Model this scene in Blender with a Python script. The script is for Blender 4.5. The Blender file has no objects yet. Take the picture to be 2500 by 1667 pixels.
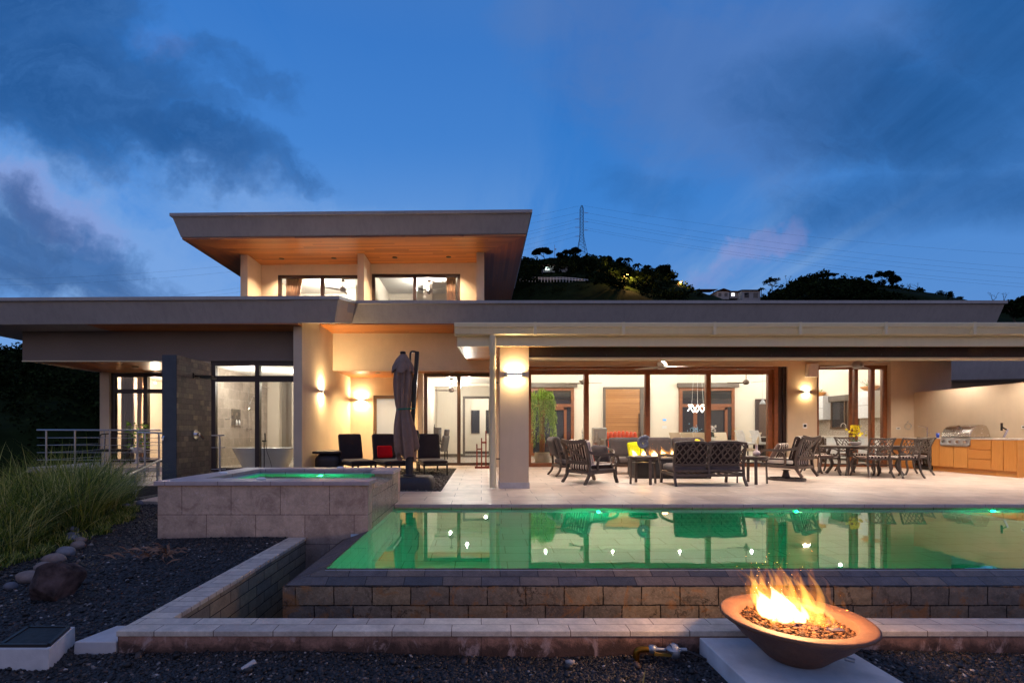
import bpy, bmesh, math, random
import numpy as np
from mathutils import Vector, Matrix
random.seed(7)
RNG = np.random.default_rng(11)
R = math.radians
sc = bpy.context.scene
COL = sc.collection

# ---------------------------------------------------------------- camera
# metres; x right, y away from the camera, z up, patio floor at z = 0
FPX, VX, VY, EYE = 1187.0, 1175.0, 1055.0, 1.07
cam_d = bpy.data.cameras.new("camera")
cam = bpy.data.objects.new("camera", cam_d)
COL.objects.link(cam)
cam.location = (0, 0, EYE)
cam.rotation_euler = (R(90), 0, 0)
cam_d.sensor_width = 36
cam_d.lens = FPX / 2500 * 36
cam_d.shift_x = 0.030
cam_d.shift_y = 0.0886
cam_d.clip_start = 0.05
cam_d.clip_end = 4000
sc.camera = cam
sc.render.resolution_x = 1024
sc.render.resolution_y = 682
sc.view_settings.view_transform = 'Standard'
sc.view_settings.look = 'None'
sc.view_settings.exposure = 0
sc.view_settings.gamma = 1
sc.cycles.use_denoising = True
try:
    sc.cycles.denoiser = 'OPENIMAGEDENOISE'
except Exception:
    pass
sc.cycles.max_bounces = 9
sc.cycles.diffuse_bounces = 4
sc.cycles.glossy_bounces = 4
sc.cycles.transmission_bounces = 8
sc.cycles.transparent_max_bounces = 16
sc.cycles.sample_clamp_indirect = 4
sc.cycles.caustics_reflective = False
sc.cycles.caustics_refractive = False
sc.cycles.use_light_tree = True

def gx(px, Y): return (px - VX) / FPX * Y            # measured column -> metres at depth Y
def gz(py, Y): return EYE + (VY - py) / FPX * Y      # measured row -> height at depth Y

# ---------------------------------------------------------------- node helper
class NT:
    def __init__(s, tree):
        s.t = tree; s.n = tree.nodes; s.l = tree.links
    def new(s, typ, **kw):
        nd = s.n.new(typ)
        for k, v in kw.items(): setattr(nd, k, v)
        return nd
    def put(s, sock, v):
        if v is None: return
        if hasattr(v, 'is_linked') or isinstance(v, bpy.types.NodeSocket): s.l.new(v, sock)
        else:
            if isinstance(v, (tuple, list)) and len(v) == 3 and sock.type == 'RGBA': v = (*v, 1)
            sock.default_value = v
    def math(s, op, a, b=None, c=None, clamp=False):
        nd = s.new('ShaderNodeMath', operation=op); nd.use_clamp = clamp
        s.put(nd.inputs[0], a); s.put(nd.inputs[1], b) if b is not None else None
        if c is not None: s.put(nd.inputs[2], c)
        return nd.outputs[0]
    def vmath(s, op, a, b=None, scale=None):
        nd = s.new('ShaderNodeVectorMath', operation=op)
        s.put(nd.inputs[0], a)
        if b is not None: s.put(nd.inputs[1], b)
        if scale is not None: s.put(nd.inputs['Scale'], scale)
        return nd.outputs[0]
    def mix(s, f, a, b, blend='MIX'):
        nd = s.new('ShaderNodeMix', data_type='RGBA', blend_type=blend)
        s.put(nd.inputs[0], f); s.put(nd.inputs[6], a); s.put(nd.inputs[7], b)
        return nd.outputs[2]
    def noise(s, vec, scale, detail=3, rough=.55, dist=0, color=False):
        nd = s.new('ShaderNodeTexNoise')
        s.put(nd.inputs['Vector'], vec); nd.inputs['Scale'].default_value = scale
        nd.inputs['Detail'].default_value = detail; nd.inputs['Roughness'].default_value = rough
        nd.inputs['Distortion'].default_value = dist
        return nd.outputs['Color' if color else 'Fac']
    def rng(s, v, a, b, c=0, d=1, smooth=False):
        nd = s.new('ShaderNodeMapRange')
        if smooth: nd.interpolation_type = 'SMOOTHSTEP'
        s.put(nd.inputs[0], v)
        for i, x in enumerate((a, b, c, d)): s.put(nd.inputs[i + 1], x)
        return nd.outputs[0]
    def ramp(s, f, stops, interp='LINEAR'):
        nd = s.new('ShaderNodeValToRGB'); cr = nd.color_ramp; cr.interpolation = interp
        while len(cr.elements) < len(stops): cr.elements.new(0.5)
        for e, (p, c) in zip(cr.elements, stops):
            e.position = p; e.color = (*c, 1) if len(c) == 3 else c
        s.put(nd.inputs[0], f); return nd.outputs[0]
    def sep(s, v):
        nd = s.new('ShaderNodeSeparateXYZ'); s.put(nd.inputs[0], v); return nd.outputs
    def comb(s, x=0, y=0, z=0):
        nd = s.new('ShaderNodeCombineXYZ')
        for i, v in enumerate((x, y, z)): s.put(nd.inputs[i], v)
        return nd.outputs[0]
    def bump(s, h, strength=.3, dist=.02):
        nd = s.new('ShaderNodeBump'); nd.inputs['Strength'].default_value = strength
        nd.inputs['Distance'].default_value = dist; s.put(nd.inputs['Height'], h); return nd.outputs[0]

def lin(r, g, b):
    f = lambda c: (c / 255 / 12.92) if c / 255 <= .04045 else ((c / 255 + .055) / 1.055) ** 2.4
    return (f(r), f(g), f(b))

# ---------------------------------------------------------------- dusk sky (world)
w = bpy.data.worlds.new("World"); sc.world = w; w.use_nodes = True
T = NT(w.node_tree); T.n.clear()
out = T.new('ShaderNodeOutputWorld'); bg = T.new('ShaderNodeBackground')
d = T.vmath('NORMALIZE', T.new('ShaderNodeTexCoord').outputs['Generated'])
X, Y, Z = T.sep(d)
nish = T.new('ShaderNodeTexSky'); nish.sky_type = 'NISHITA'; nish.sun_disc = False
nish.sun_elevation = R(-4); nish.sun_rotation = R(180); nish.altitude = 600
elev = T.rng(Z, 0, 1, 0, 1)
grad = T.ramp(elev, [(0, lin(124, 164, 218)), (.22, lin(100, 156, 226)), (.42, lin(62, 134, 216)), (.62, lin(34, 112, 198)), (1, lin(72, 100, 156))])
side = T.rng(X, -.55, .75, 0, 1, True)
grad = T.mix(T.math('MULTIPLY', side, .38), grad, lin(54, 110, 178))
# planar cloud coordinates (a cloud layer overhead, so streaks run to the horizon)
den = T.math('MAXIMUM', Z, .05)
ypos = T.math('MAXIMUM', T.math('ABSOLUTE', Y), .08)
u = T.math('DIVIDE', X, ypos); v = T.math('DIVIDE', Z, ypos)
uv = T.comb(u, v, 0)
warp = T.vmath('SCALE', T.vmath('SUBTRACT', T.noise(uv, 2.3, 6, .6, color=True), (.5, .5, .5)), scale=.46)
uvw = T.vmath('ADD', uv, warp)
warp2 = T.vmath('SCALE', T.vmath('SUBTRACT', T.noise(uv, 1.6, 3, .5, color=True), (.5, .5, .5)), scale=.22)
uvs = T.vmath('ADD', uv, warp2)
def blob(cx, cy, rx, ry, rot=0, src=None):
    p = T.vmath('SUBTRACT', src or uvw, (cx, cy, 0))
    px, py, _ = T.sep(p)
    c, s_ = math.cos(rot), math.sin(rot)
    a = T.math('DIVIDE', T.math('ADD', T.math('MULTIPLY', px, c), T.math('MULTIPLY', py, s_)), rx)
    b = T.math('DIVIDE', T.math('SUBTRACT', T.math('MULTIPLY', py, c), T.math('MULTIPLY', px, s_)), ry)
    r2 = T.math('ADD', T.math('MULTIPLY', a, a), T.math('MULTIPLY', b, b))
    return T.rng(r2, 0, 1.6, 1, 0)
def mx(*a):
    o = a[0]
    for q in a[1:]: o = T.math('MAXIMUM', o, q)
    return o
def mul(a, b): return T.math('MULTIPLY', a, b)
front = T.rng(Y, .0, .15, 0, 1, True)
# streaks of a drifting cloud sheet: planar coordinates make them converge at the horizon
zz = T.math('ADD', T.math('MAXIMUM', Z, .0), .10)
pl_ = T.comb(T.math('DIVIDE', X, zz), T.math('DIVIDE', Y, zz), 0)
st1 = T.noise(T.vmath('MULTIPLY', pl_, (2.1, .42, 1)), 1.0, 9, .62, .35)
st2 = T.noise(T.vmath('ADD', T.vmath('MULTIPLY', pl_, (1.3, .26, 1)), (7.3, 2.1, 0)), 1.0, 8, .6, .5)
rag = T.noise(T.vmath('MULTIPLY', uvw, (1, 1.7, 1)), 5.5, 8, .66, .3)
rs_ = T.math('ADD', mul(T.math('SUBTRACT', st1, .5), 1.5), mul(T.math('SUBTRACT', rag, .5), 1.6))
def cloud(mask, lo=.30, hi=.78, k=1.0):
    return mul(mul(T.rng(T.math('ADD', mask, mul(rs_, k)), lo, hi, 0, 1, True), T.rng(mask, .02, .3, 0, 1, True)), front)
lowband = T.rng(v, .62, .22, 0, 1, True)
grad = T.mix(mul(mul(T.rng(st2, .44, .62, 0, 1, True), T.math('ADD', mul(lowband, .66), .13)), front), grad, lin(126, 166, 218))
pale = mx(blob(-.80, .40, .60, .13, -.35), mul(blob(-.55, .30, .65, .22, -.25), .8))
grad = T.mix(mul(cloud(pale, .2, .9, .6), .60), grad, lin(134, 172, 226))
lav = mx(blob(.48, .72, .40, .22, -.25, uvs), mul(blob(.26, .86, .24, .15, 0, uvs), .8), mul(blob(.60, .84, .45, .14, -.1, uvs), .8))
grad = T.mix(mul(cloud(lav, .15, .95, .5), .52), grad, lin(92, 122, 178))
pinks = mx(blob(.58, .365, .075, .035, .6), mul(blob(.46, .30, .15, .03, .2), .6), mul(blob(-.92, .46, .25, .06, -.3), .8), mul(blob(-.66, .80, .10, .05, -.5), .4))
grad = T.mix(mul(cloud(pinks, .2, .9, .4), .42), grad, lin(156, 152, 204))
dark = mx(blob(-.90, .72, .36, .19, -.35), mul(blob(-.69, .60, .30, .08, -.38), .9), mul(blob(-1.0, .90, .32, .2, 0), .9), mul(blob(-.54, .74, .15, .075, -.4), .55),
          mul(blob(-.46, .51, .19, .045, -.1), .6), mul(blob(-.86, .335, .34, .085, -.25), .95), mul(blob(-.93, .43, .13, .06, -.3), .85))
dk = cloud(dark, .10, .95, .8)
grad = T.mix(mul(dk, .80), grad, T.mix(T.rng(rag, .35, .65, 0, 1), lin(20, 68, 126), lin(52, 100, 162)))
dark2 = mx(blob(.86, .65, .38, .16, -.12, uvs), blob(1.14, .86, .34, .34, 0, uvs), mul(blob(1.0, .48, .45, .09, .12, uvs), .8), mul(blob(.34, .475, .13, .06, -.5), .45))
grad = T.mix(mul(cloud(dark2, .10, 1.0, .45), .80), grad, T.mix(T.rng(st1, .35, .65, 0, 1), lin(20, 70, 126), lin(50, 104, 170)))
# afterglow of the set sun, low in the sky behind the camera
back = T.rng(Y, .25, -.85, 0, 1, True)
low = T.rng(Z, -.05, .75, 1, 0, True)
glow = T.math('MULTIPLY', back, low)
grad = T.mix(glow, grad, (.57, .44, .45))
grad = T.mix(T.rng(Z, .70, .92, 0, 1, True), grad, (.34, .33, .48))
final = T.vmath('ADD', grad, T.vmath('SCALE', nish.outputs[0], scale=.03))
gr = T.rng(Z, -.02, 0, 0, 1)
final = T.mix(gr, (.012, .014, .018), final)
T.put(bg.inputs[0], final); bg.inputs[1].default_value = 1.0
T.l.new(bg.outputs[0], out.inputs[0])
w.cycles.sampling_method = 'MANUAL'; w.cycles.sample_map_resolution = 512

# ---------------------------------------------------------------- materials
MATS = {}
def newmat(name):
    m = bpy.data.materials.new(name); m.use_nodes = True
    t = NT(m.node_tree); t.n.clear()
    o = t.new('ShaderNodeOutputMaterial'); b = t.new('ShaderNodeBsdfPrincipled')
    t.l.new(b.outputs[0], o.inputs[0])
    MATS[name] = m
    return m, t, b, o
def coords(t, kind='Object'):
    return t.new('ShaderNodeTexCoord').outputs[kind]
def pm(name, col, rough=.5, metal=0, var=.12, vs=3, bump=0, bs=60, coat=0, spec=.5, sheen=0, drip=0):
    m, t, b, o = newmat(name)
    c = coords(t)
    n = t.noise(c, vs, 5, .6)
    f = t.rng(n, .3, .7, 1 - var, 1 + var)
    if drip:
        dn = t.noise(t.vmath('MULTIPLY', c, (3.2, 3.2, .28)), 3.0, 6, .65, .3)
        f = t.math('MULTIPLY', f, t.rng(dn, .40, .68, 1 + drip * .25, 1 - drip, True))
    t.put(b.inputs['Base Color'], t.vmath('SCALE', t.comb(*col), scale=f))
    t.put(b.inputs['Roughness'], t.rng(t.noise(c, vs * 3.1, 3), .3, .7, max(.02, rough - .07), min(1, rough + .07)))
    b.inputs['Metallic'].default_value = metal
    b.inputs['Specular IOR Level'].default_value = spec
    if coat: b.inputs['Coat Weight'].default_value = coat
    if sheen: b.inputs['Sheen Weight'].default_value = sheen
    if bump: t.put(b.inputs['Normal'], t.bump(t.noise(c, bs, 4, .6), bump, .01))
    return m
def emit(name, col, strength):
    m = bpy.data.materials.new(name); m.use_nodes = True
    t = NT(m.node_tree); t.n.clear()
    o = t.new('ShaderNodeOutputMaterial'); e = t.new('ShaderNodeEmission')
    t.put(e.inputs[0], col); e.inputs[1].default_value = strength
    t.l.new(e.outputs[0], o.inputs[0]); MATS[name] = m; return m
def swz(t, axes):
    """world-metre coordinates picked in the order the pattern needs, e.g. 'xz' for a wall that faces the camera"""
    p = t.sep(t.new('ShaderNodeNewGeometry').outputs['Position'])
    k = {'x': 0, 'y': 1, 'z': 2}
    return t.comb(p[k[axes[0]]], p[k[axes[1]]], 0)
def tiles(name, axes, bw, bh, c1, c2, mortar, msize=.004, rough=.5, offset=.5, bump=.25, mottle=.35, vs=6, spec=.4, extra=None, warp=0, off=(0, 0), stops=None):
    m, t, b, o = newmat(name)
    v = swz(t, axes)
    if off != (0, 0): v = t.vmath('SUBTRACT', v, (*off, 0))
    if stops: c1, c2 = (0, 0, 0), (1, 1, 1)
    if warp:
        v = t.vmath('ADD', v, t.vmath('SCALE', t.vmath('SUBTRACT', t.noise(v, 5, 3, color=True), (.5, .5, .5)), scale=warp))
    def brick(msz, a, bcol, mc):
        br = t.new('ShaderNodeTexBrick'); br.offset = offset
        t.put(br.inputs['Vector'], v)
        t.put(br.inputs['Color1'], a); t.put(br.inputs['Color2'], bcol); t.put(br.inputs['Mortar'], mc)
        br.inputs['Scale'].default_value = 1; br.inputs['Mortar Size'].default_value = msz
        br.inputs['Mortar Smooth'].default_value = .2; br.inputs['Bias'].default_value = 0
        br.inputs['Brick Width'].default_value = bw; br.inputs['Row Height'].default_value = bh
        return br
    br = brick(msize, c1, c2, mortar)
    p = t.new('ShaderNodeNewGeometry').outputs['Position']
    n1 = t.noise(p, vs, 7, .65, .6)
    n2 = t.noise(p, vs * 5, 6, .7, .8)
    f = t.rng(t.math('ADD', t.math('MULTIPLY', n1, .6), t.math('MULTIPLY', n2, .4)), .32, .68, 1 - mottle, 1 + mottle)
    bc = br.outputs['Color']
    if stops: bc = t.mix(br.outputs['Fac'], t.ramp(t.sep(bc)[0], stops), mortar)
    col = t.vmath('SCALE', bc, scale=f)
    if extra: col = extra(t, col, p)
    t.put(b.inputs['Base Color'], col)
    t.put(b.inputs['Roughness'], t.rng(n2, .3, .7, rough - .12, rough + .1))
    b.inputs['Specular IOR Level'].default_value = spec
    h = t.math('SUBTRACT', t.math('MULTIPLY', n2, .5), t.math('MULTIPLY', br.outputs['Fac'], 1.2))
    t.put(b.inputs['Normal'], t.bump(h, bump, .012))
    return m
def planks(name, axis, other, wd, c1, c2, rough=.35, coat=.25, groove=.05, stretch=.35, spec=.5):
    """boards wd metres wide laid side by side along `other`, grain running along `axis`"""
    m, t, b, o = newmat(name)
    p = t.sep(t.new('ShaderNodeNewGeometry').outputs['Position'])
    k = {'x': 0, 'y': 1, 'z': 2}
    a, q = p[k[axis]], p[k[other]]
    qi = t.math('DIVIDE', q, wd)
    idx = t.math('FLOOR', qi)
    fr = t.math('SUBTRACT', qi, idx)
    wn = t.new('ShaderNodeTexWhiteNoise', noise_dimensions='2D')
    seg = t.math('FLOOR', t.math('DIVIDE', t.math('ADD', a, t.math('MULTIPLY', idx, 1.37)), 2.4))
    t.put(wn.inputs['Vector'], t.comb(idx, seg, 0))
    gr = t.noise(t.comb(t.math('MULTIPLY', a, stretch * 3), t.math('MULTIPLY', q, 34), t.math('MULTIPLY', idx, 3.1)), 1, 5, .65, 1.2)
    f = t.math('ADD', t.math('MULTIPLY', wn.outputs['Value'], .55), t.math('MULTIPLY', t.rng(gr, .3, .7), .45))
    col = t.mix(f, c1, c2)
    edge = t.math('MINIMUM', fr, t.math('SUBTRACT', 1, fr))
    g = t.rng(edge, 0, groove, .35, 1, True)
    col = t.vmath('SCALE', col, scale=g)
    t.put(b.inputs['Base Color'], col)
    t.put(b.inputs['Roughness'], t.rng(gr, .3, .7, rough - .08, rough + .1))
    b.inputs['Coat Weight'].default_value = coat; b.inputs['Coat Roughness'].default_value = .25
    b.inputs['Specular IOR Level'].default_value = spec
    t.put(b.inputs['Normal'], t.bump(t.math('ADD', g, t.math('MULTIPLY', gr, .15)), .3, .006))
    return m
def stripes(name, axis, period, cols, rough=.85):
    m, t, b, o = newmat(name)
    p = t.sep(coords(t))
    q = t.math('FRACT', t.math('DIVIDE', p[{'x': 0, 'y': 1, 'z': 2}[axis]], period))
    n = len(cols)
    c = t.ramp(q, [(i / n, cc) for i, cc in enumerate(cols)], 'CONSTANT')
    wv = t.noise(coords(t), 260, 2)
    t.put(b.inputs['Base Color'], t.vmath('SCALE', c, scale=t.rng(wv, .3, .7, .85, 1.12)))
    b.inputs['Roughness'].default_value = rough; b.inputs['Specular IOR Level'].default_value = .2
    t.put(b.inputs['Normal'], t.bump(wv, .3, .003))
    return m

pm('plaster_ext', (.62, .50, .36), .85, var=.07, vs=1.6, bump=.25, bs=90, spec=.2, drip=.025)
pm('plaster_shaded', (.23, .19, .165), .8, var=.05, vs=1, bump=.1, bs=140, spec=.2)  # darker copy of the house plaster, overhang shade put into its colour
pm('fascia_paint', (.40, .37, .35), .55, var=.07, vs=.9, bump=.03, bs=60, spec=.35, drip=.08)
pm('canopy_paint', (.80, .70, .44), .45, var=.03, vs=1, spec=.4, drip=.03)
pm('plaster_int', (.80, .72, .61), .85, var=.03, vs=1, bump=.06, bs=140, spec=.2)
pm('ceiling_white', (.84, .82, .78), .85, var=.02, spec=.2)
planks('wood_soffit_x', 'x', 'y', .10, lin(116, 58, 18), lin(212, 132, 60), coat=.2)
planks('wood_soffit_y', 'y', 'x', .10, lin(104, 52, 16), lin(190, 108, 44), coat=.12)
planks('wood_canopy', 'x', 'y', .11, lin(176, 112, 58), lin(222, 158, 98), rough=.45, coat=.1)
planks('wood_door', 'x', 'z', .085, lin(140, 90, 44), lin(184, 132, 78), groove=.09)
planks('teak_v', 'z', 'y', .62, lin(196, 128, 60), lin(224, 162, 88), groove=.002, stretch=.8)
planks('teak_h', 'y', 'z', .9, lin(196, 128, 60), lin(222, 160, 86), groove=.001, stretch=.8)
pm('frame_wood', lin(124, 72, 40), .4, var=.2, vs=9, coat=.2)
pm('frame_dark', lin(46, 30, 26), .4, var=.12, vs=8)
pm('frame_bronze', lin(84, 64, 50), .4, var=.12, vs=8)
pm('beam_dark', lin(38, 24, 16), .6, var=.2, vs=5)
pm('trim_grey', lin(92, 82, 74), .5, var=.08)
pm('steel', (.42, .42, .44), .34, 1, var=.06)
pm('steel_hood', (.72, .69, .66), .22, 1, var=.05, vs=6)
pm('chrome', (.8, .8, .82), .1, 1, var=.02)
pm('black_metal', (.022, .019, .018), .38, .3, var=.1, vs=9)
pm('cast_bronze', (.085, .066, .058), .38, .35, var=.2, vs=14, bump=.05, bs=180)
pm('fan_brown', (.10, .075, .06), .42, .2, var=.1)
pm('fan_white', (.42, .39, .34), .4, var=.04)
pm('cushion_grey', lin(84, 78, 80), .9, var=.14, vs=7, bump=.15, bs=260, sheen=.2, spec=.2)
pm('cushion_charcoal', lin(46, 40, 42), .9, var=.12, vs=7, bump=.15, bs=260, sheen=.2, spec=.2)
pm('cushion_lime', lin(196, 206, 30), .9, var=.06, bump=.15, bs=200, spec=.2)
pm('cushion_red', lin(190, 12, 24), .9, var=.08, bump=.15, bs=200, spec=.2)
pm('velvet_orange', lin(226, 84, 36), .85, var=.12, sheen=.4)
pm('leather_cream', lin(222, 206, 182), .6, var=.05)
pm('white_ceramic', (.78, .75, .72), .2, var=.03, coat=.4)
pm('white_plastic', (.8, .8, .8), .4, var=.02)
pm('cabinet_white', (.8, .8, .82), .25, var=.02, coat=.3)
pm('umbrella_cloth', lin(138, 116, 104), .95, var=.14, vs=6, bump=.2, bs=120, spec=.15)
pm('rubber_black', (.028, .026, .03), .55, var=.2, vs=5, bump=.05)
pm('easel_wood', lin(128, 44, 28), .5, var=.2, vs=20)
pm('bark', (.10, .075, .055), .95, var=.35, vs=14, bump=.6, bs=30, spec=.1)
pm('bark_pale', lin(160, 110, 80), .9, var=.3, vs=20, bump=.4, bs=50, spec=.1)
pm('basket', lin(205, 190, 172), .9, var=.12, vs=30, bump=.5, bs=120, spec=.1)
pm('curtain', lin(232, 192, 160), .95, var=.05, spec=.1)
pm('curtain_dim', lin(150, 138, 136), .95, var=.05, spec=.1)
pm('dark_glass', (.018, .022, .03), .08, var=.1, spec=.7)
pm('stone_counter', lin(212, 202, 190), .25, var=.06, vs=20)
pm('concrete_pale', (.52, .50, .50), .8, var=.14, vs=5, bump=.25, bs=90, spec=.25)
pm('concrete_white', (.62, .60, .60), .75, var=.16, vs=6, bump=.2, bs=110, spec=.25)
pm('brass', lin(130, 92, 34), .4, 1, var=.15, vs=30)
pm('zinc', (.35, .38, .42), .45, .8, var=.1)
pm('pvc_white', (.42, .40, .39), .4, var=.06)
pm('terracotta_house', lin(150, 140, 130), .9, var=.1)
pm('far_wall', lin(175, 168, 160), .9, var=.1)
pm('far_roof', lin(92, 52, 40), .9, var=.15)
pm('artificial_stone_base', (.085, .082, .09), .6, var=.2, vs=5, bump=.1)
pm('leaf_house', lin(120, 160, 50), .6, var=.25, vs=9)
pm('leaf_dark', (.035, .075, .022), .6, var=.3, vs=9)
pm('petal_white', (.85, .82, .82), .7, var=.03)
pm('petal_yellow', lin(238, 214, 30), .7, var=.05)
pm('blue_glass', lin(60, 90, 200), .15, var=.05)
stripes('stripe_x', 'x', .15, [lin(46, 34, 32), lin(46, 34, 32), lin(220, 208, 194), lin(104, 86, 80), lin(104, 86, 80), lin(220, 208, 194)])
stripes('stripe_y', 'y', .125, [lin(60, 44, 42), lin(60, 44, 42), lin(206, 194, 182), lin(112, 96, 92), lin(46, 34, 34), lin(206, 194, 182)])
stripes('stripe_leg', 'x', .40, [lin(230, 220, 206), lin(40, 32, 32), lin(230, 220, 206), lin(120, 50, 50)])

# floor slabs of pale travertine, wall and basin stone
tiles('patio_tiles', 'xy', .90, .45, lin(206, 190, 176), lin(188, 170, 156), lin(112, 96, 86), .006, rough=.40, bump=.10, mottle=.30, vs=2.8, spec=.45)
tiles('floor_int', 'xy', 1.2, .6, lin(206, 196, 184), lin(196, 186, 176), lin(160, 150, 142), .003, rough=.22, bump=.02, mottle=.08, vs=2)
def streaks(t, col, p):
    x, y, z = t.sep(p)
    s_ = t.rng(t.noise(t.comb(t.math('MULTIPLY', x, 3.2), y, t.math('MULTIPLY', z, .35)), 1.6, 4, .6), .60, .78, 0, 1, True)
    fine = t.rng(t.noise(p, 26, 6, .75, 1.5), .52, .70, 0, 1, True)
    col = t.mix(t.math('MULTIPLY', s_, .50), col, lin(222, 206, 204))
    col = t.mix(t.math('MULTIPLY', fine, .50), col, lin(224, 204, 198))
    col = t.mix(t.rng(t.noise(p, 3.3, 6, .7, 1), .52, .68, 0, .45, True), col, lin(120, 84, 74))
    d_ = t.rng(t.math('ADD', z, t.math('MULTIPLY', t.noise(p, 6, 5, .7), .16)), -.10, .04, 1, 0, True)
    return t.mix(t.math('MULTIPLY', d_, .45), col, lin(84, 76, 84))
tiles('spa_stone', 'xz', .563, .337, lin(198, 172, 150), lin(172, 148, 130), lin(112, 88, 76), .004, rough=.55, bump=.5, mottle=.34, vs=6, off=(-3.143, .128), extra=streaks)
tiles('spa_stone_y', 'yz', .45, .30, lin(176, 166, 142), lin(150, 142, 120), lin(84, 76, 60), .004, rough=.22, bump=.6, mottle=.35, vs=7, spec=.7)
tiles('coping_stone', 'xy', .60, .60, lin(190, 176, 174), lin(172, 158, 160), lin(90, 80, 80), .003, rough=.5, bump=.15, mottle=.18, vs=6)
tiles('weir_top', 'xy', .31, .086, 0, 0, lin(30, 24, 22), .003, rough=.42, bump=.8, mottle=.42, vs=9, spec=.35, warp=.010, stops=[(0, lin(66, 68, 74)), (.4, lin(98, 88, 82)), (.7, lin(76, 76, 84)), (1, lin(108, 96, 86))])
WST = [(0, lin(96, 92, 88)), (.3, lin(124, 114, 100)), (.6, lin(108, 102, 96)), (.85, lin(138, 122, 98)), (1, lin(88, 84, 84))]
def veins(t, col, p):
    e = t.new('ShaderNodeTexVoronoi', feature='DISTANCE_TO_EDGE'); e.inputs['Scale'].default_value = 3.2
    t.put(e.inputs['Vector'], t.vmath('ADD', t.vmath('MULTIPLY', p, (1, 1, 1.6)), t.vmath('SCALE', t.noise(p, 6, 5, .7, color=True), scale=.35)))
    k = t.rng(e.outputs['Distance'], .0, .035, .9, 0)
    gate = t.rng(t.noise(p, 2.2, 3), .5, .6, 0, 1)
    col = t.mix(t.math('MULTIPLY', k, gate), col, lin(28, 22, 18))
    col = t.mix(t.rng(t.noise(p, 18, 7, .75, 2), .5, .7, 0, .5, True), col, lin(168, 150, 134)); rst = t.rng(t.noise(p, 5, 7, .7, 1.5), .52, .68, 0, .7, True)
    return t.mix(rst, col, lin(150, 104, 58))
tiles('weir_face', 'xz', .305, .150, 0, 0, lin(18, 13, 10), .005, stops=WST, off=(.05, -.15), rough=.48, bump=1.2, mottle=.55, vs=8, warp=.020, extra=veins)
tiles('weir_face_y', 'yz', .305, .150, 0, 0, lin(18, 13, 10), .005, stops=WST, off=(.05, -.15), rough=.48, bump=.9, mottle=.42, vs=8, warp=.012)
tiles('basin_top', 'xy', .36, .105, lin(206, 194, 178), lin(180, 170, 160), lin(104, 90, 80), .003, rough=.5, bump=.6, mottle=.34, vs=9, warp=.012, off=(0, 2.934))
tiles('basin_in', 'yz', .30, .10, lin(160, 144, 116), lin(122, 116, 106), lin(40, 34, 28), .004, rough=.5, bump=.6, mottle=.35, vs=9, warp=.006)
tiles('shower_stone', 'yz', .15, .10, 0, 0, lin(30, 27, 25), .003, rough=.45, bump=.6, mottle=.45, vs=12, stops=[(0, lin(58, 52, 46)), (.4, lin(96, 86, 74)), (.7, lin(68, 62, 56)), (1, lin(128, 114, 94))])
tiles('bath_tiles', 'yz', .60, .30, lin(160, 148, 136), lin(132, 120, 110), lin(176, 166, 156), .004, rough=.4, bump=.1, mottle=.34, vs=4)
tiles('pool_tiles', 'xy', .60, .30, (.55, .68, .78), (.49, .62, .70), (.26, .34, .36), .007, rough=.5, bump=.1, mottle=.10, vs=3)
tiles('pool_tiles_y', 'yz', .60, .30, (.55, .68, .78), (.49, .62, .70), (.26, .34, .36), .007, rough=.5, bump=.1, mottle=.10, vs=3)
tiles('pool_tiles_x', 'xz', .60, .30, (.55, .68, .78), (.49, .62, .70), (.26, .34, .36), .007, rough=.5, bump=.1, mottle=.10, vs=3)
tiles('mosaic', 'yz', .05, .015, lin(190, 176, 160), lin(120, 100, 84), lin(210, 200, 190), .002, rough=.3, bump=.1, mottle=.3, vs=40)
def stain(t, col, p):
    z = t.sep(p)[2]
    f = t.rng(t.math('ADD', z, t.math('MULTIPLY', t.noise(p, 8, 7, .75, .6), .26)), -.125, -.045, 1, 0, True)
    col = t.mix(t.math('MULTIPLY', f, .8), col, lin(34, 25, 22))
    e = t.rng(t.noise(t.vmath('MULTIPLY', p, (1, 1, .5)), 7, 7, .7, 1), .54, .64, 0, 1, True)
    return t.mix(t.math('MULTIPLY', e, .6), col, lin(196, 170, 164))
tiles('basin_face', 'xz', 1.1, 2.0, lin(158, 118, 102), lin(136, 104, 92), lin(80, 60, 54), .002, rough=.7, bump=.9, mottle=.45, vs=10, extra=stain)

def glassmat(name, tint=(.96, .98, .97), refl=.9):
    m = bpy.data.materials.new(name); m.use_nodes = True
    t = NT(m.node_tree); t.n.clear(); o = t.new('ShaderNodeOutputMaterial')
    tr = t.new('ShaderNodeBsdfTransparent'); t.put(tr.inputs[0], tint)
    gl = t.new('ShaderNodeBsdfGlossy'); gl.inputs['Roughness'].default_value = .01
    fr = t.new('ShaderNodeFresnel'); fr.inputs[0].default_value = 1.45
    mixs = t.new('ShaderNodeMixShader')
    t.put(mixs.inputs[0], t.math('MULTIPLY', fr.outputs[0], refl))
    t.l.new(tr.outputs[0], mixs.inputs[1]); t.l.new(gl.outputs[0], mixs.inputs[2])
    t.l.new(mixs.outputs[0], o.inputs[0]); MATS[name] = m; return m
glassmat('glass')
# frosted pane of the recess door, lit from the room behind
m, t, b, o = newmat('frosted')
b.inputs['Base Color'].default_value = (.9, .93, .95, 1); b.inputs['Roughness'].default_value = .5
b.inputs['Transmission Weight'].default_value = .0
tl = t.new('ShaderNodeBsdfTranslucent'); tl.inputs[0].default_value = (.9, .95, 1, 1)
ms = t.new('ShaderNodeMixShader'); ms.inputs[0].default_value = .8
t.l.new(b.outputs[0], ms.inputs[1]); t.l.new(tl.outputs[0], ms.inputs[2]); t.l.new(ms.outputs[0], o.inputs[0])
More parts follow.
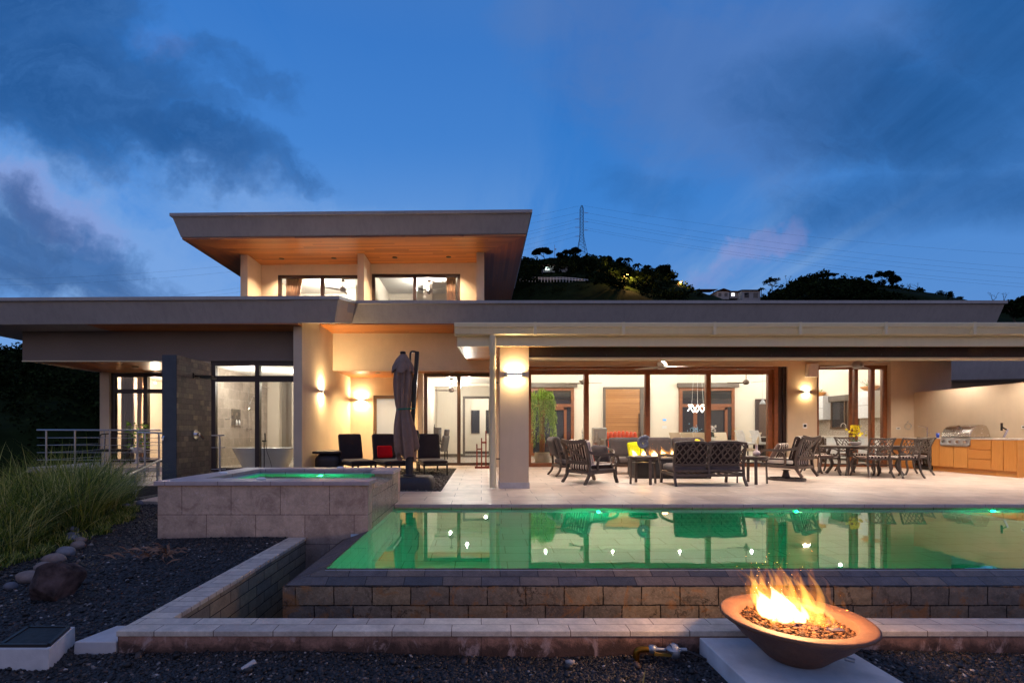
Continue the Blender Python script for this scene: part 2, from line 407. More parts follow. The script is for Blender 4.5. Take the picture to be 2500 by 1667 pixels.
# water: smooth after a long exposure, clear
def watermat(name, tint, bump, scale, k=1.75, top=.66):
    m = bpy.data.materials.new(name); m.use_nodes = True
    t = NT(m.node_tree); t.n.clear(); o = t.new('ShaderNodeOutputMaterial')
    gb = t.new('ShaderNodeBsdfRefraction'); gb.inputs['IOR'].default_value = 1.333; gb.inputs['Roughness'].default_value = 0.0
    t.put(gb.inputs['Color'], tint)
    gg = t.new('ShaderNodeBsdfGlossy'); gg.inputs['Roughness'].default_value = .0
    fr = t.new('ShaderNodeFresnel'); fr.inputs[0].default_value = 1.333
    p = t.new('ShaderNodeNewGeometry').outputs['Position']
    n = t.noise(t.vmath('MULTIPLY', p, (1, 2.2, 1)), scale, 3, .5)
    bn = t.bump(n, bump, .004)
    for q in (gb, gg, fr): t.put(q.inputs['Normal'], bn)
    ms = t.new('ShaderNodeMixShader'); t.put(ms.inputs[0], t.math('MINIMUM', t.math('MULTIPLY', fr.outputs[0], k), top))
    t.l.new(gb.outputs[0], ms.inputs[1]); t.l.new(gg.outputs[0], ms.inputs[2])
    t.l.new(ms.outputs[0], o.inputs[0]); MATS[name] = m
watermat('water', (1, 1, 1), .075, 3.2)
watermat('water_spa', (1, 1, 1), .16, 7, 1.0, .45)
# island-varied materials for scattered stuff
def island(name, stops, rough=.7, spec=.3, trans=0, sat=None):
    m, t, b, o = newmat(name)
    g = t.new('ShaderNodeNewGeometry')
    c = t.ramp(g.outputs['Random Per Island'], stops)
    n = t.noise(g.outputs['Position'], 60, 3)
    t.put(b.inputs['Base Color'], t.vmath('SCALE', c, scale=t.rng(n, .3, .7, .8, 1.2)))
    b.inputs['Roughness'].default_value = rough; b.inputs['Specular IOR Level'].default_value = spec
    if trans:
        tl = t.new('ShaderNodeBsdfTranslucent'); t.put(tl.inputs[0], c)
        ms = t.new('ShaderNodeMixShader'); ms.inputs[0].default_value = trans
        t.l.new(b.outputs[0], ms.inputs[1]); t.l.new(tl.outputs[0], ms.inputs[2]); t.l.new(ms.outputs[0], o.inputs[0])
    return m
island('pebbles', [(0, (.006, .0065, .008)), (.55, (.014, .0145, .017)), (.82, (.034, .030, .031)), (.93, (.07, .040, .030)), (.985, (.14, .12, .11)), (1, (.40, .36, .34))], .55, .45)
island('pebbles_patch', [(0, (.03, .028, .026)), (.6, (.08, .07, .06)), (.95, (.18, .16, .14)), (1, (.4, .36, .33))], .7)
island('grass_blade', [(0, (.025, .05, .008)), (.40, (.10, .16, .022)), (.75, (.32, .34, .05)), (1, (.72, .60, .22))], .6, .3, .3)
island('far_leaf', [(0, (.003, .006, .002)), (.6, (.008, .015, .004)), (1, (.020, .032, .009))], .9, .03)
island('willow_leaf', [(0, (.14, .28, .03)), (.6, (.32, .50, .08)), (1, (.58, .70, .22))], .5, .4, .35)
island('lava', [(0, (.012, .006, .004)), (.6, (.09, .034, .012)), (1, (.24, .10, .035))], .8, .3)
island('dry_leaf', [(0, (.10, .05, .03)), (1, (.26, .15, .10))], .8, .2)
# ---------------------------------------------------------------- mesh builder
class MB:
    def __init__(s): s.v = []; s.f = []; s.M = Matrix.Identity(4); s.sm = []
    def add(s, vs, fs, smooth=False):
        k = len(s.v)
        s.v.extend([tuple(s.M @ Vector(p)) for p in vs])
        for f in fs: s.f.append(tuple(i + k for i in f)); s.sm.append(smooth)
        return s
    def box(s, x0, x1, y0, y1, z0, z1):
        return s.add([(x0,y0,z0),(x1,y0,z0),(x1,y1,z0),(x0,y1,z0),(x0,y0,z1),(x1,y0,z1),(x1,y1,z1),(x0,y1,z1)],
            [(0,3,2,1),(4,5,6,7),(0,1,5,4),(1,2,6,5),(2,3,7,6),(3,0,4,7)])
    def hexa(s, p):   # 8 corners: bottom ring then top ring
        return s.add(p, [(0,3,2,1),(4,5,6,7),(0,1,5,4),(1,2,6,5),(2,3,7,6),(3,0,4,7)])
    def quad(s, *p): return s.add(list(p), [tuple(range(len(p)))])
    def extrude(s, poly, axis, a, b):
        n = len(poly)
        def P(u, v, w):
            return {'x': (w, u, v), 'y': (u, w, v), 'z': (u, v, w)}[axis]
        vs = [P(u, v, a) for u, v in poly] + [P(u, v, b) for u, v in poly]
        fs = [tuple(range(n))[::-1], tuple(range(n, 2 * n))] + [(i, (i + 1) % n, n + (i + 1) % n, n + i) for i in range(n)]
        return s.add(vs, fs)
    def bar(s, p, q, w, h=None, up=(0, 0, 1)):
        h = h or w; p = Vector(p); q = Vector(q); d = (q - p)
        if d.length < 1e-6: return s
        d.normalize(); u = Vector(up)
        if abs(d.dot(u)) > .98: u = Vector((0, 1, 0))
        a = d.cross(u).normalized() * w / 2; b_ = a.cross(d).normalized() * h / 2
        vs = [p - a - b_, p + a - b_, p + a + b_, p - a + b_, q - a - b_, q + a - b_, q + a + b_, q - a + b_]
        return s.add(vs, [(0,1,2,3),(7,6,5,4),(0,4,5,1),(1,5,6,2),(2,6,7,3),(3,7,4,0)])
    def path(s, pts, w, h, up=(0, 0, 1)):
        """flat strap swept through points (a continuous rectangular section)"""
        pts = [Vector(p) for p in pts]; n = len(pts); rings = []
        for i, p in enumerate(pts):
            d = (pts[min(i + 1, n - 1)] - pts[max(i - 1, 0)]).normalized(); u = Vector(up)
            a = d.cross(u)
            if a.length < 1e-3: a = d.cross(Vector((0, 1, 0)))
            a = a.normalized(); b_ = a.cross(d).normalized()
            a = a * w / 2; b_ = b_ * h / 2
            rings.append([p - a - b_, p + a - b_, p + a + b_, p - a + b_])
        vs = [v for r in rings for v in r]; fs = [(3, 2, 1, 0), tuple(4 * (n - 1) + k for k in range(4))]
        for i in range(n - 1):
            for k in range(4):
                fs.append((4*i+k, 4*i+(k+1) % 4, 4*i+4+(k+1) % 4, 4*i+4+k))
        return s.add(vs, fs)
    def tube(s, pts, r, n=8, cap=True, smooth=True):
        pts = [Vector(p) for p in pts]; m = len(pts)
        rr = r if isinstance(r, (list, tuple)) else [r] * m
        ref = None; vs = []
        for i, p in enumerate(pts):
            d = (pts[min(i + 1, m - 1)] - pts[max(i - 1, 0)])
            d = d.normalized() if d.length > 1e-9 else Vector((0, 0, 1))
            if ref is None: ref = d.orthogonal().normalized()
            ref = (ref - d * ref.dot(d))
            ref = ref.normalized() if ref.length > 1e-6 else d.orthogonal().normalized()
            o = d.cross(ref)
            for k in range(n):
                a = 2 * math.pi * k / n
                vs.append(p + (ref * math.cos(a) + o * math.sin(a)) * rr[i])
        fs = [(i*n+k, i*n+(k+1) % n, (i+1)*n+(k+1) % n, (i+1)*n+k) for i in range(m - 1) for k in range(n)]
        s.add(vs, fs, smooth)
        if cap:
            s.add(vs[:n], [tuple(range(n))[::-1]]); s.add(vs[-n:], [tuple(range(n))])
        return s
    def lathe(s, prof, n=24, c=(0, 0, 0), smooth=True, sx=1, sy=1):
        vs = []; m = len(prof)
        for r, z in prof:
            for k in range(n):
                a = 2 * math.pi * k / n
                vs.append((c[0] + r * sx * math.cos(a), c[1] + r * sy * math.sin(a), c[2] + z))
        fs = [(i*n+k, i*n+(k+1) % n, (i+1)*n+(k+1) % n, (i+1)*n+k) for i in range(m - 1) for k in range(n)]
        if prof[0][0] > 1e-4: fs.append(tuple(range(n))[::-1])
        if prof[-1][0] > 1e-4: fs.append(tuple((m - 1) * n + k for k in range(n)))
        return s.add(vs, fs, smooth)
    def pad(s, x0, x1, y0, y1, z0, z1, puff=.25, n=8):
        """a soft cushion: box with rounded edges and crowned faces"""
        cx, cy, cz = (x0+x1)/2, (y0+y1)/2, (z0+z1)/2
        hx, hy, hz = (x1-x0)/2, (y1-y0)/2, (z1-z0)/2
        bm = bmesh.new(); bmesh.ops.create_cube(bm, size=2)
        bmesh.ops.subdivide_edges(bm, edges=bm.edges[:], cuts=n, use_grid_fill=True)
        r = min(hx, hy, hz) * .8
        vs = []
        for v in bm.verts:
            q = Vector((v.co.x * hx, v.co.y * hy, v.co.z * hz))
            c = Vector((max(-hx+r, min(hx-r, q.x)), max(-hy+r, min(hy-r, q.y)), max(-hz+r, min(hz-r, q.z))))
            dd = q - c
            if dd.length > 1e-6: q = c + dd.normalized() * min(dd.length, r) if dd.length > r else q
            h3 = (hx, hy, hz); mn = h3.index(min(h3)); o3 = [i for i in range(3) if i != mn]
            k = (1 - (q[o3[0]] / h3[o3[0]]) ** 2) * (1 - (q[o3[1]] / h3[o3[1]]) ** 2)
            q[mn] *= 1 + puff * max(0, k) - puff * .35
            vs.append((cx + q.x, cy + q.y, cz + q.z))
        fs = [tuple(v.index for v in f.verts) for f in bm.faces]
        bm.free(); return s.add(vs, fs, True)
    def at(s, x=0, y=0, z=0, rz=0, rx=0, ry=0):
        s.M = Matrix.Translation((x, y, z)) @ Matrix.Rotation(rz, 4, 'Z') @ Matrix.Rotation(ry, 4, 'Y') @ Matrix.Rotation(rx, 4, 'X'); return s
    def reset(s): s.M = Matrix.Identity(4); return s
    def build(s, name, mat, parent=None, bevel=0, label=None):
        me = bpy.data.meshes.new(name); me.from_pydata(s.v, [], s.f); me.update()
        if any(s.sm): me.polygons.foreach_set('use_smooth', s.sm)
        me.materials.append(MATS[mat] if isinstance(mat, str) else mat)
        o = bpy.data.objects.new(name, me); COL.objects.link(o)
        if parent: o.parent = parent
        if bevel:
            md = o.modifiers.new('bevel', 'BEVEL'); md.width = bevel; md.segments = 2; md.limit_method = 'ANGLE'; md.angle_limit = R(40)
        if label: o['label'] = label
        return o
def npmesh(name, V, F, mat, parent=None, smooth=False):
    """fast mesh from numpy arrays; F is (n,3) or (n,4)"""
    V = np.asarray(V, dtype=np.float32); F = np.asarray(F, dtype=np.int32)
    me = bpy.data.meshes.new(name); k = F.shape[1]
    me.vertices.add(len(V)); me.vertices.foreach_set('co', V.ravel())
    me.loops.add(F.size); me.loops.foreach_set('vertex_index', F.ravel())
    me.polygons.add(len(F)); me.polygons.foreach_set('loop_start', np.arange(0, F.size, k, dtype=np.int32))
    try: me.polygons.foreach_set('loop_total', np.full(len(F), k, dtype=np.int32))
    except Exception: pass
    if smooth: me.polygons.foreach_set('use_smooth', np.ones(len(F), dtype=bool))
    me.update(calc_edges=True); me.validate()
    me.materials.append(MATS[mat])
    o = bpy.data.objects.new(name, me); COL.objects.link(o)
    if parent: o.parent = parent
    return o
def tag(o, label=None, cat=None, group=None, kind=None):
    if label: o['label'] = label
    if cat: o['category'] = cat
    if group: o['group'] = group
    if kind: o['kind'] = kind
    return o
def thing(name, label, cat, loc=(0, 0, 0), rz=0, group=None):
    o = bpy.data.objects.new(name, None); COL.objects.link(o)
    o.location = loc; o.rotation_euler = (0, 0, rz); o.empty_display_size = .2
    return tag(o, label, cat, group)
def struct(o, kind='structure'): o['kind'] = kind; return o
def copy_tree(root, loc=None, rz=None, label=None, parent=None):
    kids = [c for c in bpy.data.objects if c.parent == root]
    c = root.copy(); COL.objects.link(c); c.parent = parent
    if loc is not None: c.location = loc
    if rz is not None: c.rotation_euler = (0, 0, rz)
    if label: c['label'] = label
    for k in kids: copy_tree(k, parent=c)
    return c
def lamp(kind, loc, energy, col=(1, .85, .65), size=.1, rot=None, parent=None, spot=None, blend=.5, name='bulb'):
    l = bpy.data.lights.new(name, kind); l.energy = energy; l.color = col
    if kind == 'AREA': l.shape = 'DISK'; l.size = size
    elif kind in ('POINT', 'SPOT'): l.shadow_soft_size = size
    if kind == 'SPOT': l.spot_size = spot or R(110); l.spot_blend = blend
    o = bpy.data.objects.new(name, l); COL.objects.link(o); o.location = loc
    if rot: o.rotation_euler = rot
    if parent: o.parent = parent
    return o
emit('lamp_warm', (1, .84, .62), 14)
emit('lamp_white', (1, .93, .84), 18)
WARM = (1, .72, .38); SOFT = (1, .88, .72); COOL = (.95, .97, 1)
# ================================================================ THE HOUSE
house = thing('house', 'modern beige villa with flat overhanging roofs, timber soffits and lit glass walls', 'house')
SX = -4.58          # side wall of the recess
def wall(mat='plaster_ext', label=None, *boxes, name='wall'):
    m = MB()
    for b in boxes: m.box(*b)
    return m.build(name, mat, house, label=label)
def glazed(name, x0, x1, z0, z1, y, vs=(), hs=(), fw=.09, dp=.10, mat='frame_wood', parent=None, mw=None, panes=True, label=None):
    m = MB(); mw = mw or fw
    m.box(x0, x1, y, y + dp, z1 - fw, z1); m.box(x0, x1, y, y + dp, z0, z0 + fw * .8)
    m.box(x0, x0 + fw, y + .002, y + dp - .002, z0 + fw * .8, z1 - fw); m.box(x1 - fw, x1, y + .002, y + dp - .002, z0 + fw * .8, z1 - fw)
    for v in vs: m.box(v - mw / 2, v + mw / 2, y - .004, y + dp + .004, z0 + fw * .8, z1 - fw)
    for h in hs: m.box(x0 + fw, x1 - fw, y + .006, y + dp - .006, h - mw / 2, h + mw / 2)
    f = m.build(name, mat, parent or house, label=label)
    if panes:
        g = MB(); g.box(x0 + fw * .5, x1 - fw * .5, y + dp * .45, y + dp * .45 + .008, z0 + fw * .5, z1 - fw * .5)
        g.build('pane', 'glass', f)
    return f
# ---- lower walls
wall('plaster_shaded', None, (-12.27, SX - .22, 13.0, 13.2, 2.976, 3.80))                       # deep front band of the left wing
wall('plaster_ext', None, (-12.27, -12.07, 13.2, 15.4, 2.976, 3.80))
wall('plaster_ext', None, (-12.10, -11.80, 15.42, 15.7, .12, 2.976), (-12.27, -8.0, 15.7, 15.9, 2.96, 3.8))
wall('plaster_ext', None, (-8.0, -7.26, 13.03, 13.23, -.3, 2.976), (-8.0, -7.8, 13.23, 18.8, -.3, 2.976))
wall('plaster_ext', 'beige side wall washed by a small up and down lamp', (SX - .22, SX, 12.42, 17.2, -.1, 3.79))
wall('plaster_ext', None, (SX - .22, SX, 13.76, 17.2, 3.79, 4.15))
wall('plaster_ext', None, (SX, .40, 15.0, 15.25, 2.985, 4.15))
wall('plaster_ext', None, (.40, 1.45, 15.0, 15.8, 0, 4.15))
wall('plaster_ext', None, (1.45, 9.45, 15.0, 15.25, 3.10, 4.15))
wall('plaster_ext', None, (9.45, 10.36, 15.0, 15.35, 0, 4.15))
wall('plaster_ext', None, (10.36, 12.64, 15.02, 15.27, 3.15, 4.15))
wall('plaster_ext', None, (12.64, 14.5, 15.0, 15.30, 0, 4.15))
wall('plaster_ext', None, (SX, -3.78, 17.0, 17.2, 0, 2.985), (-2.83, -1.90, 17.0, 17.2, 0, 2.985), (-3.78, -2.83, 17.0, 17.2, 2.36, 2.985))
wall('plaster_ext', None, (-2.06, -1.90, 15.78, 17.0, 0, 2.985))
# ---- interior walls, floors and ceilings
wall('plaster_int', None, (.95, 14.4, 21.5, 21.7, 0, 3.95))
wall('plaster_int', None, (14.38, 14.58, 15.30, 21.7, 0, 3.95))
wall('plaster_int', None, (.78, .95, 15.8, 21.7, 0, 3.95))
wall('plaster_int', None, (-2.06, -1.90, 17.2, 21.0, 0, 3.05), (-2.06, -.74, 21.0, 21.15, 0, 3.05), (.36, .78, 21.0, 21.15, 0, 3.05), (-.74, .36, 21.0, 21.15, 2.56, 3.05), (-2.0, .78, 19.6, 19.85, 2.93, 3.05))
wall('plaster_int', None, (-2.0, 3.0, 24.0, 24.15, 0, 3.05), (-2.06, -1.9, 21.15, 24, 0, 3.05))
wall('plaster_int', None, (SX, -2.06, 20.0, 20.15, 0, 3.0))
wall('floor_int', None, (.95, 14.4, 15.26, 21.5, -.2, .004), (-2.06, .78, 15.9, 24, -.2, .006), (SX, -2.06, 17.2, 20, -.2, .004), name='interior_floor')
wall('ceiling_white', None, (.95, 14.4, 15.25, 21.5, 3.95, 4.10), (-2.06, .78, 15.88, 24, 3.05, 3.2), (SX, -2.06, 17.2, 20.1, 3.0, 3.2), name='ceiling')
# bathroom and bedroom behind the left wing glass
wall('bath_tiles', 'grey stone tiled shower wall', (-7.80, -7.782, 13.23, 17.7, 0.05, 2.98))
wall('plaster_int', None, (-7.8, -7.35, 17.7, 17.9, 0, 3.05), (-6.9, -6.5, 17.7, 18.6, 0, 3.05), (-6.0, SX - .22, 17.2, 17.4, 0, 3.05), (-7.8, SX - .2, 18.8, 19, 0, 3.05))
wall('leather_cream', None, (-7.3, -6.9, 18.6, 18.79, .4, 2.3), name='shower_panel')
wall('ceiling_white', None, (-7.8, SX - .22, 13.2, 18.8, 2.98, 3.1), name='ceiling')
wall('floor_int', None, (-7.8, SX - .22, 13.2, 18.8, -.2, .05), name='interior_floor')
wall('plaster_int', None, (-12.1, -8.0, 18.6, 18.8, 0, 3.05), (-12.2, -12.0, 15.7, 18.7, 0, 3.05))
wall('ceiling_white', None, (-12.0, -8.0, 15.62, 18.6, 2.96, 3.1), name='ceiling')
wall('floor_int', None, (-12.0, -8.0, 15.6, 18.6, -.1, .13), name='interior_floor')
# ---- upper storey
wall('plaster_ext', None, (-7.43, -7.21, 15.0, 20, 4.5, 6.69))
wall('plaster_ext', None, (-3.82, -3.62, 15.0, 15.93, 4.5, 6.69))
wall('plaster_ext', None, (-.15, .09, 15.0, 20, 4.5, 6.69))
wall('plaster_ext', None, (-7.21, -6.67, 15.93, 16.1, 4.5, 6.69), (-6.67, -3.95, 15.93, 16.1, 6.22, 6.69), (-3.95, -3.59, 15.93, 16.1, 4.5, 6.69), (-3.59, -.69, 15.93, 16.1, 6.26, 6.69), (-.69, -.15, 15.93, 16.1, 4.5, 6.69))
wall('plaster_int', None, (-7.2, -.15, 19.0, 19.15, 4.5, 6.69), (-3.85, -3.6, 16.1, 19.0, 4.5, 6.5), (-4.95, -4.62, 17.9, 18.2, 4.5, 6.5), (-2.1, -1.8, 17.7, 18.0, 4.5, 6.5))
wall('ceiling_white', None, (-7.2, -.15, 16.1, 19.0, 6.48, 6.6), name='ceiling')
wall('floor_int', None, (-7.2, -.15, 15.2, 19.0, 4.45, 4.55), name='interior_floor')
# ---- roofs: boxy parapets whose faces lean outward towards the top
def roof(xb0, xb1, yb, zb, xt0, xt1, yt, zt, yback, label, cap=.07, tilt=0):
    m = MB()
    m.hexa([(xb0, yb, zb - tilt), (xb1, yb, zb), (xb1, yback, zb), (xb0, yback, zb - tilt), (xt0, yt, zt - tilt), (xt1, yt, zt), (xt1, yback + .1, zt), (xt0, yback + .1, zt - tilt)])
    r = m.build('roof', 'fascia_paint', house, label=label)
    c = MB(); e = .025
    c.hexa([(xt0 - e, yt - e, zt - cap - tilt), (xt1 + e, yt - e, zt - cap), (xt1 + e, yback + .12, zt - cap), (xt0 - e, yback + .12, zt - cap - tilt),
            (xt0 - e, yt - e, zt + .012 - tilt), (xt1 + e, yt - e, zt + .012), (xt1 + e, yback + .12, zt + .012), (xt0 - e, yback + .12, zt + .012 - tilt)])
    c.build('roof_cap', 'fascia_paint', r)
    return r
r1 = roof(-8.50, 1.28, 13.76, 6.69, -8.62, 1.39, 13.5, 7.23, 20.5, 'upper storey roof with a deep grey fascia', tilt=.10)
r2 = roof(-3.66, 14.56, 13.75, 4.15, -3.50, 14.57, 13.5, 4.71, 22.6, 'long lower roof with a grey fascia')
r3 = roof(-13.45, SX - .03, 12.14, 3.80, -13.6, SX - .03, 11.90, 4.385, 17.6, 'left wing roof with a grey fascia', tilt=.05)
# the return where the left roof meets the long one
m = MB(); m.hexa([(SX - .03, 12.141, 3.801), (-3.68, 12.141, 3.801), (-3.68, 13.78, 4.15), (SX - .03, 13.78, 4.15), (SX - .03, 11.901, 4.315), (-3.52, 11.901, 4.315), (-3.52, 13.60, 4.60), (SX - .03, 13.60, 4.60)])
m.build('roof_return', 'fascia_paint', house)
m = MB(); m.hexa([(-3.68, 12.145, 3.803), (-3.662, 12.14, 3.80), (-3.662, 13.75, 4.15), (-3.68, 13.75, 4.15), (-3.52, 11.905, 4.315), (-3.502, 11.90, 4.315), (-3.502, 13.50, 4.69), (-3.52, 13.50, 4.69)]); m.build('roof_return', 'plaster_ext', house, label='slanting lit return face where the left roof meets the long roof')
m = MB(); m.hexa([(SX, 11.875, 4.315), (-3.475, 11.875, 4.315), (-3.475, 13.5, 4.64), (SX, 13.5, 4.64), (SX, 11.875, 4.397), (-3.475, 11.875, 4.397), (-3.475, 13.5, 4.722), (SX, 13.5, 4.722)]); m.build('roof_cap', 'fascia_paint', house)
m = MB(); m.hexa([(SX - .22, 12.42, 3.79), (SX - .002, 12.42, 3.79), (SX - .002, 13.76, 3.79), (SX - .22, 13.76, 3.79), (SX - .22, 12.42, 3.855), (SX - .002, 12.42, 3.855), (SX - .002, 13.76, 4.148), (SX - .22, 13.76, 4.148)]); m.build('wall', 'plaster_ext', house)
MB().box(-8.5, 1.3, 13.9, 15.2, 4.728, 4.74).build('bounce_slab', 'concrete_pale', house)  # pale slab added out of view to bounce the eave lights onto the soffit
# soffits of stained timber
def soffit(mat, name, *quads):
    m = MB()
    for x0, x1, y0, y1, z in quads: m.box(x0, x1, y0, y1, z - .03, z - .003)
    return m.build(name, mat, house)
m = MB(); z = 6.66; th = .027
zt = lambda x: z - .10 * (1.28 - x) / 9.78
def sof(mb, pts): mb.hexa([(x, y, zt(x) - .03) for x, y in pts] + [(x, y, zt(x)+.02) for x, y in pts])
sof(m, [(-8.48, 13.78), (1.26, 13.78), (.09, 15.0), (-7.43, 15.0)]); sof(m, [(-7.21, 15.0), (-3.82, 15.0), (-3.82, 15.93), (-7.21, 15.93)]); sof(m, [(-3.62, 15.0), (-.15, 15.0), (-.15, 15.93), (-3.62, 15.93)])
m.build('soffit', 'wood_soffit_x', house)
m = MB(); sof(m, [(1.26, 13.78), (1.26, 20.4), (.09, 20.4), (.09, 15.0)]); m.build('soffit', 'wood_soffit_y', house); m = MB(); sof(m, [(-7.43, 15.0), (-7.43, 20.4), (-8.48, 20.4), (-8.48, 13.78)])
m.build('soffit', 'wood_soffit_y', house)
soffit('wood_soffit_x', 'soffit', (-13.42, SX - .22, 12.16, 17.5, 3.80), (SX - .22, SX, 12.16, 12.42, 3.80))
soffit('wood_soffit_x', 'soffit', (SX, 14.5, 13.77, 15.0, 4.15))
soffit('wood_soffit_x', 'soffit', (SX, .40, 15.25, 17.0, 3.02))
soffit('wood_soffit_x', 'soffit', (-12.07, -8.0, 13.2, 15.7, 3.02))
MB().box(-12.27, -8.0, 12.985, 13.0, 2.955, 2.985).build('soffit_trim', 'canopy_paint', house)
MB().box(SX, .40, 14.985, 15.0, 2.965, 2.99).build('soffit_trim', 'plaster_ext', house)
# main posts
wall('plaster_ext', 'square plastered post with a stone base', (.355, .906, 9.27, 9.82, 0, 2.70), name='column')
MB().box(.343, .918, 9.255, 9.835, .0, .115).build('column_base', 'concrete_pale', house)
wall('plaster_ext', None, (14.0, 14.5, 9.27, 9.82, 0, 2.70), name='column')
# ---- patio canopy
m = MB(); c0, c1, cy0, cy1, cz0, cz1 = -.41, 14.9, 9.02, 15.0, 2.672, 3.29
m.hexa([(c0, cy0, cz0), (c1, cy0, cz0), (c1, cy1, cz1), (c0, cy1, cz1), (c0, cy0, cz0 + .03), (c1, cy0, cz0 + .03), (c1, cy1, cz1 + .03), (c0, cy1, cz1 + .03)])
can = m.build('canopy', 'wood_canopy', house, label='sloping patio canopy with a pale timber ceiling')
m = MB(); m.hexa([(c0-.02, cy0-.02, cz0 + .19), (c1, cy0-.02, cz0 + .19), (c1, cy1, cz1 + .19), (c0-.02, cy1, cz1 + .19), (c0-.02, cy0-.02, cz0 + .30), (c1, cy0-.02, cz0 + .30), (c1, cy1, cz1 + .30), (c0-.02, cy1, cz1 + .30)])
m.build('canopy_roofing', 'trim_grey', can)
m = MB(); m.box(-.447, 14.92, 8.99, 9.02, 2.66, 2.87)
m.hexa([(-.447, 9.02, 2.66), (-.411, 9.02, 2.66), (-.411, 15.0, 3.28), (-.447, 15.0, 3.28), (-.447, 9.02, 2.87), (-.411, 9.02, 2.87), (-.411, 15.0, 3.49), (-.447, 15.0, 3.49)])
m.build('fascia_board', 'canopy_paint', can)
m = MB(); pr = [(8.99, 2.845), (8.90, 2.845), (8.86, 2.862), (8.85, 2.90), (8.83, 2.955), (8.80, 2.985), (8.79, 3.045), (8.80, 3.056), (8.99, 3.056)]
m.extrude(pr, 'x', -.49, 14.95)
for gxp in (.95, 2.55, 4.2, 5.75, 7.3, 8.9, 10.5): m.box(gxp, gxp + .05, 8.785, 8.99, 2.838, 3.06)
m.build('gutter', 'canopy_paint', can)
MB().box(.906, 14.0, 9.30, 9.48, 2.50, 2.74).build('beam', 'beam_dark', can)
m = MB(); m.box(.906, 14.0, 9.29, 9.50, 2.468, 2.50); m.build('beam_flange', 'canopy_paint', can)
m = MB()
for k in range(12): m.lathe([(.001, 0), (.016, 0), (.016, .008), (.001, .008)], 10, c=(1.35 + 1.05 * k, 9.29, 2.56))
m = MB()
for k in range(12):
    x = 1.35 + 1.05 * k
    MB().tube([(x, 9.30, 2.55), (x, 9.285, 2.55)], .013, 8).build('bolt', 'black_metal', can)
# downpipe beside the post
m = MB(); px = .19
m.tube([(px + .02, 8.93, 2.86), (px + .02, 8.93, 2.60), (px + .03, 9.0, 2.50), (px + .03, 9.15, 2.34), (px + .03, 9.22, 2.26), (px + .03, 9.23, 0.02)], .062, 12)
for z in (2.62, 2.50, 2.30): m.lathe([(.070, -.012), (.070, .012)], 12, c=(px + .03 if z < 2.55 else px + .02, 9.23 if z < 2.4 else (8.95 if z > 2.55 else 9.0), z))
dp = m.build('downpipe', 'canopy_paint', house)
for z in (2.0, .55): MB().box(px + .03, .355, 9.26, 9.275, z, z + .03).build('bracket', 'trim_grey', dp)
# ---- windows and sliding doors
main = glazed('sliding_door', 1.40, 9.06, 0.0, 3.02, 15.10, [3.27, 5.17, 7.06], [], fw=.15, dp=.12, mw=.145, label='wide four panel sliding glass wall with brown timber frames')
m = MB(); m.box(1.40, 9.14, 15.02, 15.09, 3.02, 3.10); m.box(1.40, 9.40, 15.06, 15.24, -.02, .015)
m.box(9.06, 9.18, 15.03, 15.24, 0, 3.10); m.build('head_track', 'frame_wood', main)
m = MB()
for i, a in enumerate((9.19, 9.26, 9.33, 9.40)): m.box(a, a + .045, 15.03 + .03 * (i % 2), 15.26, 0, 3.10)
m.build('pocket_slot', 'frame_dark', main)
MB().box(1.55, 9.0, 14.992, 15.0, 3.098, 3.115).build('led_strip', 'white_plastic', main)
k = glazed('sliding_door', 10.38, 12.62, 0.0, 3.15, 15.12, [10.38 + 1.28, 12.18], [], fw=.12, dp=.12, mw=.11, label='kitchen sliding door with two brown framed panels')
MB().box(11.42, 11.52, 15.09, 15.12, .11, 3.03).build('door_stile', 'frame_wood', k)
MB().path([(11.56, 15.09, .93), (11.56, 15.03, .94), (11.56, 15.03, 1.16), (11.56, 15.09, 1.17)], .02, .02, up=(1, 0, 0)).build('handle', 'black_metal', k)
o = glazed('sliding_door', -1.86, .40, 0.0, 2.985, 15.78, [-.73], [], fw=.105, dp=.11, mw=.11, mat='frame_bronze', label='office sliding door with two tall panels')
l = glazed('door', -3.78, -2.83, 0.0, 2.36, 17.03, [], [], fw=.11, dp=.1, mat='frame_bronze', panes=False, label='narrow door with a frosted glass pane')
MB().box(-3.69, -2.92, 17.07, 17.08, .08, 2.27).build('pane', 'frosted', l)
MB().path([(-3.73, 17.03, .98), (-3.73, 16.98, .99), (-3.73, 16.98, 1.13), (-3.73, 17.03, 1.14)], .018, .018, up=(1, 0, 0)).build('handle', 'chrome', l)
b = glazed('window', -7.26, SX - .22, .02, 2.976, 13.06, [-6.02], [2.49, ], fw=.115, dp=.12, mw=.12, mat='frame_dark', label='bathroom glazing with two transom panes above')
MB().box(-7.15, SX - .24, 13.05, 13.19, 2.55, 2.585).build('transom_rail', 'frame_dark', b)
c = glazed('window', -11.80, -8.0, .12, 2.955, 15.5, [-10.71, -9.4], [2.38], fw=.12, dp=.12, mw=.13, mat='frame_dark', label='bedroom glazing with transom panes above')
u1 = glazed('window', -6.67, -3.95, 4.6, 6.22, 15.95, [-5.22], [], fw=.10, dp=.1, mw=.11, mat='frame_dark', label='upper window on the left')
u2 = glazed('window', -3.59, -.69, 4.6, 6.26, 15.95, [-2.18], [], fw=.10, dp=.1, mw=.11, mat='frame_dark', label='upper window on the right')
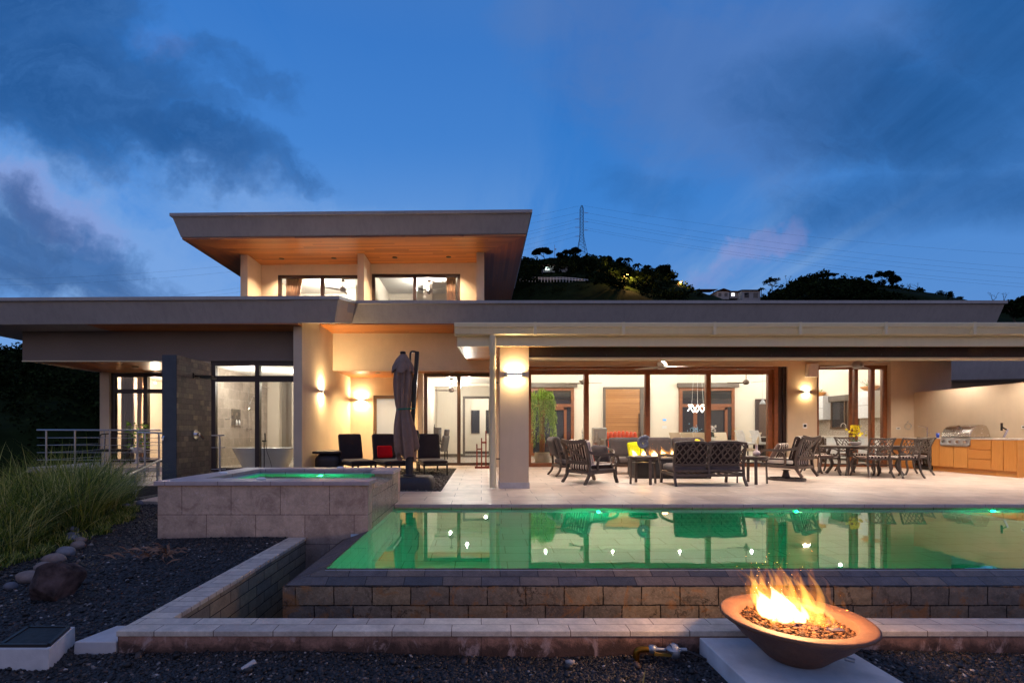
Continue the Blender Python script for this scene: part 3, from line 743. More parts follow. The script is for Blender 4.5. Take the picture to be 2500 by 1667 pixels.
# ---- openings of the far living room wall
def farwin(x0, x1, z1, y=21.38, door=True):
    f = glazed('window', x0, x1, 0.05, z1, y, [], [z1 - .78], fw=.13, dp=.10, mat='frame_wood', panes=False)
    xm = x0 + (x1 - x0) * .28
    m = MB(); m.box(x0 + .13, x1 - .13, y + .06, y + .07, .1, z1 - .13); m.build('pane', 'dark_glass', f)
    m = MB(); m.box(xm - .08, xm + .08, y - .03, y + .01, .1, z1 - .85); m.box(x1 - .45, x1 - .33, y - .03, y + .01, .1, z1 - .85); m.box(xm - .08, x1 - .33, y - .03, y + .01, z1 - .98, z1 - .85)
    m.build('door_leaf', 'frame_wood', f)
    MB().box(x0 - .12, x1 + .12, y - .14, y - .005, z1 + .005, z1 + .20).build('pelmet', 'trim_grey', f)
    return f
farwin(2.15, 4.08, 3.03); farwin(8.72, 11.15, 3.03)
f = glazed('front_door', 5.38, 7.42, 0.02, 3.06, 21.37, [], [], fw=.09, dp=.11, mat='trim_grey', panes=False, label='wide front door of horizontal timber boards')
MB().box(5.47, 7.33, 21.40, 21.46, .1, 2.97).build('door_panel', 'wood_door', f)
MB().box(6.98, 7.14, 21.36, 21.40, .1, 2.97).build('steel_strip', 'trim_grey', f)
m = MB(); m.tube([(6.92, 21.33, .7), (6.92, 21.33, 1.9)], .02, 8); m.build('handle', 'black_metal', f)
f = glazed('door', 12.1, 13.3, 0.02, 2.53, 21.39, [], [], fw=.12, dp=.1, mat='frame_dark', panes=False, label='dark interior door')
MB().box(12.2, 13.2, 21.42, 21.48, .05, 2.43).build('door_panel', 'frame_bronze', f)
# office doorway casing
glazed('door_frame', -.80, .42, 0.0, 2.62, 20.96, [], [], fw=.10, dp=.06, mat='trim_grey', panes=False)
MB().box(-1.9, -.80, 20.975, 21.0, .006, .14).build('baseboard', 'trim_grey', house); MB().box(-1.9, 2, 23.97, 24.0, .006, .14).build('baseboard', 'trim_grey', house)
for x0 in (-.50, .55 - .35 + .02):
    f = glazed('window', x0, x0 + .42, 1.02, 2.16, 23.93, [], [], fw=.03, dp=.05, mat='frame_dark', panes=False)
    MB().box(x0 + .03, x0 + .39, 23.95, 23.97, 1.04, 2.14).build('pane', 'dark_glass', f)
# kitchen built-ins on the east wall
MB().box(13.98, 14.37, 17.3, 18.4, 1.59, 2.56).build('wall_cabinet', 'cabinet_white', house, bevel=.006)
kc = MB().box(13.98, 14.37, 19.9, 21.3, 1.59, 2.56).build('wall_cabinet', 'cabinet_white', house, bevel=.006)
m = MB(); m.box(13.975, 13.985, 19.9, 21.3, 2.05, 2.062); m.box(13.975, 13.985, 20.6, 20.612, 1.59, 2.56); m.box(13.975, 13.985, 17.3, 18.4, 2.05, 2.06); m.build('cabinet_seam', 'trim_grey', kc)
MB().box(13.8, 14.37, 16.4, 21.4, .08, .88).build('base_cabinet', 'cabinet_white', house)
MB().box(13.75, 14.37, 16.3, 21.45, .88, .93).build('worktop', 'stone_counter', house)
MB().box(14.35, 14.378, 16.3, 20.7, .93, 1.59).build('backsplash', 'mosaic', house)
MB().box(14.2, 14.37, 18.4, 19.9, 2.30, 2.53).build('pelmet', 'trim_grey', house)
MB().box(14.33, 14.37, 18.45, 19.85, 1.28, 2.30).build('kitchen_window', 'dark_glass', house)
m = MB(); 
for y in (18.45, 18.95, 19.1, 19.85): m.box(14.30, 14.34, y, y + .08, 1.28, 2.3)
m.box(14.30, 14.34, 18.4, 19.95, 1.2, 1.28); m.build('window_frame', 'frame_bronze', house)
MB().box(13.9, 14.36, 20.75, 21.35, .95, 1.58).build('oven', 'black_metal', house, bevel=.01)
# neighbouring wing seen past the end of the house
m = MB(); m.hexa([(15.2, 18.9, 3.05), (24, 17.2, 3.05), (24, 26, 3.05), (15.2, 26, 3.05), (15.0, 18.75, 3.75), (24, 17.0, 3.75), (24, 26, 3.75), (15.0, 26, 3.75)])
nb = thing('garage_wing', 'low grey wing behind the barbecue wall, seen past the beige end wall', 'building')
m.build('roof', 'fascia_paint', nb)
m = MB(); m.hexa([(15.0, 19.9, 0), (24, 18.3, 0), (24, 25, 0), (15.0, 25, 0), (15.0, 19.9, 3.05), (24, 18.3, 3.05), (24, 25, 3.05), (15.0, 25, 3.05)]); m.build('wall', 'plaster_ext', nb)
# outdoor kitchen wall
bw = MB().box(13.35, 13.55, 10.2, 15.0, 0, 2.295).build('barbecue_wall', 'plaster_ext'); tag(bw, 'chest-high beige screen wall running behind the steel grill', 'wall'); bw['label'] = 'tall beige screen wall running behind the steel grill'
# ================================================================ GROUND, PATIO, POOL
WZ = -.063
m = MB()
m.box(-1.29, 15.5, 7.26, 8.82, -.3, 0); m.box(-.73, 15.5, 8.82, 14.6, -.3, 0); m.box(SX, .42, 14.6, 17.0, -.3, 0); m.box(.42, 15.5, 14.6, 15.26, -.3, 0)
m.box(-5.4, -1.29, 7.55, 8.82, -.3, 0)
m.box(-8.3, -5.4, 9.9, 13.03, -.3, -.02)
struct(m.build('patio', 'patio_tiles'))
# gravel patch under the umbrella and loungers
def pebbles(name, n, area, zf, mat, size=(.007, .014), seg=1, seed=1):
    """n flattened stones strewn through area() points, one object"""
    r = np.random.default_rng(seed)
    P = area(r, n); n = len(P)
    # octahedron split once = 18 vertices, 32 faces
    bm = bmesh.new(); bmesh.ops.create_icosphere(bm, subdivisions=seg, radius=1)
    V = np.array([v.co for v in bm.verts]); F = np.array([[v.index for v in f.verts] for f in bm.faces]); bm.free()
    s = r.uniform(size[0], size[1], (n, 1, 1)) * np.stack([r.uniform(.8, 1.5, n), r.uniform(.7, 1.1, n), r.uniform(.45, .8, n)], 1)[:, None, :]
    W = V[None] * s * (1 + r.normal(0, .10, (n, len(V), 1)))
    a = r.uniform(0, 6.28, n); ca, sa = np.cos(a)[:, None], np.sin(a)[:, None]
    tl = r.normal(0, .35, (n, 1))
    x, y, z = W[..., 0], W[..., 1], W[..., 2]
    z2 = z + tl * x
    X_, Y_ = x * ca - y * sa, x * sa + y * ca
    W = np.stack([X_, Y_, z2], 2)
    zz = zf(P[:, 0], P[:, 1])
    W += np.stack([P[:, 0], P[:, 1], zz + s[:, 0, 2] * r.uniform(-.3, 1.1, n)], 1)[:, None, :]
    Fa = (F[None] + (np.arange(n) * len(V))[:, None, None]).reshape(-1, 3)
    return npmesh(name, W.reshape(-1, 3), Fa, mat, smooth=True)
def rect(x0, x1, y0, y1, keep=None, near=0):
    def f(r, n):
        x = r.uniform(x0, x1, n)
        t_ = r.uniform(0, 1, n); y = y0 + (y1 - y0) * (t_ ** (1 + near))
        P = np.stack([x, y], 1)
        return P[keep(P[:, 0], P[:, 1])] if keep is not None else P
    return f
MB().box(SX, -.73, 8.82, 14.6, -.3, -.03).build('gravel_patch_bed', 'artificial_stone_base').__setitem__('kind', 'structure')
struct(pebbles('patch_gravel', 26000, rect(SX, -.74, 8.83, 14.59), lambda x, y: -.03 + 0 * x, 'pebbles_patch', (.010, .020), seed=3), 'stuff')
# terrain: one sheet that falls away behind the grass and reaches the far hills
def gz_bed(x, y):
    """height of the black gravel bed and the lawn edge"""
    h = -.27 + .055 * np.clip(y - 3.0, 0, 4) 
    return h + .015 * np.sin(x * 2.1 + y * 1.3) + .012 * np.sin(y * 3.7 - x)
def gz_all(x, y):
    h = gz_bed(x, y)
    edge = np.where(y < 4.2, -3.55 - 0.15*(y-3), -3.73 - .75 * (y - 4.2)) - .5
    edge = np.maximum(edge, -5.9)
    drop = np.clip((edge - x), 0, None)
    h = h - .16 * drop - .012 * drop ** 2 * (drop < 40) 
    far = np.clip(y - 24, 0, None)
    h = np.where((x > -8) & (y > 15), -.35 - .05 * far, h)
    return np.maximum(h, -14)
def grid(xs, ys, zf):
    Xg, Yg = np.meshgrid(xs, ys); Zg = zf(Xg, Yg)
    V = np.stack([Xg, Yg, Zg], 2).reshape(-1, 3); nx = len(xs); ny = len(ys)
    i, j = np.meshgrid(np.arange(nx - 1), np.arange(ny - 1)); a = (j * nx + i).ravel()
    return V, np.stack([a, a + 1, a + nx + 1, a + nx], 1)
def spaced(a, b, c, n1, far, n2):
    return np.concatenate([np.linspace(a, b, n1), np.linspace(b, far, n2)[1:]])
# outside the pool footprint: strips of the sheet
mt, t, b_, o_ = newmat('soil')
p = t.new('ShaderNodeNewGeometry').outputs['Position']
n = t.noise(p, 90, 4, .7); t.put(b_.inputs['Base Color'], t.mix(t.rng(n, .35, .7), (.006, .007, .009), (.028, .028, .032)))
b_.inputs['Roughness'].default_value = .7; t.put(b_.inputs['Normal'], t.bump(n, .8, .01))
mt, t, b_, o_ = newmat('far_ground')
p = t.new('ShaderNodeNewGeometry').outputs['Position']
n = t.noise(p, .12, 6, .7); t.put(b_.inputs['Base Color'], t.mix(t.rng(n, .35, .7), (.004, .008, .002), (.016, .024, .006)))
b_.inputs['Roughness'].default_value = .95; b_.inputs['Specular IOR Level'].default_value = .03
V, F = grid(np.concatenate([-np.geomspace(400, 2.3, 60), np.linspace(-2.2, 16, 60), np.geomspace(16.5, 500, 26)]),
            np.concatenate([[-40, -15, -6, -2], np.linspace(0, 2.90, 14)]), lambda x, y: gz_all(x, np.maximum(y, .0)))
V2, F2 = grid(np.concatenate([-np.geomspace(400, 2.35, 70), [-2.2]]), np.concatenate([np.linspace(2.90, 12, 50), np.geomspace(12.5, 900, 50)]), gz_all)
V3, F3 = grid(np.concatenate([np.linspace(-8, 16, 30), np.geomspace(17, 500, 30)]), np.concatenate([np.linspace(24.3, 40, 8), np.geomspace(42, 900, 40)]), lambda x, y: gz_all(np.maximum(x, 0), y))
V4, F4 = grid(np.concatenate([np.linspace(15.5, 30, 10), np.geomspace(31, 500, 12)]), np.linspace(2.9, 24.3, 12), lambda x, y: -.3 + 0 * x)
allV = np.concatenate([V, V2, V3, V4]); allF = np.concatenate([F, F2 + len(V), F3 + len(V) + len(V2), F4 + len(V) + len(V2) + len(V3)])
struct(npmesh('ground', allV, allF, 'soil', smooth=True))
# black pebbles over the near bed (denser near the lens)
def edge_x(y):
    e = np.interp(y, [2.4, 3.0, 3.6, 4.2, 5.0, 5.8, 6.6, 7.4, 8.4], [-3.5, -3.6, -3.85, -4.05, -4.15, -4.15, -4.4, -5.0, -5.9])
    return e
keep2 = lambda x, y: ~((x > 1.30) & (x < 2.10))
keep1 = lambda x, y: (x > edge_x(y) - .42) & ~((x > -3.72) & (y > 5.54)) & ~((x > -2.21) & (y > 2.92))
struct(pebbles('bed_gravel', 66000, rect(-6.3, -2.2, 2.25, 8.4, keep1, near=.55), lambda x, y: gz_bed(x, y) - .003, 'pebbles', (.007, .0155), seed=5), 'stuff')
struct(pebbles('coarse_gravel', 2600, rect(-5.8, 3.7, 2.3, 8.0, lambda x, y: keep1(x, y) & keep2(x, y) & ((x < -2.21) | (y < 2.94)), near=.5), lambda x, y: gz_bed(x, y) - .001, 'pebbles', (.013, .027), seed=9), 'stuff')
struct(pebbles('front_gravel', 40000, rect(-2.25, 3.7, 2.30, 2.95, keep2), lambda x, y: gz_bed(x, y) - .003, 'pebbles', (.006, .0135), seed=6), 'stuff')
# ---- swimming pool
pool = thing('swimming_pool', 'long infinity pool glowing green with a stone faced overflow edge', 'pool')
PX0, PX1, PY0, PY1 = -1.29, 15.5, 4.03, 7.28
MB().box(PX0, PX1, PY0, PY1, -1.5, -1.42).build('pool_floor', 'pool_tiles', pool)
MB().box(PX0, PX1, PY1, PY1 + .25, -1.5, -.045).build('pool_wall', 'pool_tiles_x', pool)
MB().box(PX0 - .014, PX0, PY0, 5.55, -1.5, WZ - .006).build('pool_wall', 'pool_tiles_y', pool)
MB().box(PX0 - .2, PX0, 5.55, PY1 + .2, -1.5, WZ - .03).build('pool_wall', 'pool_tiles_y', pool)
MB().box(PX0, PX1, PY0 - .012, PY0, -1.5, WZ - .006).build('pool_wall', 'pool_tiles_x', pool)
m = MB(); m.box(PX0, PX1, 7.235, 7.258, -.045, -.002); c = m.build('coping', 'coping_stone', pool)
# sloping overflow cap and its stone face
m = MB()
m.hexa([(-1.56, 3.87, -.5), (PX1, 3.87, -.5), (PX1, 4.03, -.5), (-1.29, 4.03, -.5), (-1.56, 3.87, -.148), (PX1, 3.87, -.148), (PX1, 4.04, WZ + .004), (-1.30, 4.04, WZ + .004)])
m.hexa([(-1.56, 3.87, -.5), (-1.30, 4.04, -.5), (-1.30, 5.56, -.5), (-1.56, 5.56, -.5), (-1.56, 3.87, -.148), (-1.30, 4.04, WZ + .004), (-1.30, 5.56, WZ + .004), (-1.56, 5.56, -.148)])
m.build('weir_cap', 'weir_top', pool)
MB().box(-1.575, PX1, 3.855, 3.87, -1.2, -.150).build('weir_face', 'weir_face', pool)
MB().box(-1.575, -1.56, 3.87, 5.56, -1.2, -.150).build('weir_face', 'weir_face_y', pool)
m = MB(); m.add([(PX0 - .02, PY0 + .0, WZ), (PX1, PY0 + .0, WZ), (PX1, PY1, WZ), (PX0 - .02, PY1, WZ)], [(0, 1, 2, 3)])
struct(m.build('pool_water', 'water'))
emit('pool_lens', (.30, 1, .42), 4.5)
PL = (1.74, 4.68, 7.60, 10.6, 13.5)
GREEN = (.0, 1, .30)
for i, x in enumerate(PL):
    m = MB(); m.tube([(x, PY1, -.34), (x, PY1 - .02, -.34)], .085, 20)
    l_ = m.build('pool_lamp', 'chrome', pool)
    MB().tube([(x, PY1 - .115, -.34), (x, PY1 - .125, -.34)], .048, 20).build('lens', 'pool_lens', l_)
    lamp('POINT', (x, PY1 - .06, -.34), (115, 115, 70, 34, 20)[i], GREEN, .02, parent=l_)
for x_ in (-.35, 4.2, 9.0):  # unseen front wall lamps, added to fill the pool with green light
    l_ = MB().tube([(x_, PY0, -.50), (x_, PY0 + .02, -.50)], .085, 20).build('pool_lamp', 'chrome', pool)
    lamp('POINT', (x_, PY0 + .12, -.50), 72 if x_ < 0 else 26 if x_ < 6 else 9, GREEN, .05, parent=l_)
# ---- spa
spa = thing('spa_tub', 'raised square stone spa with pale coping and green lit water', 'spa')
x0, x1, y0, y1 = -3.70, -1.295, 5.56, 7.55; sz = .50
MB().box(x0, x1, y0, y0 + .2, -1.3, sz - .035).build('wall', 'spa_stone', spa)
MB().box(x1 - .02, x1 + .001, y0 + .2, y1, -1.45, .30).build('wall', 'spa_stone_y', spa, label='wet textured side wall where the spa spills into the pool')
MB().box(x0, x0 + .2, y0 + .2, y1, -.4, sz - .035).build('wall', 'spa_stone_y', spa)
MB().box(x0, x1 , y1 - .0, y1 + .2, -.3, sz - .035).build('wall', 'spa_stone', spa)
MB().box(x1 - .26, x1 - .02, y0 + .2, y0 + .32, -.3, sz - .035).build('wall', 'spa_stone_y', spa)
MB().box(x1 - .26, x1 + .001, y1 - .45, y1, .30, sz - .035).build('wall', 'spa_stone_y', spa)
m = MB(); m.box(x0 - .03, x1 + .02, y0 - .03, y0 + .36, sz - .035, sz + .012)
m.box(x0 - .03, x0 + .32, y0 + .36, y1 + .2, sz - .035, sz + .012); m.box(x0 + .32, x1 + .02, y1 - .12, y1 + .2, sz - .035, sz + .012)
m.box(x1 - .30, x1 + .02, y1 - .50, y1 - .12, sz - .035, sz + .012)
m.build('coping', 'coping_stone', spa, bevel=.004)
m = MB(); m.hexa([(x1 - .28, y0 + .36, .30), (x1, y0 + .36, .28), (x1, y1 - .5, .28), (x1 - .28, y1 - .5, .30), (x1 - .28, y0 + .36, .43), (x1 + .004, y0 + .36, .395), (x1 + .004, y1 - .5, .395), (x1 - .28, y1 - .5, .43)])
m.build('spillway', 'spa_stone_y', spa)
MB().box(x1 - .24, x1 + .001, y0 + .2, y0 + .36, .30, sz - .035).build('wall', 'spa_stone_y', spa)
MB().box(x0 + .2, x1 - .2, y0 + .2, y1, -.42, -.36).build('tub_floor', 'pool_tiles', spa)
m = MB(); m.box(x0 + .2, x0 + .322, y0 + .2, y1, -.36, .46); m.box(x0 + .32, x1 - .28, y1 - .10, y1, -.36, .464); m.box(x1 - .30, x1 - .26, y0 + .36, y1, -.36, .42)
m.box(x0 + .3, x1 - .26, y0 + .2, y0 + .355, -.36, .464); m.build('tub_lining', 'pool_tiles_x', spa)
m = MB(); m.add([(x0 + .3, y0 + .34, .436), (x1 - .27, y0 + .34, .436), (x1 - .27, y1 - .09, .436), (x0 + .3, y1 - .09, .436)], [(0, 1, 2, 3)])
struct(m.build('spa_water', 'water_spa'))
l_ = MB().tube([(-2.45, y1 - .10, .16), (-2.45, y1 - .12, .16)], .075, 18).build('spa_lamp', 'chrome', spa)
MB().tube([(-2.45, y1 - .195, .16), (-2.45, y1 - .205, .16)], .045, 18).build('lens', 'pool_lens', l_)
lamp('POINT', (-2.45, y1 - .15, .16), 26, GREEN, .02, parent=l_)
lamp('POINT', (-3.0, y0 + .75, .05), 12, (.1, 1, .12), .05, parent=l_)
# small skimmer fittings on the coping
for i, (a, b2, lb) in enumerate(((-2.62, 5.78, 'small pale lid lying on the front coping of the spa'), (-3.5, 6.6, 'small pale lid lying on the left coping of the spa'), (-2.2, 7.6, 'small pale lid lying on the rear coping of the spa'))):
    m = MB(); m.lathe([(.001, 0), (.06, 0), (.06, .012), (.04, .022), (.001, .024)], 14, c=(0, 0, 0), sx=1, sy=.7)
    c = m.build('jet_cap', 'white_plastic'); c.location = (a, b2, sz + .0125); tag(c, lb, 'cap', 'caps on the spa coping')
# ---- catch basin
basin = thing('catch_basin', 'low L-shaped stone basin wall below the overflow edge of the pool', 'wall')
m = MB(); m.box(-2.21, PX1, 2.94, 3.15, -.165, -.13); m.box(-2.21, -2.0, 3.15, 5.56, -.165, -.13)
m.build('basin_cap', 'basin_top', basin, bevel=.005)
MB().box(-2.205, PX1, 2.95, 3.14, -1.2, -.165).build('basin_wall', 'basin_face', basin)
MB().box(-2.205, -2.01, 3.14, 5.56, -1.2, -.165).build('basin_wall', 'basin_in', basin)
MB().box(-2.0, PX1, 3.14, 3.15, -1.2, -.17).build('basin_lining', 'weir_face', basin)
MB().box(-2.01, PX1, 3.15, 3.855, -1.25, -1.2).box(-2.01, -1.575, 3.855, 5.56, -1.25, -1.2).build('basin_floor', 'weir_face', basin)
struct(MB().add([(-2.01, 3.14, -.80), (PX1, 3.14, -.80), (PX1, 3.87, -.80), (-2.01, 3.87, -.80)], [(0, 1, 2, 3)]).add([(-2.01, 3.87, -.80), (-1.56, 3.87, -.80), (-1.56, 5.56, -.80), (-2.01, 5.56, -.80)], [(0, 1, 2, 3)]).build('basin_water', 'water'))
# plinth of the fire bowl
pl = MB().box(1.315, 2.09, 1.2, 2.935, -.6, -.165).build('concrete_plinth', 'concrete_white', bevel=.006); tag(pl, 'smooth pale concrete plinth carrying the fire bowl', 'plinth')
# ================================================================ LIGHT FITTINGS
def downlight(loc, e, label, group, col=(1, .92, .82), size=.13, trim='ceiling_white', glow='lamp_white', cone=None, rot=None):
    t_ = thing('downlight', label, 'ceiling light', loc, group=group)
    m = MB(); m.lathe([(.055, 0), (.085, 0), (.085, -.008), (.055, -.012)], 20); m.build('trim_ring', trim, t_)
    m = MB(); m.lathe([(.001, -.003), (.054, -.003)], 20); m.add([], []); m.build('lens', glow, t_)
    if cone: lamp('SPOT', (0, 0, -.03), e, col, .05, parent=t_, spot=cone, blend=.7)
    else:
        MB().tube([(0, 0, -.01), (0, 0, -.22)], .008, 6).build('stem', trim, t_); MB().lathe([(.001, -.262), (.02, -.257), (.027, -.24), (.02, -.223), (.001, -.218)], 14).build('added_globe', glow, t_)  # stem and globe are added, so the lowered bulb also brightens the ceiling
        lamp('POINT', (0, 0, -.345), e * .8, col, .035, parent=t_)
    return t_
ORD = ('first', 'second', 'third', 'fourth', 'fifth', 'sixth')
zu = lambda x: 6.66 - .10 * (1.28 - x) / 9.78 - .032
ups = [('leftmost of the four black ringed lights under the upper eaves', -6.31), ('second from the left of the four lights under the upper eaves', -4.66),
       ('third from the left of the four lights under the upper eaves', -2.73), ('rightmost of the four black ringed lights under the upper eaves', -1.03)]
for lb, x in ups:
    downlight((x, 15.37, zu(x)), 480, lb, 'lights under the upper eaves', trim='black_metal', cone=R(118), col=(1, .72, .46))
downlight((-3.35, 15.75, 2.987), 620, 'small light in the recess soffit above the loungers', 'lights in the recess soffit', trim='steel', cone=R(140), col=WARM)
downlight((-.93, 15.4, 2.987), 120, 'small light in the recess soffit above the office door', 'lights in the recess soffit', trim='steel', cone=R(130), col=WARM)
downlight((-10.1, 14.2, 2.985), 120, 'small dark light in the timber soffit of the left terrace', 'lights in the terrace soffit', trim='black_metal', cone=R(120), col=(1, .8, .6))
lr = 'recessed lights in the living room ceiling'
for i, x in enumerate((2.6, 5.3, 8.0, 10.9)):
    for y in (16.6, 19.6):
        downlight((x, y, 3.945), 145, f"living room ceiling light in the {'row nearest the glass' if y < 17 else 'row nearest the front door'}, {ORD[i]} from the left", lr)
downlight((13.0, 17.6, 3.945), 105, 'kitchen ceiling light above the worktop nearer the sliding door', lr); downlight((13.0, 20.3, 3.945), 95, 'kitchen ceiling light above the oven corner', lr)
for p_, lb in (((-.5, 17.0, 3.045), 'office ceiling light just inside the sliding door'), ((-1.2, 18.9, 3.045), 'office ceiling light above the desk'), ((.2, 22.5, 3.045), 'ceiling light in the hall behind the office doorway')):
    downlight(p_, 150, lb, 'recessed lights in the office ceiling')
downlight((-3.3, 18.4, 2.995), 200, 'white recessed light behind the frosted door', 'recessed light behind the frosted door', col=COOL)
downlight((-5.55, 15.4, 2.975), 135, 'bathroom ceiling light seen through the right transom pane', 'recessed lights in the bathroom ceiling')
downlight((-6.9, 14.6, 2.975), 100, 'bathroom ceiling light above the shower side of the room', 'recessed lights in the bathroom ceiling')
downlight((-10.4, 17.3, 2.955), 190, 'bedroom ceiling light deeper in the room', 'recessed lights in the bedroom ceiling', col=(1, .76, .56)); downlight((-10.9, 16.25, 2.955), 150, 'added bedroom ceiling light just behind the curtains', 'recessed lights in the bedroom ceiling', col=(1, .74, .52))  # second light added near the glass to brighten the terrace soffit
for x in (-5.6, -1.9):
    downlight((x, 17.2, 6.475), 300, f"ceiling light inside the upper {'left' if x < -3 else 'right'} room", 'recessed lights in the upper rooms')
# canopy downlights (set in the sloping timber ceiling)
for i, x in enumerate((1.6, 3.9, 6.2, 8.5, 10.8, 12.9)):
    for y in (9.85, 13.3, 11.5):  # the row nearest the pool is added to brighten the front of the patio
        z = 2.672 + .1033 * (y - 9.02) - .004
        downlight((x, y, z), 190, f"patio canopy light in the {'added pool side' if y < 10 else 'house side' if y > 13 else 'middle'} row, {ORD[i]} from the left", 'recessed lights in the patio canopy', col=(1, .87, .74), cone=R(128))
# wall lamps that wash light up and down
def sconce(loc, rz, label, e=4.0, w=.30):
    t_ = thing('wall_lamp', label, 'wall lamp', loc, rz, 'up and down wall lamps')
    m = MB(); m.tube([(-w / 2, -.055, 0), (w / 2, -.055, 0)], .024, 12)
    for s_ in (-1, 1): m.lathe([(.001, -.036), (.034, -.03), (.034, .03), (.001, .036)], 12, c=(s_ * w / 2 * .92, -.055, 0))
    m.build('lamp_bar', 'zinc', t_)
    MB().box(-.05, .05, -.04, 0, -.035, .035).build('wall_plate', 'zinc', t_)
    m = MB()
    for s_ in (-1, 1): m.box(-w * .36, w * .36, -.068, -.042, s_ * .0245 - .002, s_ * .0245 + .002)
    m.build('glow_strip', 'lamp_warm', t_)
    for s_ in (-1, 1):
        l_ = lamp('AREA', (0, -.062, s_ * .040), e, WARM, .1, rot=(R(180) if s_ > 0 else 0, 0, 0), parent=t_); l_.data.shape = 'RECTANGLE'; l_.data.size = w * .8; l_.data.size_y = .05
    return t_
sconce((.632, 9.27, 2.17), 0, 'wall lamp glowing on the tall plastered post by the downpipe', 13.0, .36)
sconce((-4.20, 17.0, 2.20), 0, 'wall lamp on the deep recess wall left of the frosted door', 45.0)
sconce((SX, 13.9, 2.24), R(90), 'wall lamp on the long beige side wall facing right', 75.0, .16)
sconce((10.0, 15.0, 2.31), 0, 'wall lamp on the beige wall below the white speaker', 8.0, .26)
# strip glow over the kitchen cupboards
lamp('AREA', (14.15, 20.6, 2.62), 8, (1, .86, .6), .3, rot=(R(180), 0, 0), parent=kc)
# ================================================================ PATIO FURNITURE
def arc(p0, p1, p2, n=8):
    p0, p1, p2 = map(Vector, (p0, p1, p2))
    return [tuple(p0 * (1 - t) ** 2 + p1 * 2 * t * (1 - t) + p2 * t * t) for t in [i / n for i in range(n + 1)]]
def chain(*ctrl, n=4):
    """smooth curve through control points (Catmull-Rom)"""
    P = [Vector(c) for c in ctrl]; P = [P[0] * 2 - P[1]] + P + [P[-1] * 2 - P[-2]]; out_ = []
    for i in range(1, len(P) - 2):
        for k in range(n):
            t = k / n; a, b, c, d_ = P[i - 1], P[i], P[i + 1], P[i + 2]
            out_.append(tuple(.5 * ((2 * b) + (c - a) * t + (2 * a - 5 * b + 4 * c - d_) * t * t + (3 * b - a - 3 * c + d_) * t ** 3)))
    out_.append(tuple(P[-2])); return out_
def lattice(m, o, ux, uz, w, h, nx, t=.012, d=.012, skip=None, oval=False):
    """crossing diagonal bars clipped to a w x h panel; o = lower left corner, ux/uz unit vectors"""
    o, ux, uz = Vector(o), Vector(ux), Vector(uz); step = w / nx; nrm = ux.cross(uz)
    k = 1.25
    for s_ in (1, -1):
        i = -int(h / step * k) - 2
        while i <= nx + int(h / step * k) + 2:
            # line x = i*step + s*z/k
            z0, z1 = 0, h
            xa, xb = i * step, i * step + s_ * h / k
            pts = []
            for (xx, zz) in ((xa, 0), (xb, h)): pts.append((xx, zz))
            (xA, zA), (xB, zB) = pts
            def clip(xA, zA, xB, zB):
                t0, t1 = 0, 1; dx = xB - xA
                if abs(dx) < 1e-9: return None
                ta, tb = (0 - xA) / dx, (w - xA) / dx
                if ta > tb: ta, tb = tb, ta
                t0, t1 = max(t0, ta), min(t1, tb)
                return (t0, t1) if t1 - t0 > .03 else None
            c = clip(xA, zA, xB, zB)
            if c:
                p = o + ux * (xA + (xB - xA) * c[0]) + uz * (zA + (zB - zA) * c[0]); q = o + ux * (xA + (xB - xA) * c[1]) + uz * (zA + (zB - zA) * c[1])
                m.bar(p + nrm * (.0015 * s_), q + nrm * (.0015 * s_), t, d, up=tuple(nrm))
            i += 1
    if oval:
        pts = []
        for a in range(25):
            an = a / 24 * 6.2832; pts.append(o + ux * (w / 2 + math.cos(an) * w * .16) + uz * (h / 2 + math.sin(an) * h * .26) + nrm * .004)
        m.path(pts, t, d, up=tuple(nrm))
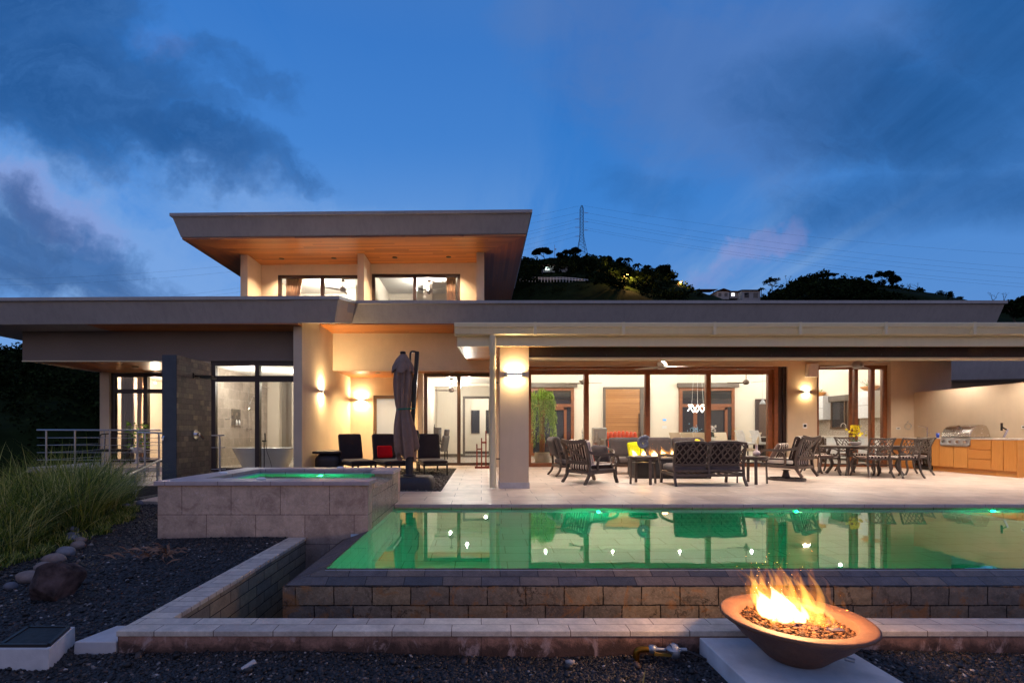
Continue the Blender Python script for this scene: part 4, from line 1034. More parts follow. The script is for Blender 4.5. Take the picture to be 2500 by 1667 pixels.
# --- dining chair, local: seat faces +y, back at -y
def dining_chair(label, loc, rz):
    t_ = thing('dining_chair', label, 'chair', loc, rz, 'cast metal chairs around the patio dining table')
    W = .27
    for s_ in (-1, 1):
        MB().path(chain((s_ * .25, .24, .43), (s_ * .27, .26, .30), (s_ * .265, .23, .14), (s_ * .275, .29, 0)), .032, .03, up=(1, 0, 0)).build('leg', 'cast_bronze', t_)
        MB().path(chain((s_ * .25, -.24, .43), (s_ * .25, -.27, .28), (s_ * .255, -.30, .14), (s_ * .27, -.38, 0)), .032, .03, up=(1, 0, 0)).build('leg', 'cast_bronze', t_)
        MB().path(chain((s_ * .27, -.30, .66), (s_ * .29, -.1, .67), (s_ * .30, .10, .655), (s_ * .30, .20, .60), (s_ * .285, .17, .52), (s_ * .27, .06, .46), (s_ * .26, .0, .42)), .028, .022, up=(1, 0, 0)).build('armrest', 'cast_bronze', t_)
    m = MB(); m.box(-.265, .265, -.26, .25, .415, .445)
    for k in range(7): pass
    m.build('seat_frame', 'cast_bronze', t_)
    MB().pad(-.25, .25, -.235, .245, .447, .505, .3, 6).build('cushion', 'stripe_x', t_)
    m = MB()
    for s_ in (-1, 1): m.path(chain((s_ * .245, -.25, .40), (s_ * .25, -.275, .60), (s_ * .262, -.32, .78), (s_ * .275, -.385, .925)), .030, .028, up=(1, 0, 0))
    m.path(chain((-.285, -.395, .925), (-.14, -.405, .915), (0, -.408, .912), (.14, -.405, .915), (.285, -.395, .925)), .034, .036, up=(0, 1, .3))
    m.bar((-.25, -.285, .555), (.25, -.285, .555), .024, .03)
    fr = m.build('back_frame', 'cast_bronze', t_)
    m = MB(); uz = Vector((0, -.115, .345)).normalized(); lattice(m, (-.245, -.288, .565), (1, 0, 0), uz, .49, .355, 5, .012, .012)
    m.path([(math.cos(a / 16 * 6.2832) * .07, -.345 + math.sin(a / 16 * 6.2832) * -.03, .745 + math.sin(a / 16 * 6.2832) * .10) for a in range(17)], .013, .013, up=(0, 1, 0))
    m.build('lattice', 'cast_bronze', t_)
    # tie strings of the cushion
    m = MB()
    for s_ in (-1, 1):
        m.tube([(s_ * .25, -.27, .455), (s_ * .275, -.295, .44), (s_ * .28, -.30, .33)], .004, 5); m.tube([(s_ * .25, -.27, .455), (s_ * .262, -.31, .42), (s_ * .25, -.31, .30)], .004, 5)
    m.build('cushion_tie', 'stripe_x', t_)
    return t_
proto = dining_chair('dining chair with striped pad, back to the pool, nearer the striped swivel chair', (9.38, 11.72, 0), R(-3))
for lb, lc, rz in (('dining chair with its back to the pool, nearer the wine fridge', (10.02, 11.66, 0), R(4)),
                   ('dining chair at the head of the table next to the striped swivel chair', (8.58, 12.28, 0), R(-82)),
                   ('dining chair on the house side, behind the left end of the table', (9.22, 13.12, 0), R(178)),
                   ('dining chair on the house side of the table, right behind the yellow orchid', (10.12, 13.15, 0), R(183)),
                   ('dining chair at the far head of the table in front of the wine fridge', (10.92, 12.40, 0), R(84))):
    copy_tree(proto, lc, rz, lb)
# --- dining table
t_ = thing('dining_table', 'long dark metal patio dining table with a slatted stone look top', 'table', (9.72, 12.36, 0), 0)
m = MB(); pts = [(math.copysign(abs(math.cos(a)) ** .55, math.cos(a)) * 1.12, math.copysign(abs(math.sin(a)) ** .55, math.sin(a)) * .52) for a in [k / 40 * 2 * math.pi for k in range(40)]]
m.extrude(pts, 'z', .705, .73); m.build('tabletop', 'cast_bronze', t_, bevel=.006)
for sx in (-1, 1):
    for sy in (-1, 1):
        MB().path(chain((sx * .62, sy * .30, .70), (sx * .66, sy * .33, .5), (sx * .60, sy * .28, .25), (sx * .70, sy * .36, 0)), .06, .05, up=(0, 1, 0)).build('leg', 'cast_bronze', t_)
m = MB(); m.box(-.75, .75, -.33, .33, .665, .70); m.bar((-.6, -.28, .25), (.6, .28, .25), .03); m.bar((-.6, .28, .25), (.6, -.28, .25), .03); m.build('apron', 'cast_bronze', t_)
# --- yellow orchid in a white bowl
def orchid(name, label, loc, mat, h=.50, n=26, spread=.15, pot='white_ceramic', bowl=True, seed=1):
    r = random.Random(seed)
    t_ = thing(name, label, 'plant', loc)
    m = MB()
    m.lathe([(.04, 0), (.10, .02), (.135, .085), (.14, .10), (.125, .10), (.10, .06), (.001, .055)] if bowl else [(.05, 0), (.06, .02), (.07, .12), (.06, .12), (.05, .08), (.001, .08)], 20); m.build('pot', pot, t_)
    m = MB(); m.tube(chain((0, 0, .06), (.01, 0, h * .6), (.03, 0, h), (spread * .7, .01, h * .98)), .005, 6); m.tube(chain((0, 0, .06), (-.02, .01, h * .5), (-.03, 0, h * .9), (-spread * .6, 0, h * .9)), .005, 6)
    m.build('stem', 'leaf_dark', t_)
    m = MB()
    for k in range(6):
        a = k / 6 * 6.28 + .3; p = Vector((math.cos(a), math.sin(a), 0)); q = Vector((-p.y, p.x, 0))
        P = [p * .02 + Vector((0, 0, .08)), p * .12 + q * .03 + Vector((0, 0, .15)), p * .20 + Vector((0, 0, .12)), p * .12 - q * .03 + Vector((0, 0, .15))]
        m.add(P, [(0, 1, 2, 3)])
    m.build('leaves', 'leaf_dark', t_)
    m = MB()
    for k in range(n):
        c = Vector((r.gauss(0, spread * .55), r.gauss(0, spread * .4), h + r.uniform(-.20, .07))); nr = Vector((r.gauss(0, .6), -1, r.gauss(0, .5))).normalized()
        a = nr.orthogonal().normalized(); b_ = nr.cross(a); s_ = r.uniform(.024, .034)
        for j in range(5):
            an = j / 5 * 6.2832; d_ = a * math.cos(an) + b_ * math.sin(an); e = nr.cross(d_)
            m.add([c, c + d_ * s_ * .6 + e * s_ * .45 + nr * .006, c + d_ * s_ * 1.25, c + d_ * s_ * .6 - e * s_ * .45 + nr * .006], [(0, 1, 2, 3)])
    m.build('blossom', mat, t_)
    return t_
orchid('orchid', 'yellow orchid in a white bowl on the dark patio dining table', (9.46, 12.30, .731), 'petal_yellow', .44, 60, .15, seed=3)
# --- cross backed club chair (striped), faces +y in local space
def cross_chair(t_, swivel=False, leg=True):
    W = .33
    m = MB()
    for s_ in (-1, 1):
        m.path(chain((s_ * W, -.40, .20), (s_ * W, -.38, .42), (s_ * (W + .005), -.44, .68), (s_ * (W + .02), -.54, .90)), .05, .045, up=(1, 0, 0))
    m.path(chain((-W - .02, -.535, .90), (-.12, -.55, .865), (.12, -.55, .865), (W + .02, -.535, .90)), .035, .075, up=(0, 0, 1))
    m.build('back_frame', 'cast_bronze', t_)
    m = MB()
    hz = lambda z: -.395 - .10 * max(0, (z - .45)) / .45 - .03
    m.path(chain((-W + .02, hz(.86), .85), (-.02, hz(.66), .665), (W - .02, hz(.45), .455)), .05, .018, up=(0, 1, .2)); m.path(chain((W - .02, hz(.86) - .004, .85), (.02, hz(.66) - .004, .665), (-W + .02, hz(.45) - .004, .455)), .05, .018, up=(0, 1, .2))
    m.box(-W, W, -.425, -.405, .40, .475)
    m.build('back_cross', 'cast_bronze', t_)
    m = MB(); z0 = .24
    for s_ in (-1, 1): m.bar((s_ * W, -.42, z0), (s_ * W, .38, z0 + .02), .04, .07)
    m.bar((-W, -.40, z0), (W, -.40, z0), .04, .06); m.bar((-W, .37, z0 + .02), (W, .37, z0 + .02), .04, .07)
    for k in range(6): m.bar((-W + .01, -.3 + k * .12, z0 + .01), (W - .01, -.3 + k * .12, z0 + .01), .05, .01)
    m.build('seat_frame', 'cast_bronze', t_)
    for s_ in (-1, 1):
        MB().path(chain((s_ * (W + .01), -.46, .68), (s_ * (W + .035), -.30, .635), (s_ * (W + .05), -.05, .60), (s_ * (W + .055), .20, .605), (s_ * (W + .055), .35, .57), (s_ * (W + .05), .40, .48), (s_ * (W + .05), .34, .39), (s_ * (W + .045), .24, .37), (s_ * (W + .045), .19, .41)), .055, .026, up=(1, 0, 0)).build('armrest', 'cast_bronze', t_)
        MB().path(chain((s_ * (W + .03), .02, .60), (s_ * (W + .02), -.12, .52), (s_ * (W + .01), -.16, .38), (s_ * W, -.14, .26)), .04, .03, up=(1, 0, 0)).build('arm_brace', 'cast_bronze', t_)
    if leg:
        for s_ in (-1, 1):
            MB().path(chain((s_ * W, -.36, .26), (s_ * W, -.42, .14), (s_ * (W + .01), -.52, 0)), .05, .05, up=(1, 0, 0)).build('leg', 'cast_bronze', t_)
            MB().path([(s_ * W, .36, .28), (s_ * W, .37, .14), (s_ * (W + .005), .42, 0)], .05, .055, up=(1, 0, 0)).build('leg', 'cast_bronze', t_)
    MB().pad(-W + .025, W - .025, -.37, .40, .265, .43, .12).build('seat_cushion', 'stripe_x', t_)
    b = MB().at(0, -.255, .43, rx=R(15)); b.pad(-W + .03, W - .03, -.075, .075, -.06, .50, .2); b.build('back_cushion', 'stripe_x', t_)
    return t_
t_ = thing('club_chair', 'striped club chair with a crossed back at the left of the fire table group', 'armchair', (2.36, 10.42, 0), R(-58))
cross_chair(t_)
cu = MB().at(0, 0, 0, rx=R(-65), rz=R(6)); cu.pad(-.2, .2, -.2, .2, -.06, .06, .5); o = cu.build('throw_pillow', 'cushion_grey')
o.location = (2.62, 10.66, .60); o.rotation_euler = (0, 0, R(-58)); tag(o, 'grey throw pillow leaning inside the left striped club chair', 'pillow')
t_ = thing('swivel_chair', 'striped swivel rocker with a crossed back near the dining table', 'armchair', (6.86, 10.95, .07), R(31))
cross_chair(t_, leg=False)
m = MB(); ring = [(math.cos(a) * .36, math.sin(a) * .36, -.045) for a in [k / 32 * 6.2832 for k in range(33)]]; m.path(ring, .05, .05)
m.bar((-.34, 0, -.035), (.34, 0, -.035), .05, .03); m.bar((0, -.34, -.034), (0, .34, -.034), .05, .03); m.lathe([(.10, -.03), (.07, .04), (.05, .14), (.10, .16)], 16)
m.build('swivel_base', 'cast_bronze', t_)
for s_ in (-1, 1): MB().path([(s_ * .33, -.36, .24), (s_ * .33, -.44, .12), (s_ * .335, -.50, .04)], .05, .045, up=(1, 0, 0)).build('back_foot', 'cast_bronze', t_)
cu = MB().at(0, 0, 0, rx=R(-62)); cu.pad(-.2, .2, -.2, .2, -.06, .06, .5); o = cu.build('throw_pillow', 'stripe_x')
o.location = (6.78, 11.06, .64); o.rotation_euler = (0, 0, R(31)); tag(o, 'striped throw pillow resting on the seat of the swivel rocker', 'pillow')
# --- loveseat with two lattice back panels
t_ = thing('loveseat', 'two seat patio loveseat with lattice back panels turned to the pool', 'sofa', (4.56, 10.02, 0), R(1))
W = .70; m = MB()
for x in (-W, 0, W): m.path(chain((x, -.28, .22), (x, -.26, .45), (x, -.31, .66), (x, -.36, .865)), .042, .04, up=(1, 0, 0))
for a, b_ in ((-W, 0), (0, W)):
    m.path(chain((a, -.36, .85), ((a * .7 + b_ * .3), -.365, .872), ((a + b_) / 2, -.366, .878), (a * .3 + b_ * .7, -.365, .872), (b_, -.36, .85)), .035, .04, up=(0, 0, 1))
    m.bar((a, -.262, .42), (b_, -.262, .42), .03, .035); m.bar((a, -.27, .30), (b_, -.27, .30), .03, .05)
m.build('back_frame', 'cast_bronze', t_)
for a in (-W, 0):
    m = MB(); uz = Vector((0, -.085, .415)).normalized(); lattice(m, (a + .02, -.282, .435), (1, 0, 0), uz, W - .04, .425, 5, .021, .014, oval=True)
    m.build('lattice', 'cast_bronze', t_)
m = MB(); m.bar((-W, -.28, .21), (W, -.28, .21), .04, .05); m.bar((-W, .38, .23), (W, .38, .23), .04, .06)
for s_ in (-1, 1): m.bar((s_ * W, -.28, .22), (s_ * W, .38, .24), .04, .06)
for k in range(11): m.bar((-W + .08 + k * .124, -.27, .235), (-W + .08 + k * .124, .37, .25), .045, .01)
m.build('seat_frame', 'cast_bronze', t_)
for s_ in (-1, 1):
    MB().path(chain((s_ * (W - .01), -.33, .60), (s_ * (W + .03), -.1, .60), (s_ * (W + .04), .15, .60), (s_ * (W + .04), .36, .56), (s_ * (W + .035), .42, .47), (s_ * (W + .03), .37, .38), (s_ * (W + .02), .36, .26)), .05, .03, up=(1, 0, 0)).build('armrest', 'cast_bronze', t_)
    MB().path(chain((s_ * W, -.27, .24), (s_ * W, -.31, .12), (s_ * (W + .01), -.38, 0)), .042, .04, up=(1, 0, 0)).build('leg', 'cast_bronze', t_)
    MB().path([(s_ * W, .38, .24), (s_ * W, .39, .1), (s_ * W, .41, 0)], .042, .045, up=(1, 0, 0)).build('leg', 'cast_bronze', t_)
MB().path([(0, -.27, .24), (0, -.27, .15)], .04, .04, up=(1, 0, 0)).build('centre_stub', 'cast_bronze', t_)
for a in (-W + .02, .01):
    MB().pad(a, a + W - .03, -.25, .42, .26, .42, .15).build('seat_cushion', 'cushion_grey', t_)
    b = MB().at(a + W / 2 - .015, -.145, .43, rx=R(11)); b.pad(-W / 2 + .02, W / 2 - .02, -.075, .075, -.04, .475, .25); b.build('back_cushion', 'cushion_charcoal', t_)
# --- long sofa behind the fire table (faces the camera: seat toward -y)
t_ = thing('sofa', 'long dark grey cushioned patio sofa standing behind the fire table', 'sofa', (4.72, 12.75, 0), R(182))
W = 1.32; m = MB()
for s_ in (-1, 1):
    m.path(chain((s_ * W, -.36, .24), (s_ * W, -.38, .5), (s_ * W, -.44, .88)), .05, .045, up=(1, 0, 0)); m.bar((s_ * W, -.36, .24), (s_ * W, .36, .24), .045, .06)
m.bar((-W, -.43, .87), (W, -.43, .87), .04, .04); m.bar((-W, .36, .24), (W, .36, .24), .045, .06); m.bar((-W, -.36, .24), (W, -.36, .24), .045, .06); m.box(-W, W, -.34, .34, .25, .262)
m.build('frame', 'cast_bronze', t_)
for s_ in (-1, 1):
    MB().path(chain((s_ * W, -.40, .66), (s_ * (W + .04), -.15, .63), (s_ * (W + .05), .15, .62), (s_ * (W + .05), .34, .58), (s_ * (W + .05), .40, .48), (s_ * (W + .05), .33, .38), (s_ * (W + .04), .24, .36), (s_ * (W + .04), .2, .42)), .06, .03, up=(1, 0, 0)).build('armrest', 'cast_bronze', t_)
    for y in (-.38, .36): MB().path([(s_ * W, y, .24), (s_ * W, y, .12), (s_ * W, y + (.04 if y > 0 else -.06), 0)], .05, .05, up=(1, 0, 0)).build('leg', 'cast_bronze', t_)
for k in range(3):
    a = -W + .03 + k * .86
    MB().pad(a, a + .85, -.30, .38, .265, .43, .12).build('seat_cushion', 'cushion_grey', t_)
    b = MB().at(a + .425, -.30, .44, rx=R(10)); b.pad(-.42, .42, -.08, .08, -.04, .50, .2); b.build('back_cushion', 'cushion_grey', t_)
cu = MB().at(0, 0, 0, rx=R(72)); cu.pad(-.20, .20, -.20, .20, -.05, .05, .6); o = cu.build('throw_pillow', 'cushion_lime')
o.location = (3.95, 12.42, .63); o.rotation_euler = (0, R(-6), R(-6)); tag(o, 'bright lime green pillow at the left end of the grey sofa', 'pillow')
cu = MB().at(0, 0, 0, rx=R(78), ry=R(20)); cu.pad(-.2, .2, -.2, .2, -.05, .05, .6); o = cu.build('throw_pillow', 'petal_yellow')
o.location = (5.52, 12.35, .66); o.rotation_euler = (0, 0, R(-68)); tag(o, 'pale yellow green pillow leaning further right on the grey sofa behind the flames', 'pillow')
# --- dark armchair, seen from its side (faces +x)
t_ = thing('armchair', 'dark metal armchair with plump grey cushions left of the striped club chair', 'armchair', (2.22, 12.05, 0), R(-82))
W = .33; m = MB()
for s_ in (-1, 1): m.path(chain((s_ * W, -.36, .24), (s_ * W, -.38, .5), (s_ * W, -.50, .90)), .045, .04, up=(1, 0, 0)); m.bar((s_ * W, -.36, .25), (s_ * W, .36, .27), .04, .06)
m.bar((-W, -.50, .90), (W, -.50, .90), .035, .045); m.bar((-W, .36, .27), (W, .36, .27), .04, .06); m.bar((-W, -.36, .25), (W, -.36, .25), .04, .06); m.box(-W, W, -.35, .35, .262, .272)
m.build('frame', 'cast_bronze', t_)
for s_ in (-1, 1):
    MB().path(chain((s_ * W, -.41, .62), (s_ * (W + .03), -.15, .60), (s_ * (W + .04), .15, .60), (s_ * (W + .04), .36, .56), (s_ * (W + .04), .40, .45), (s_ * (W + .02), .36, .28)), .045, .026, up=(1, 0, 0)).build('armrest', 'cast_bronze', t_)
    MB().path(chain((s_ * W, -.36, .25), (s_ * W, -.40, .12), (s_ * W, -.50, 0)), .045, .045, up=(1, 0, 0)).build('leg', 'cast_bronze', t_)
    MB().path([(s_ * W, .36, .27), (s_ * W, .37, .1), (s_ * W, .41, 0)], .045, .045, up=(1, 0, 0)).build('leg', 'cast_bronze', t_)
MB().pad(-W + .02, W - .02, -.34, .40, .275, .43, .15).build('seat_cushion', 'cushion_grey', t_)
b = MB().at(0, -.32, .44, rx=R(16)); b.pad(-W + .01, W - .01, -.10, .10, .06, .54, .3); b.build('back_cushion', 'cushion_charcoal', t_)
b = MB(); b.tube([(-W + .04, -.24, .50), (-W + .08, -.24, .50), (W - .08, -.24, .50), (W - .04, -.24, .50)], [.05, .095, .095, .05], 14); b.build('bolster', 'cushion_charcoal', t_)
# --- round side tables with a lower ring shelf
def side_table(label, loc, rz):
    t_ = thing('side_table', label, 'side table', loc, rz, 'round metal side tables')
    m = MB(); m.lathe([(.001, .545), (.30, .545), (.305, .555), (.305, .565), (.29, .572), (.001, .572)], 36); m.lathe([(.28, .50), (.28, .545), (.27, .545), (.27, .50)], 36); m.build('tabletop', 'cast_bronze', t_)
    m = MB(); m.lathe([(.001, .43), (.23, .43), (.235, .44), (.001, .45)], 32); m.build('shelf', 'cast_bronze', t_)
    for k in range(4):
        a = k * math.pi / 2; c, s_ = math.cos(a), math.sin(a)
        MB().path([(c * .27, s_ * .27, .55), (c * .275, s_ * .275, .3), (c * .285, s_ * .285, .0)], .055, .022, up=(c, s_, 0)).build('leg', 'cast_bronze', t_)
    return t_
s1 = side_table('round dark side table in front of the flames, holding a shell sculpture', (3.38, 10.16, 0), R(12))
s2 = copy_tree(s1, (5.70, 10.24, 0), R(-14), 'round dark side table between loveseat and swivel rocker, holding a small pale vase')
# shell sculpture
t_ = thing('shell_sculpture', 'grey spiral shell sculpture on a thin stand on the side table', 'sculpture', (3.36, 10.14, .573))
m = MB(); m.box(-.16, .16, -.06, .06, 0, .015); m.build('base', 'steel', t_)
m = MB(); m.tube([(-.04, 0, .01), (-.04, 0, .50)], .006, 6); m.tube([(.07, 0, .01), (.07, 0, .46)], .006, 6); m.build('stand', 'black_metal', t_)
m = MB(); pts = []; rr = []
for k in range(70):
    a = k / 69 * 4.6 * math.pi; r_ = .019 * math.exp(.110 * a) * 1.05
    pts.append((.03 - math.cos(a + .5) * r_ * 1.35, 0, .27 + math.sin(a + .5) * r_ * 1.4)); rr.append(.008 + r_ * .40)
m.tube(pts, rr, 12); v_ = m.v; m.v = [(x, y * .45, z) for x, y, z in v_]; m.build('shell', pm('shell_grey', lin(112, 114, 126), .35, .3, var=.5, vs=30, bump=.4, bs=60).name, t_)
# small vase on the right side table
t_ = thing('bottle_vase', 'small round pale vase with a narrow neck on the right side table', 'vase', (5.74, 10.14, .573))
MB().lathe([(.03, 0), (.06, .02), (.075, .06), (.06, .10), (.022, .125), (.018, .22), (.022, .24), (.014, .24), (.001, .2)], 20).build('vase_body', pm('vase_lilac', lin(190, 172, 172), .5, var=.1, vs=30).name, t_)
# --- fire table
t_ = thing('fire_table', 'long dark gas fire table with a row of flames between loveseat and sofa', 'fire table', (4.45, 11.52, 0))
m = MB(); m.box(-.90, .90, -.28, .28, .05, .44); m.box(-.88, .88, -.26, .26, .0, .05); m.build('cabinet', 'black_metal', t_, bevel=.006)
m = MB(); m.box(-.93, .93, -.33, .33, .44, .485); m.build('tabletop', 'artificial_stone_base', t_, bevel=.004)
m = MB(); m.box(-.86, .62, -.12, .12, .4855, .495); m.build('burner_tray', 'steel', t_)
MB().box(-.905, -.89, -.22, .22, .08, .42).build('access_panel', 'rubber_black', t_); MB().box(-.55, .0, -.29, -.281, .08, .42).build('access_panel', 'rubber_black', t_)
FIRETABLE = t_
# --- sun loungers
def lounger(label, loc, rz):
    t_ = thing('sun_lounger', label, 'sun lounger', loc, rz, 'dark sun loungers by the recess')
    # foot end toward -y, backrest toward +y
    m = MB()
    for s_ in (-1, 1): m.bar((s_ * .30, -.65, .27), (s_ * .30, 1.15, .27), .03, .06)
    m.bar((-.30, -.65, .27), (.30, -.65, .27), .03, .05); m.bar((-.30, 1.15, .27), (.30, 1.15, .27), .03, .05)
    for k in range(10): m.bar((-.29, -.55 + k * .12, .285), (.29, -.55 + k * .12, .285), .05, .012)
    m.build('frame', 'black_metal', t_)
    for s_ in (-1, 1):
        for y in (-.62, .95): MB().bar((s_ * .29, y, .25), (s_ * .29, y, 0), .04, .04).build('leg', 'black_metal', t_)
    MB().pad(-.31, .31, -.67, .56, .30, .385, .15).build('seat_cushion', 'cushion_charcoal', t_)
    b = MB().at(0, .55, .36, rx=R(-64 + 46)); b.pad(-.31, .31, -.05, .045, .0, .72, .15); b.build('back_cushion', 'cushion_charcoal', t_)
    m = MB().at(0, .60, .31, rx=R(-18)); m.box(-.30, .30, 0, .025, 0, .74); m.reset()
    m.bar((-.2, .82, .75), (-.2, 1.1, .29), .02); m.bar((.2, .82, .75), (.2, 1.1, .29), .02); m.build('backrest', 'black_metal', t_)
    m = MB()
    m.tube([(-.315, .50, .33), (-.325, .30, .30), (-.325, .28, .26)], .01, 6); m.build('side_rail', 'black_metal', t_)
    return t_
l1 = lounger('dark sun lounger nearest to the beige side wall, partly behind the spa', (-3.25, 12.75, -.02), R(30))
copy_tree(l1, (-2.38, 12.75, -.02), R(26), 'dark sun lounger holding the bright red pillow')
copy_tree(l1, (-1.30, 12.85, -.02), R(14), 'dark sun lounger right of the closed umbrella, foot end on the gravel')
cu = MB().at(0, 0, 0, rx=R(74)); cu.pad(-.20, .20, -.17, .17, -.05, .05, .6); o = cu.build('throw_pillow', 'cushion_red')
o.location = (-2.60, 13.10, .545); o.rotation_euler = (0, 0, R(22)); tag(o, 'bright red pillow on the middle sun lounger', 'pillow')
# low table between the loungers
t_ = thing('low_table', 'low dark slatted table between the red pillow lounger and the umbrella', 'side table', (-2.0, 13.5, -.02), R(10))
MB().box(-.30, .30, -.22, .22, .36, .39).build('tabletop', 'black_metal', t_)
for sx in (-1, 1):
    for sy in (-1, 1): MB().box(sx * .27 - .02, sx * .27 + .02, sy * .19 - .02, sy * .19 + .02, 0, .36).build('leg', 'black_metal', t_)
# dark storage tub
t_ = thing('storage_basket', 'rounded black storage chest standing against the beige side wall', 'storage chest', (-4.15, 13.3, -.02))
m = MB(); m.pad(-.36, .36, -.30, .30, 0, .52, .05, 8); m.build('body', 'rubber_black', t_)
m = MB(); m.pad(-.38, .38, -.32, .32, .50, .60, .3, 8); m.build('lid', 'rubber_black', t_)
# --- closed cantilever umbrella
t_ = thing('cantilever_umbrella', 'closed taupe cantilever umbrella with a dark mast and heavy base', 'umbrella', (-1.42, 9.55, 0))
m = MB(); pts = [(math.copysign(abs(math.cos(a)) ** .35, math.cos(a)) * .50, math.copysign(abs(math.sin(a)) ** .35, math.sin(a)) * .40) for a in [k / 40 * 2 * math.pi for k in range(40)]]
n_ = len(pts); lv = []
for z, s_ in ((-.03, 1), (.10, 1), (.19, .93), (.215, .86)): lv.append([(x * s_, y * s_, z) for x, y in pts])
vs = [p for L_ in lv for p in L_]; fs = [(i * n_ + k, i * n_ + (k + 1) % n_, (i + 1) * n_ + (k + 1) % n_, (i + 1) * n_ + k) for i in range(3) for k in range(n_)] + [tuple(3 * n_ + k for k in range(n_))]
m.add(vs, fs, True); m.build('base', 'rubber_black', t_)
m = MB(); m.lathe([(.13, .215), (.13, .235), (.06, .25), (.06, .26)], 20, c=(.0, .05, 0)); m.tube([(0, .05, .22), (0, .05, .70)], .075, 16); m.build('pole_socket', 'rubber_black', t_)
m = MB(); m.bar((.02, .06, .60), (.155, .06, 2.66), .075, .10, up=(0, 1, 0)); m.build('mast', 'black_metal', t_)
m = MB(); m.path(chain((.155, .06, 2.64), (.10, .05, 2.66), (.03, .02, 2.63), (.02, -.0, 2.4), (-.02, -.02, 1.6)), .035, .03, up=(0, 1, 0)); m.pad(.09, .19, .0, .11, .88, 1.12, .1, 4); m.build('crank_arm', 'black_metal', t_)
# gathered cloth: pleated radius profile, narrow top, strap at mid height, flared hem
V_ = []; nz, na = 54, 72; hz0, hz1 = .62, 2.62
rs = random.Random(4)
for i in range(nz):
    t = i / (nz - 1); z = hz0 + (hz1 - hz0) * t
    base = np.interp(z, [.62, .75, .95, 1.20, 1.46, 1.52, 1.58, 1.80, 2.10, 2.27, 2.31, 2.42, 2.52, 2.60, 2.62], [.16, .195, .20, .18, .135, .125, .135, .16, .165, .15, .17, .13, .09, .05, .01])
    amp = np.interp(z, [.62, 1.0, 1.45, 1.52, 1.6, 2.0, 2.3, 2.6], [.060, .052, .024, .014, .022, .034, .03, .006])
    cx = -.12 + .05 * (1 - t) + .02 * math.sin(z * 3)
    for k in range(na):
        a = k / na * 2 * math.pi
        f = math.cos(a * 9 + math.sin(z * 1.7) * .8 + z * .5) + .5 * math.cos(a * 5 - z * 1.1) + .35 * math.cos(a * 17 + z * 2)
        r_ = base + amp * f
        zz = z + (.09 * math.cos(a * 3 + 1) + .05 * math.cos(a * 5)) * max(0, 1 - (z - .62) / .25)
        V_.append((cx + r_ * math.cos(a), -.03 + r_ * math.sin(a), zz))
F_ = [(i * na + k, i * na + (k + 1) % na, (i + 1) * na + (k + 1) % na, (i + 1) * na + k) for i in range(nz - 1) for k in range(na)]
MB().add(V_, F_, True).build('canopy_cloth', 'umbrella_cloth', t_)
m = MB(); fl = []
for i, (z, r_) in enumerate(((2.60, .04), (2.50, .12), (2.36, .185), (2.30, .20))):
    for k in range(24):
        a = k / 24 * 2 * math.pi; rr_ = r_ * (1 + .14 * math.cos(a * 4)); fl.append((-.115 + rr_ * math.cos(a), -.03 + rr_ * math.sin(a), z - (.10 * (i == 3) * (.5 + .5 * math.cos(a * 4)))))
m.add(fl, [(i * 24 + k, i * 24 + (k + 1) % 24, (i + 1) * 24 + (k + 1) % 24, (i + 1) * 24 + k) for i in range(3) for k in range(24)], True); m.build('wind_vent', 'umbrella_cloth', t_)
m = MB(); m.lathe([(.001, 2.66), (.05, 2.65), (.06, 2.62), (.05, 2.60)], 14, c=(-.115, -.03, 0)); m.build('top_cap', 'black_metal', t_)
m = MB(); m.path([(-.10 + .14 * math.cos(a), -.03 + .15 * math.sin(a), 1.52 + .01 * math.cos(a)) for a in [k / 24 * 6.2832 for k in range(25)]], .012, .03); m.bar((.03, -.04, 1.53), (.13, .0, 1.545), .01, .02)
m.build('strap', pm('strap_green', lin(40, 110, 90), .8).name, t_)
# --- small wooden easel
t_ = thing('easel', 'small red brown wooden easel standing before the office door', 'easel', (.02, 14.55, 0), R(4))
m = MB(); m.box(-.20, .20, -.10, .10, 0, .05); m.box(-.21, -.17, -.12, .12, .0, .06); m.box(.17, .21, -.12, .12, .0, .06); m.build('foot_frame', 'easel_wood', t_)
for x, h_ in ((-.15, .72), (-.01, .90), (.12, 1.12)): MB().bar((x, 0, .05), (x, .03, h_), .035, .03).build('upright', 'easel_wood', t_)
m = MB(); m.box(-.17, .01, -.02, .0, .55, .59); m.box(-.03, .14, -.02, .0, .74, .79); m.build('cross_rail', 'easel_wood', t_)
# ================================================================ BARBECUE COUNTER
t_ = thing('barbecue_counter', 'long honey wood barbecue counter with drawers and a pale stone top', 'counter', (0, 0, 0))
XF = 12.65
MB().box(XF, 13.35, 10.9 + .56, 14.98, .885, .92).build('countertop', 'stone_counter', t_, bevel=.004)
MB().box(XF + .06, 13.34, 11.52, 13.68, .0, .13).build('kickboard', 'teak_h', t_)
MB().box(XF + .02, 13.34, 11.48, 13.66, .13, .885).build('carcass', 'teak_v', t_)
MB().box(XF + .03, 13.34, 14.27, 14.97, .0, .885).build('carcass', 'teak_v', t_)
MB().box(XF, 13.34, 11.46, 11.48, .0, .884).build('end_panel', 'teak_v', t_)
for y0_, y1_, z1_ in ((11.49, 11.77, .87), (11.785, 12.055, .87), (12.655, 13.02, .70), (13.035, 13.425, .70), (13.44, 13.66, .87)):
    MB().box(XF - .0, XF + .022, y0_, y1_, .14, z1_).build('cabinet_door', 'teak_v', t_, bevel=.002)
for z0_, z1_ in ((.645, .87), (.40, .62), (.14, .385)):
    MB().box(XF, XF + .022, 12.07, 12.64, z0_, z1_).build('drawer', 'teak_h', t_, bevel=.002)
MB().box(XF + .005, XF + .027, 14.29, 14.96, .05, .86).build('cabinet_door', 'teak_v', t_)
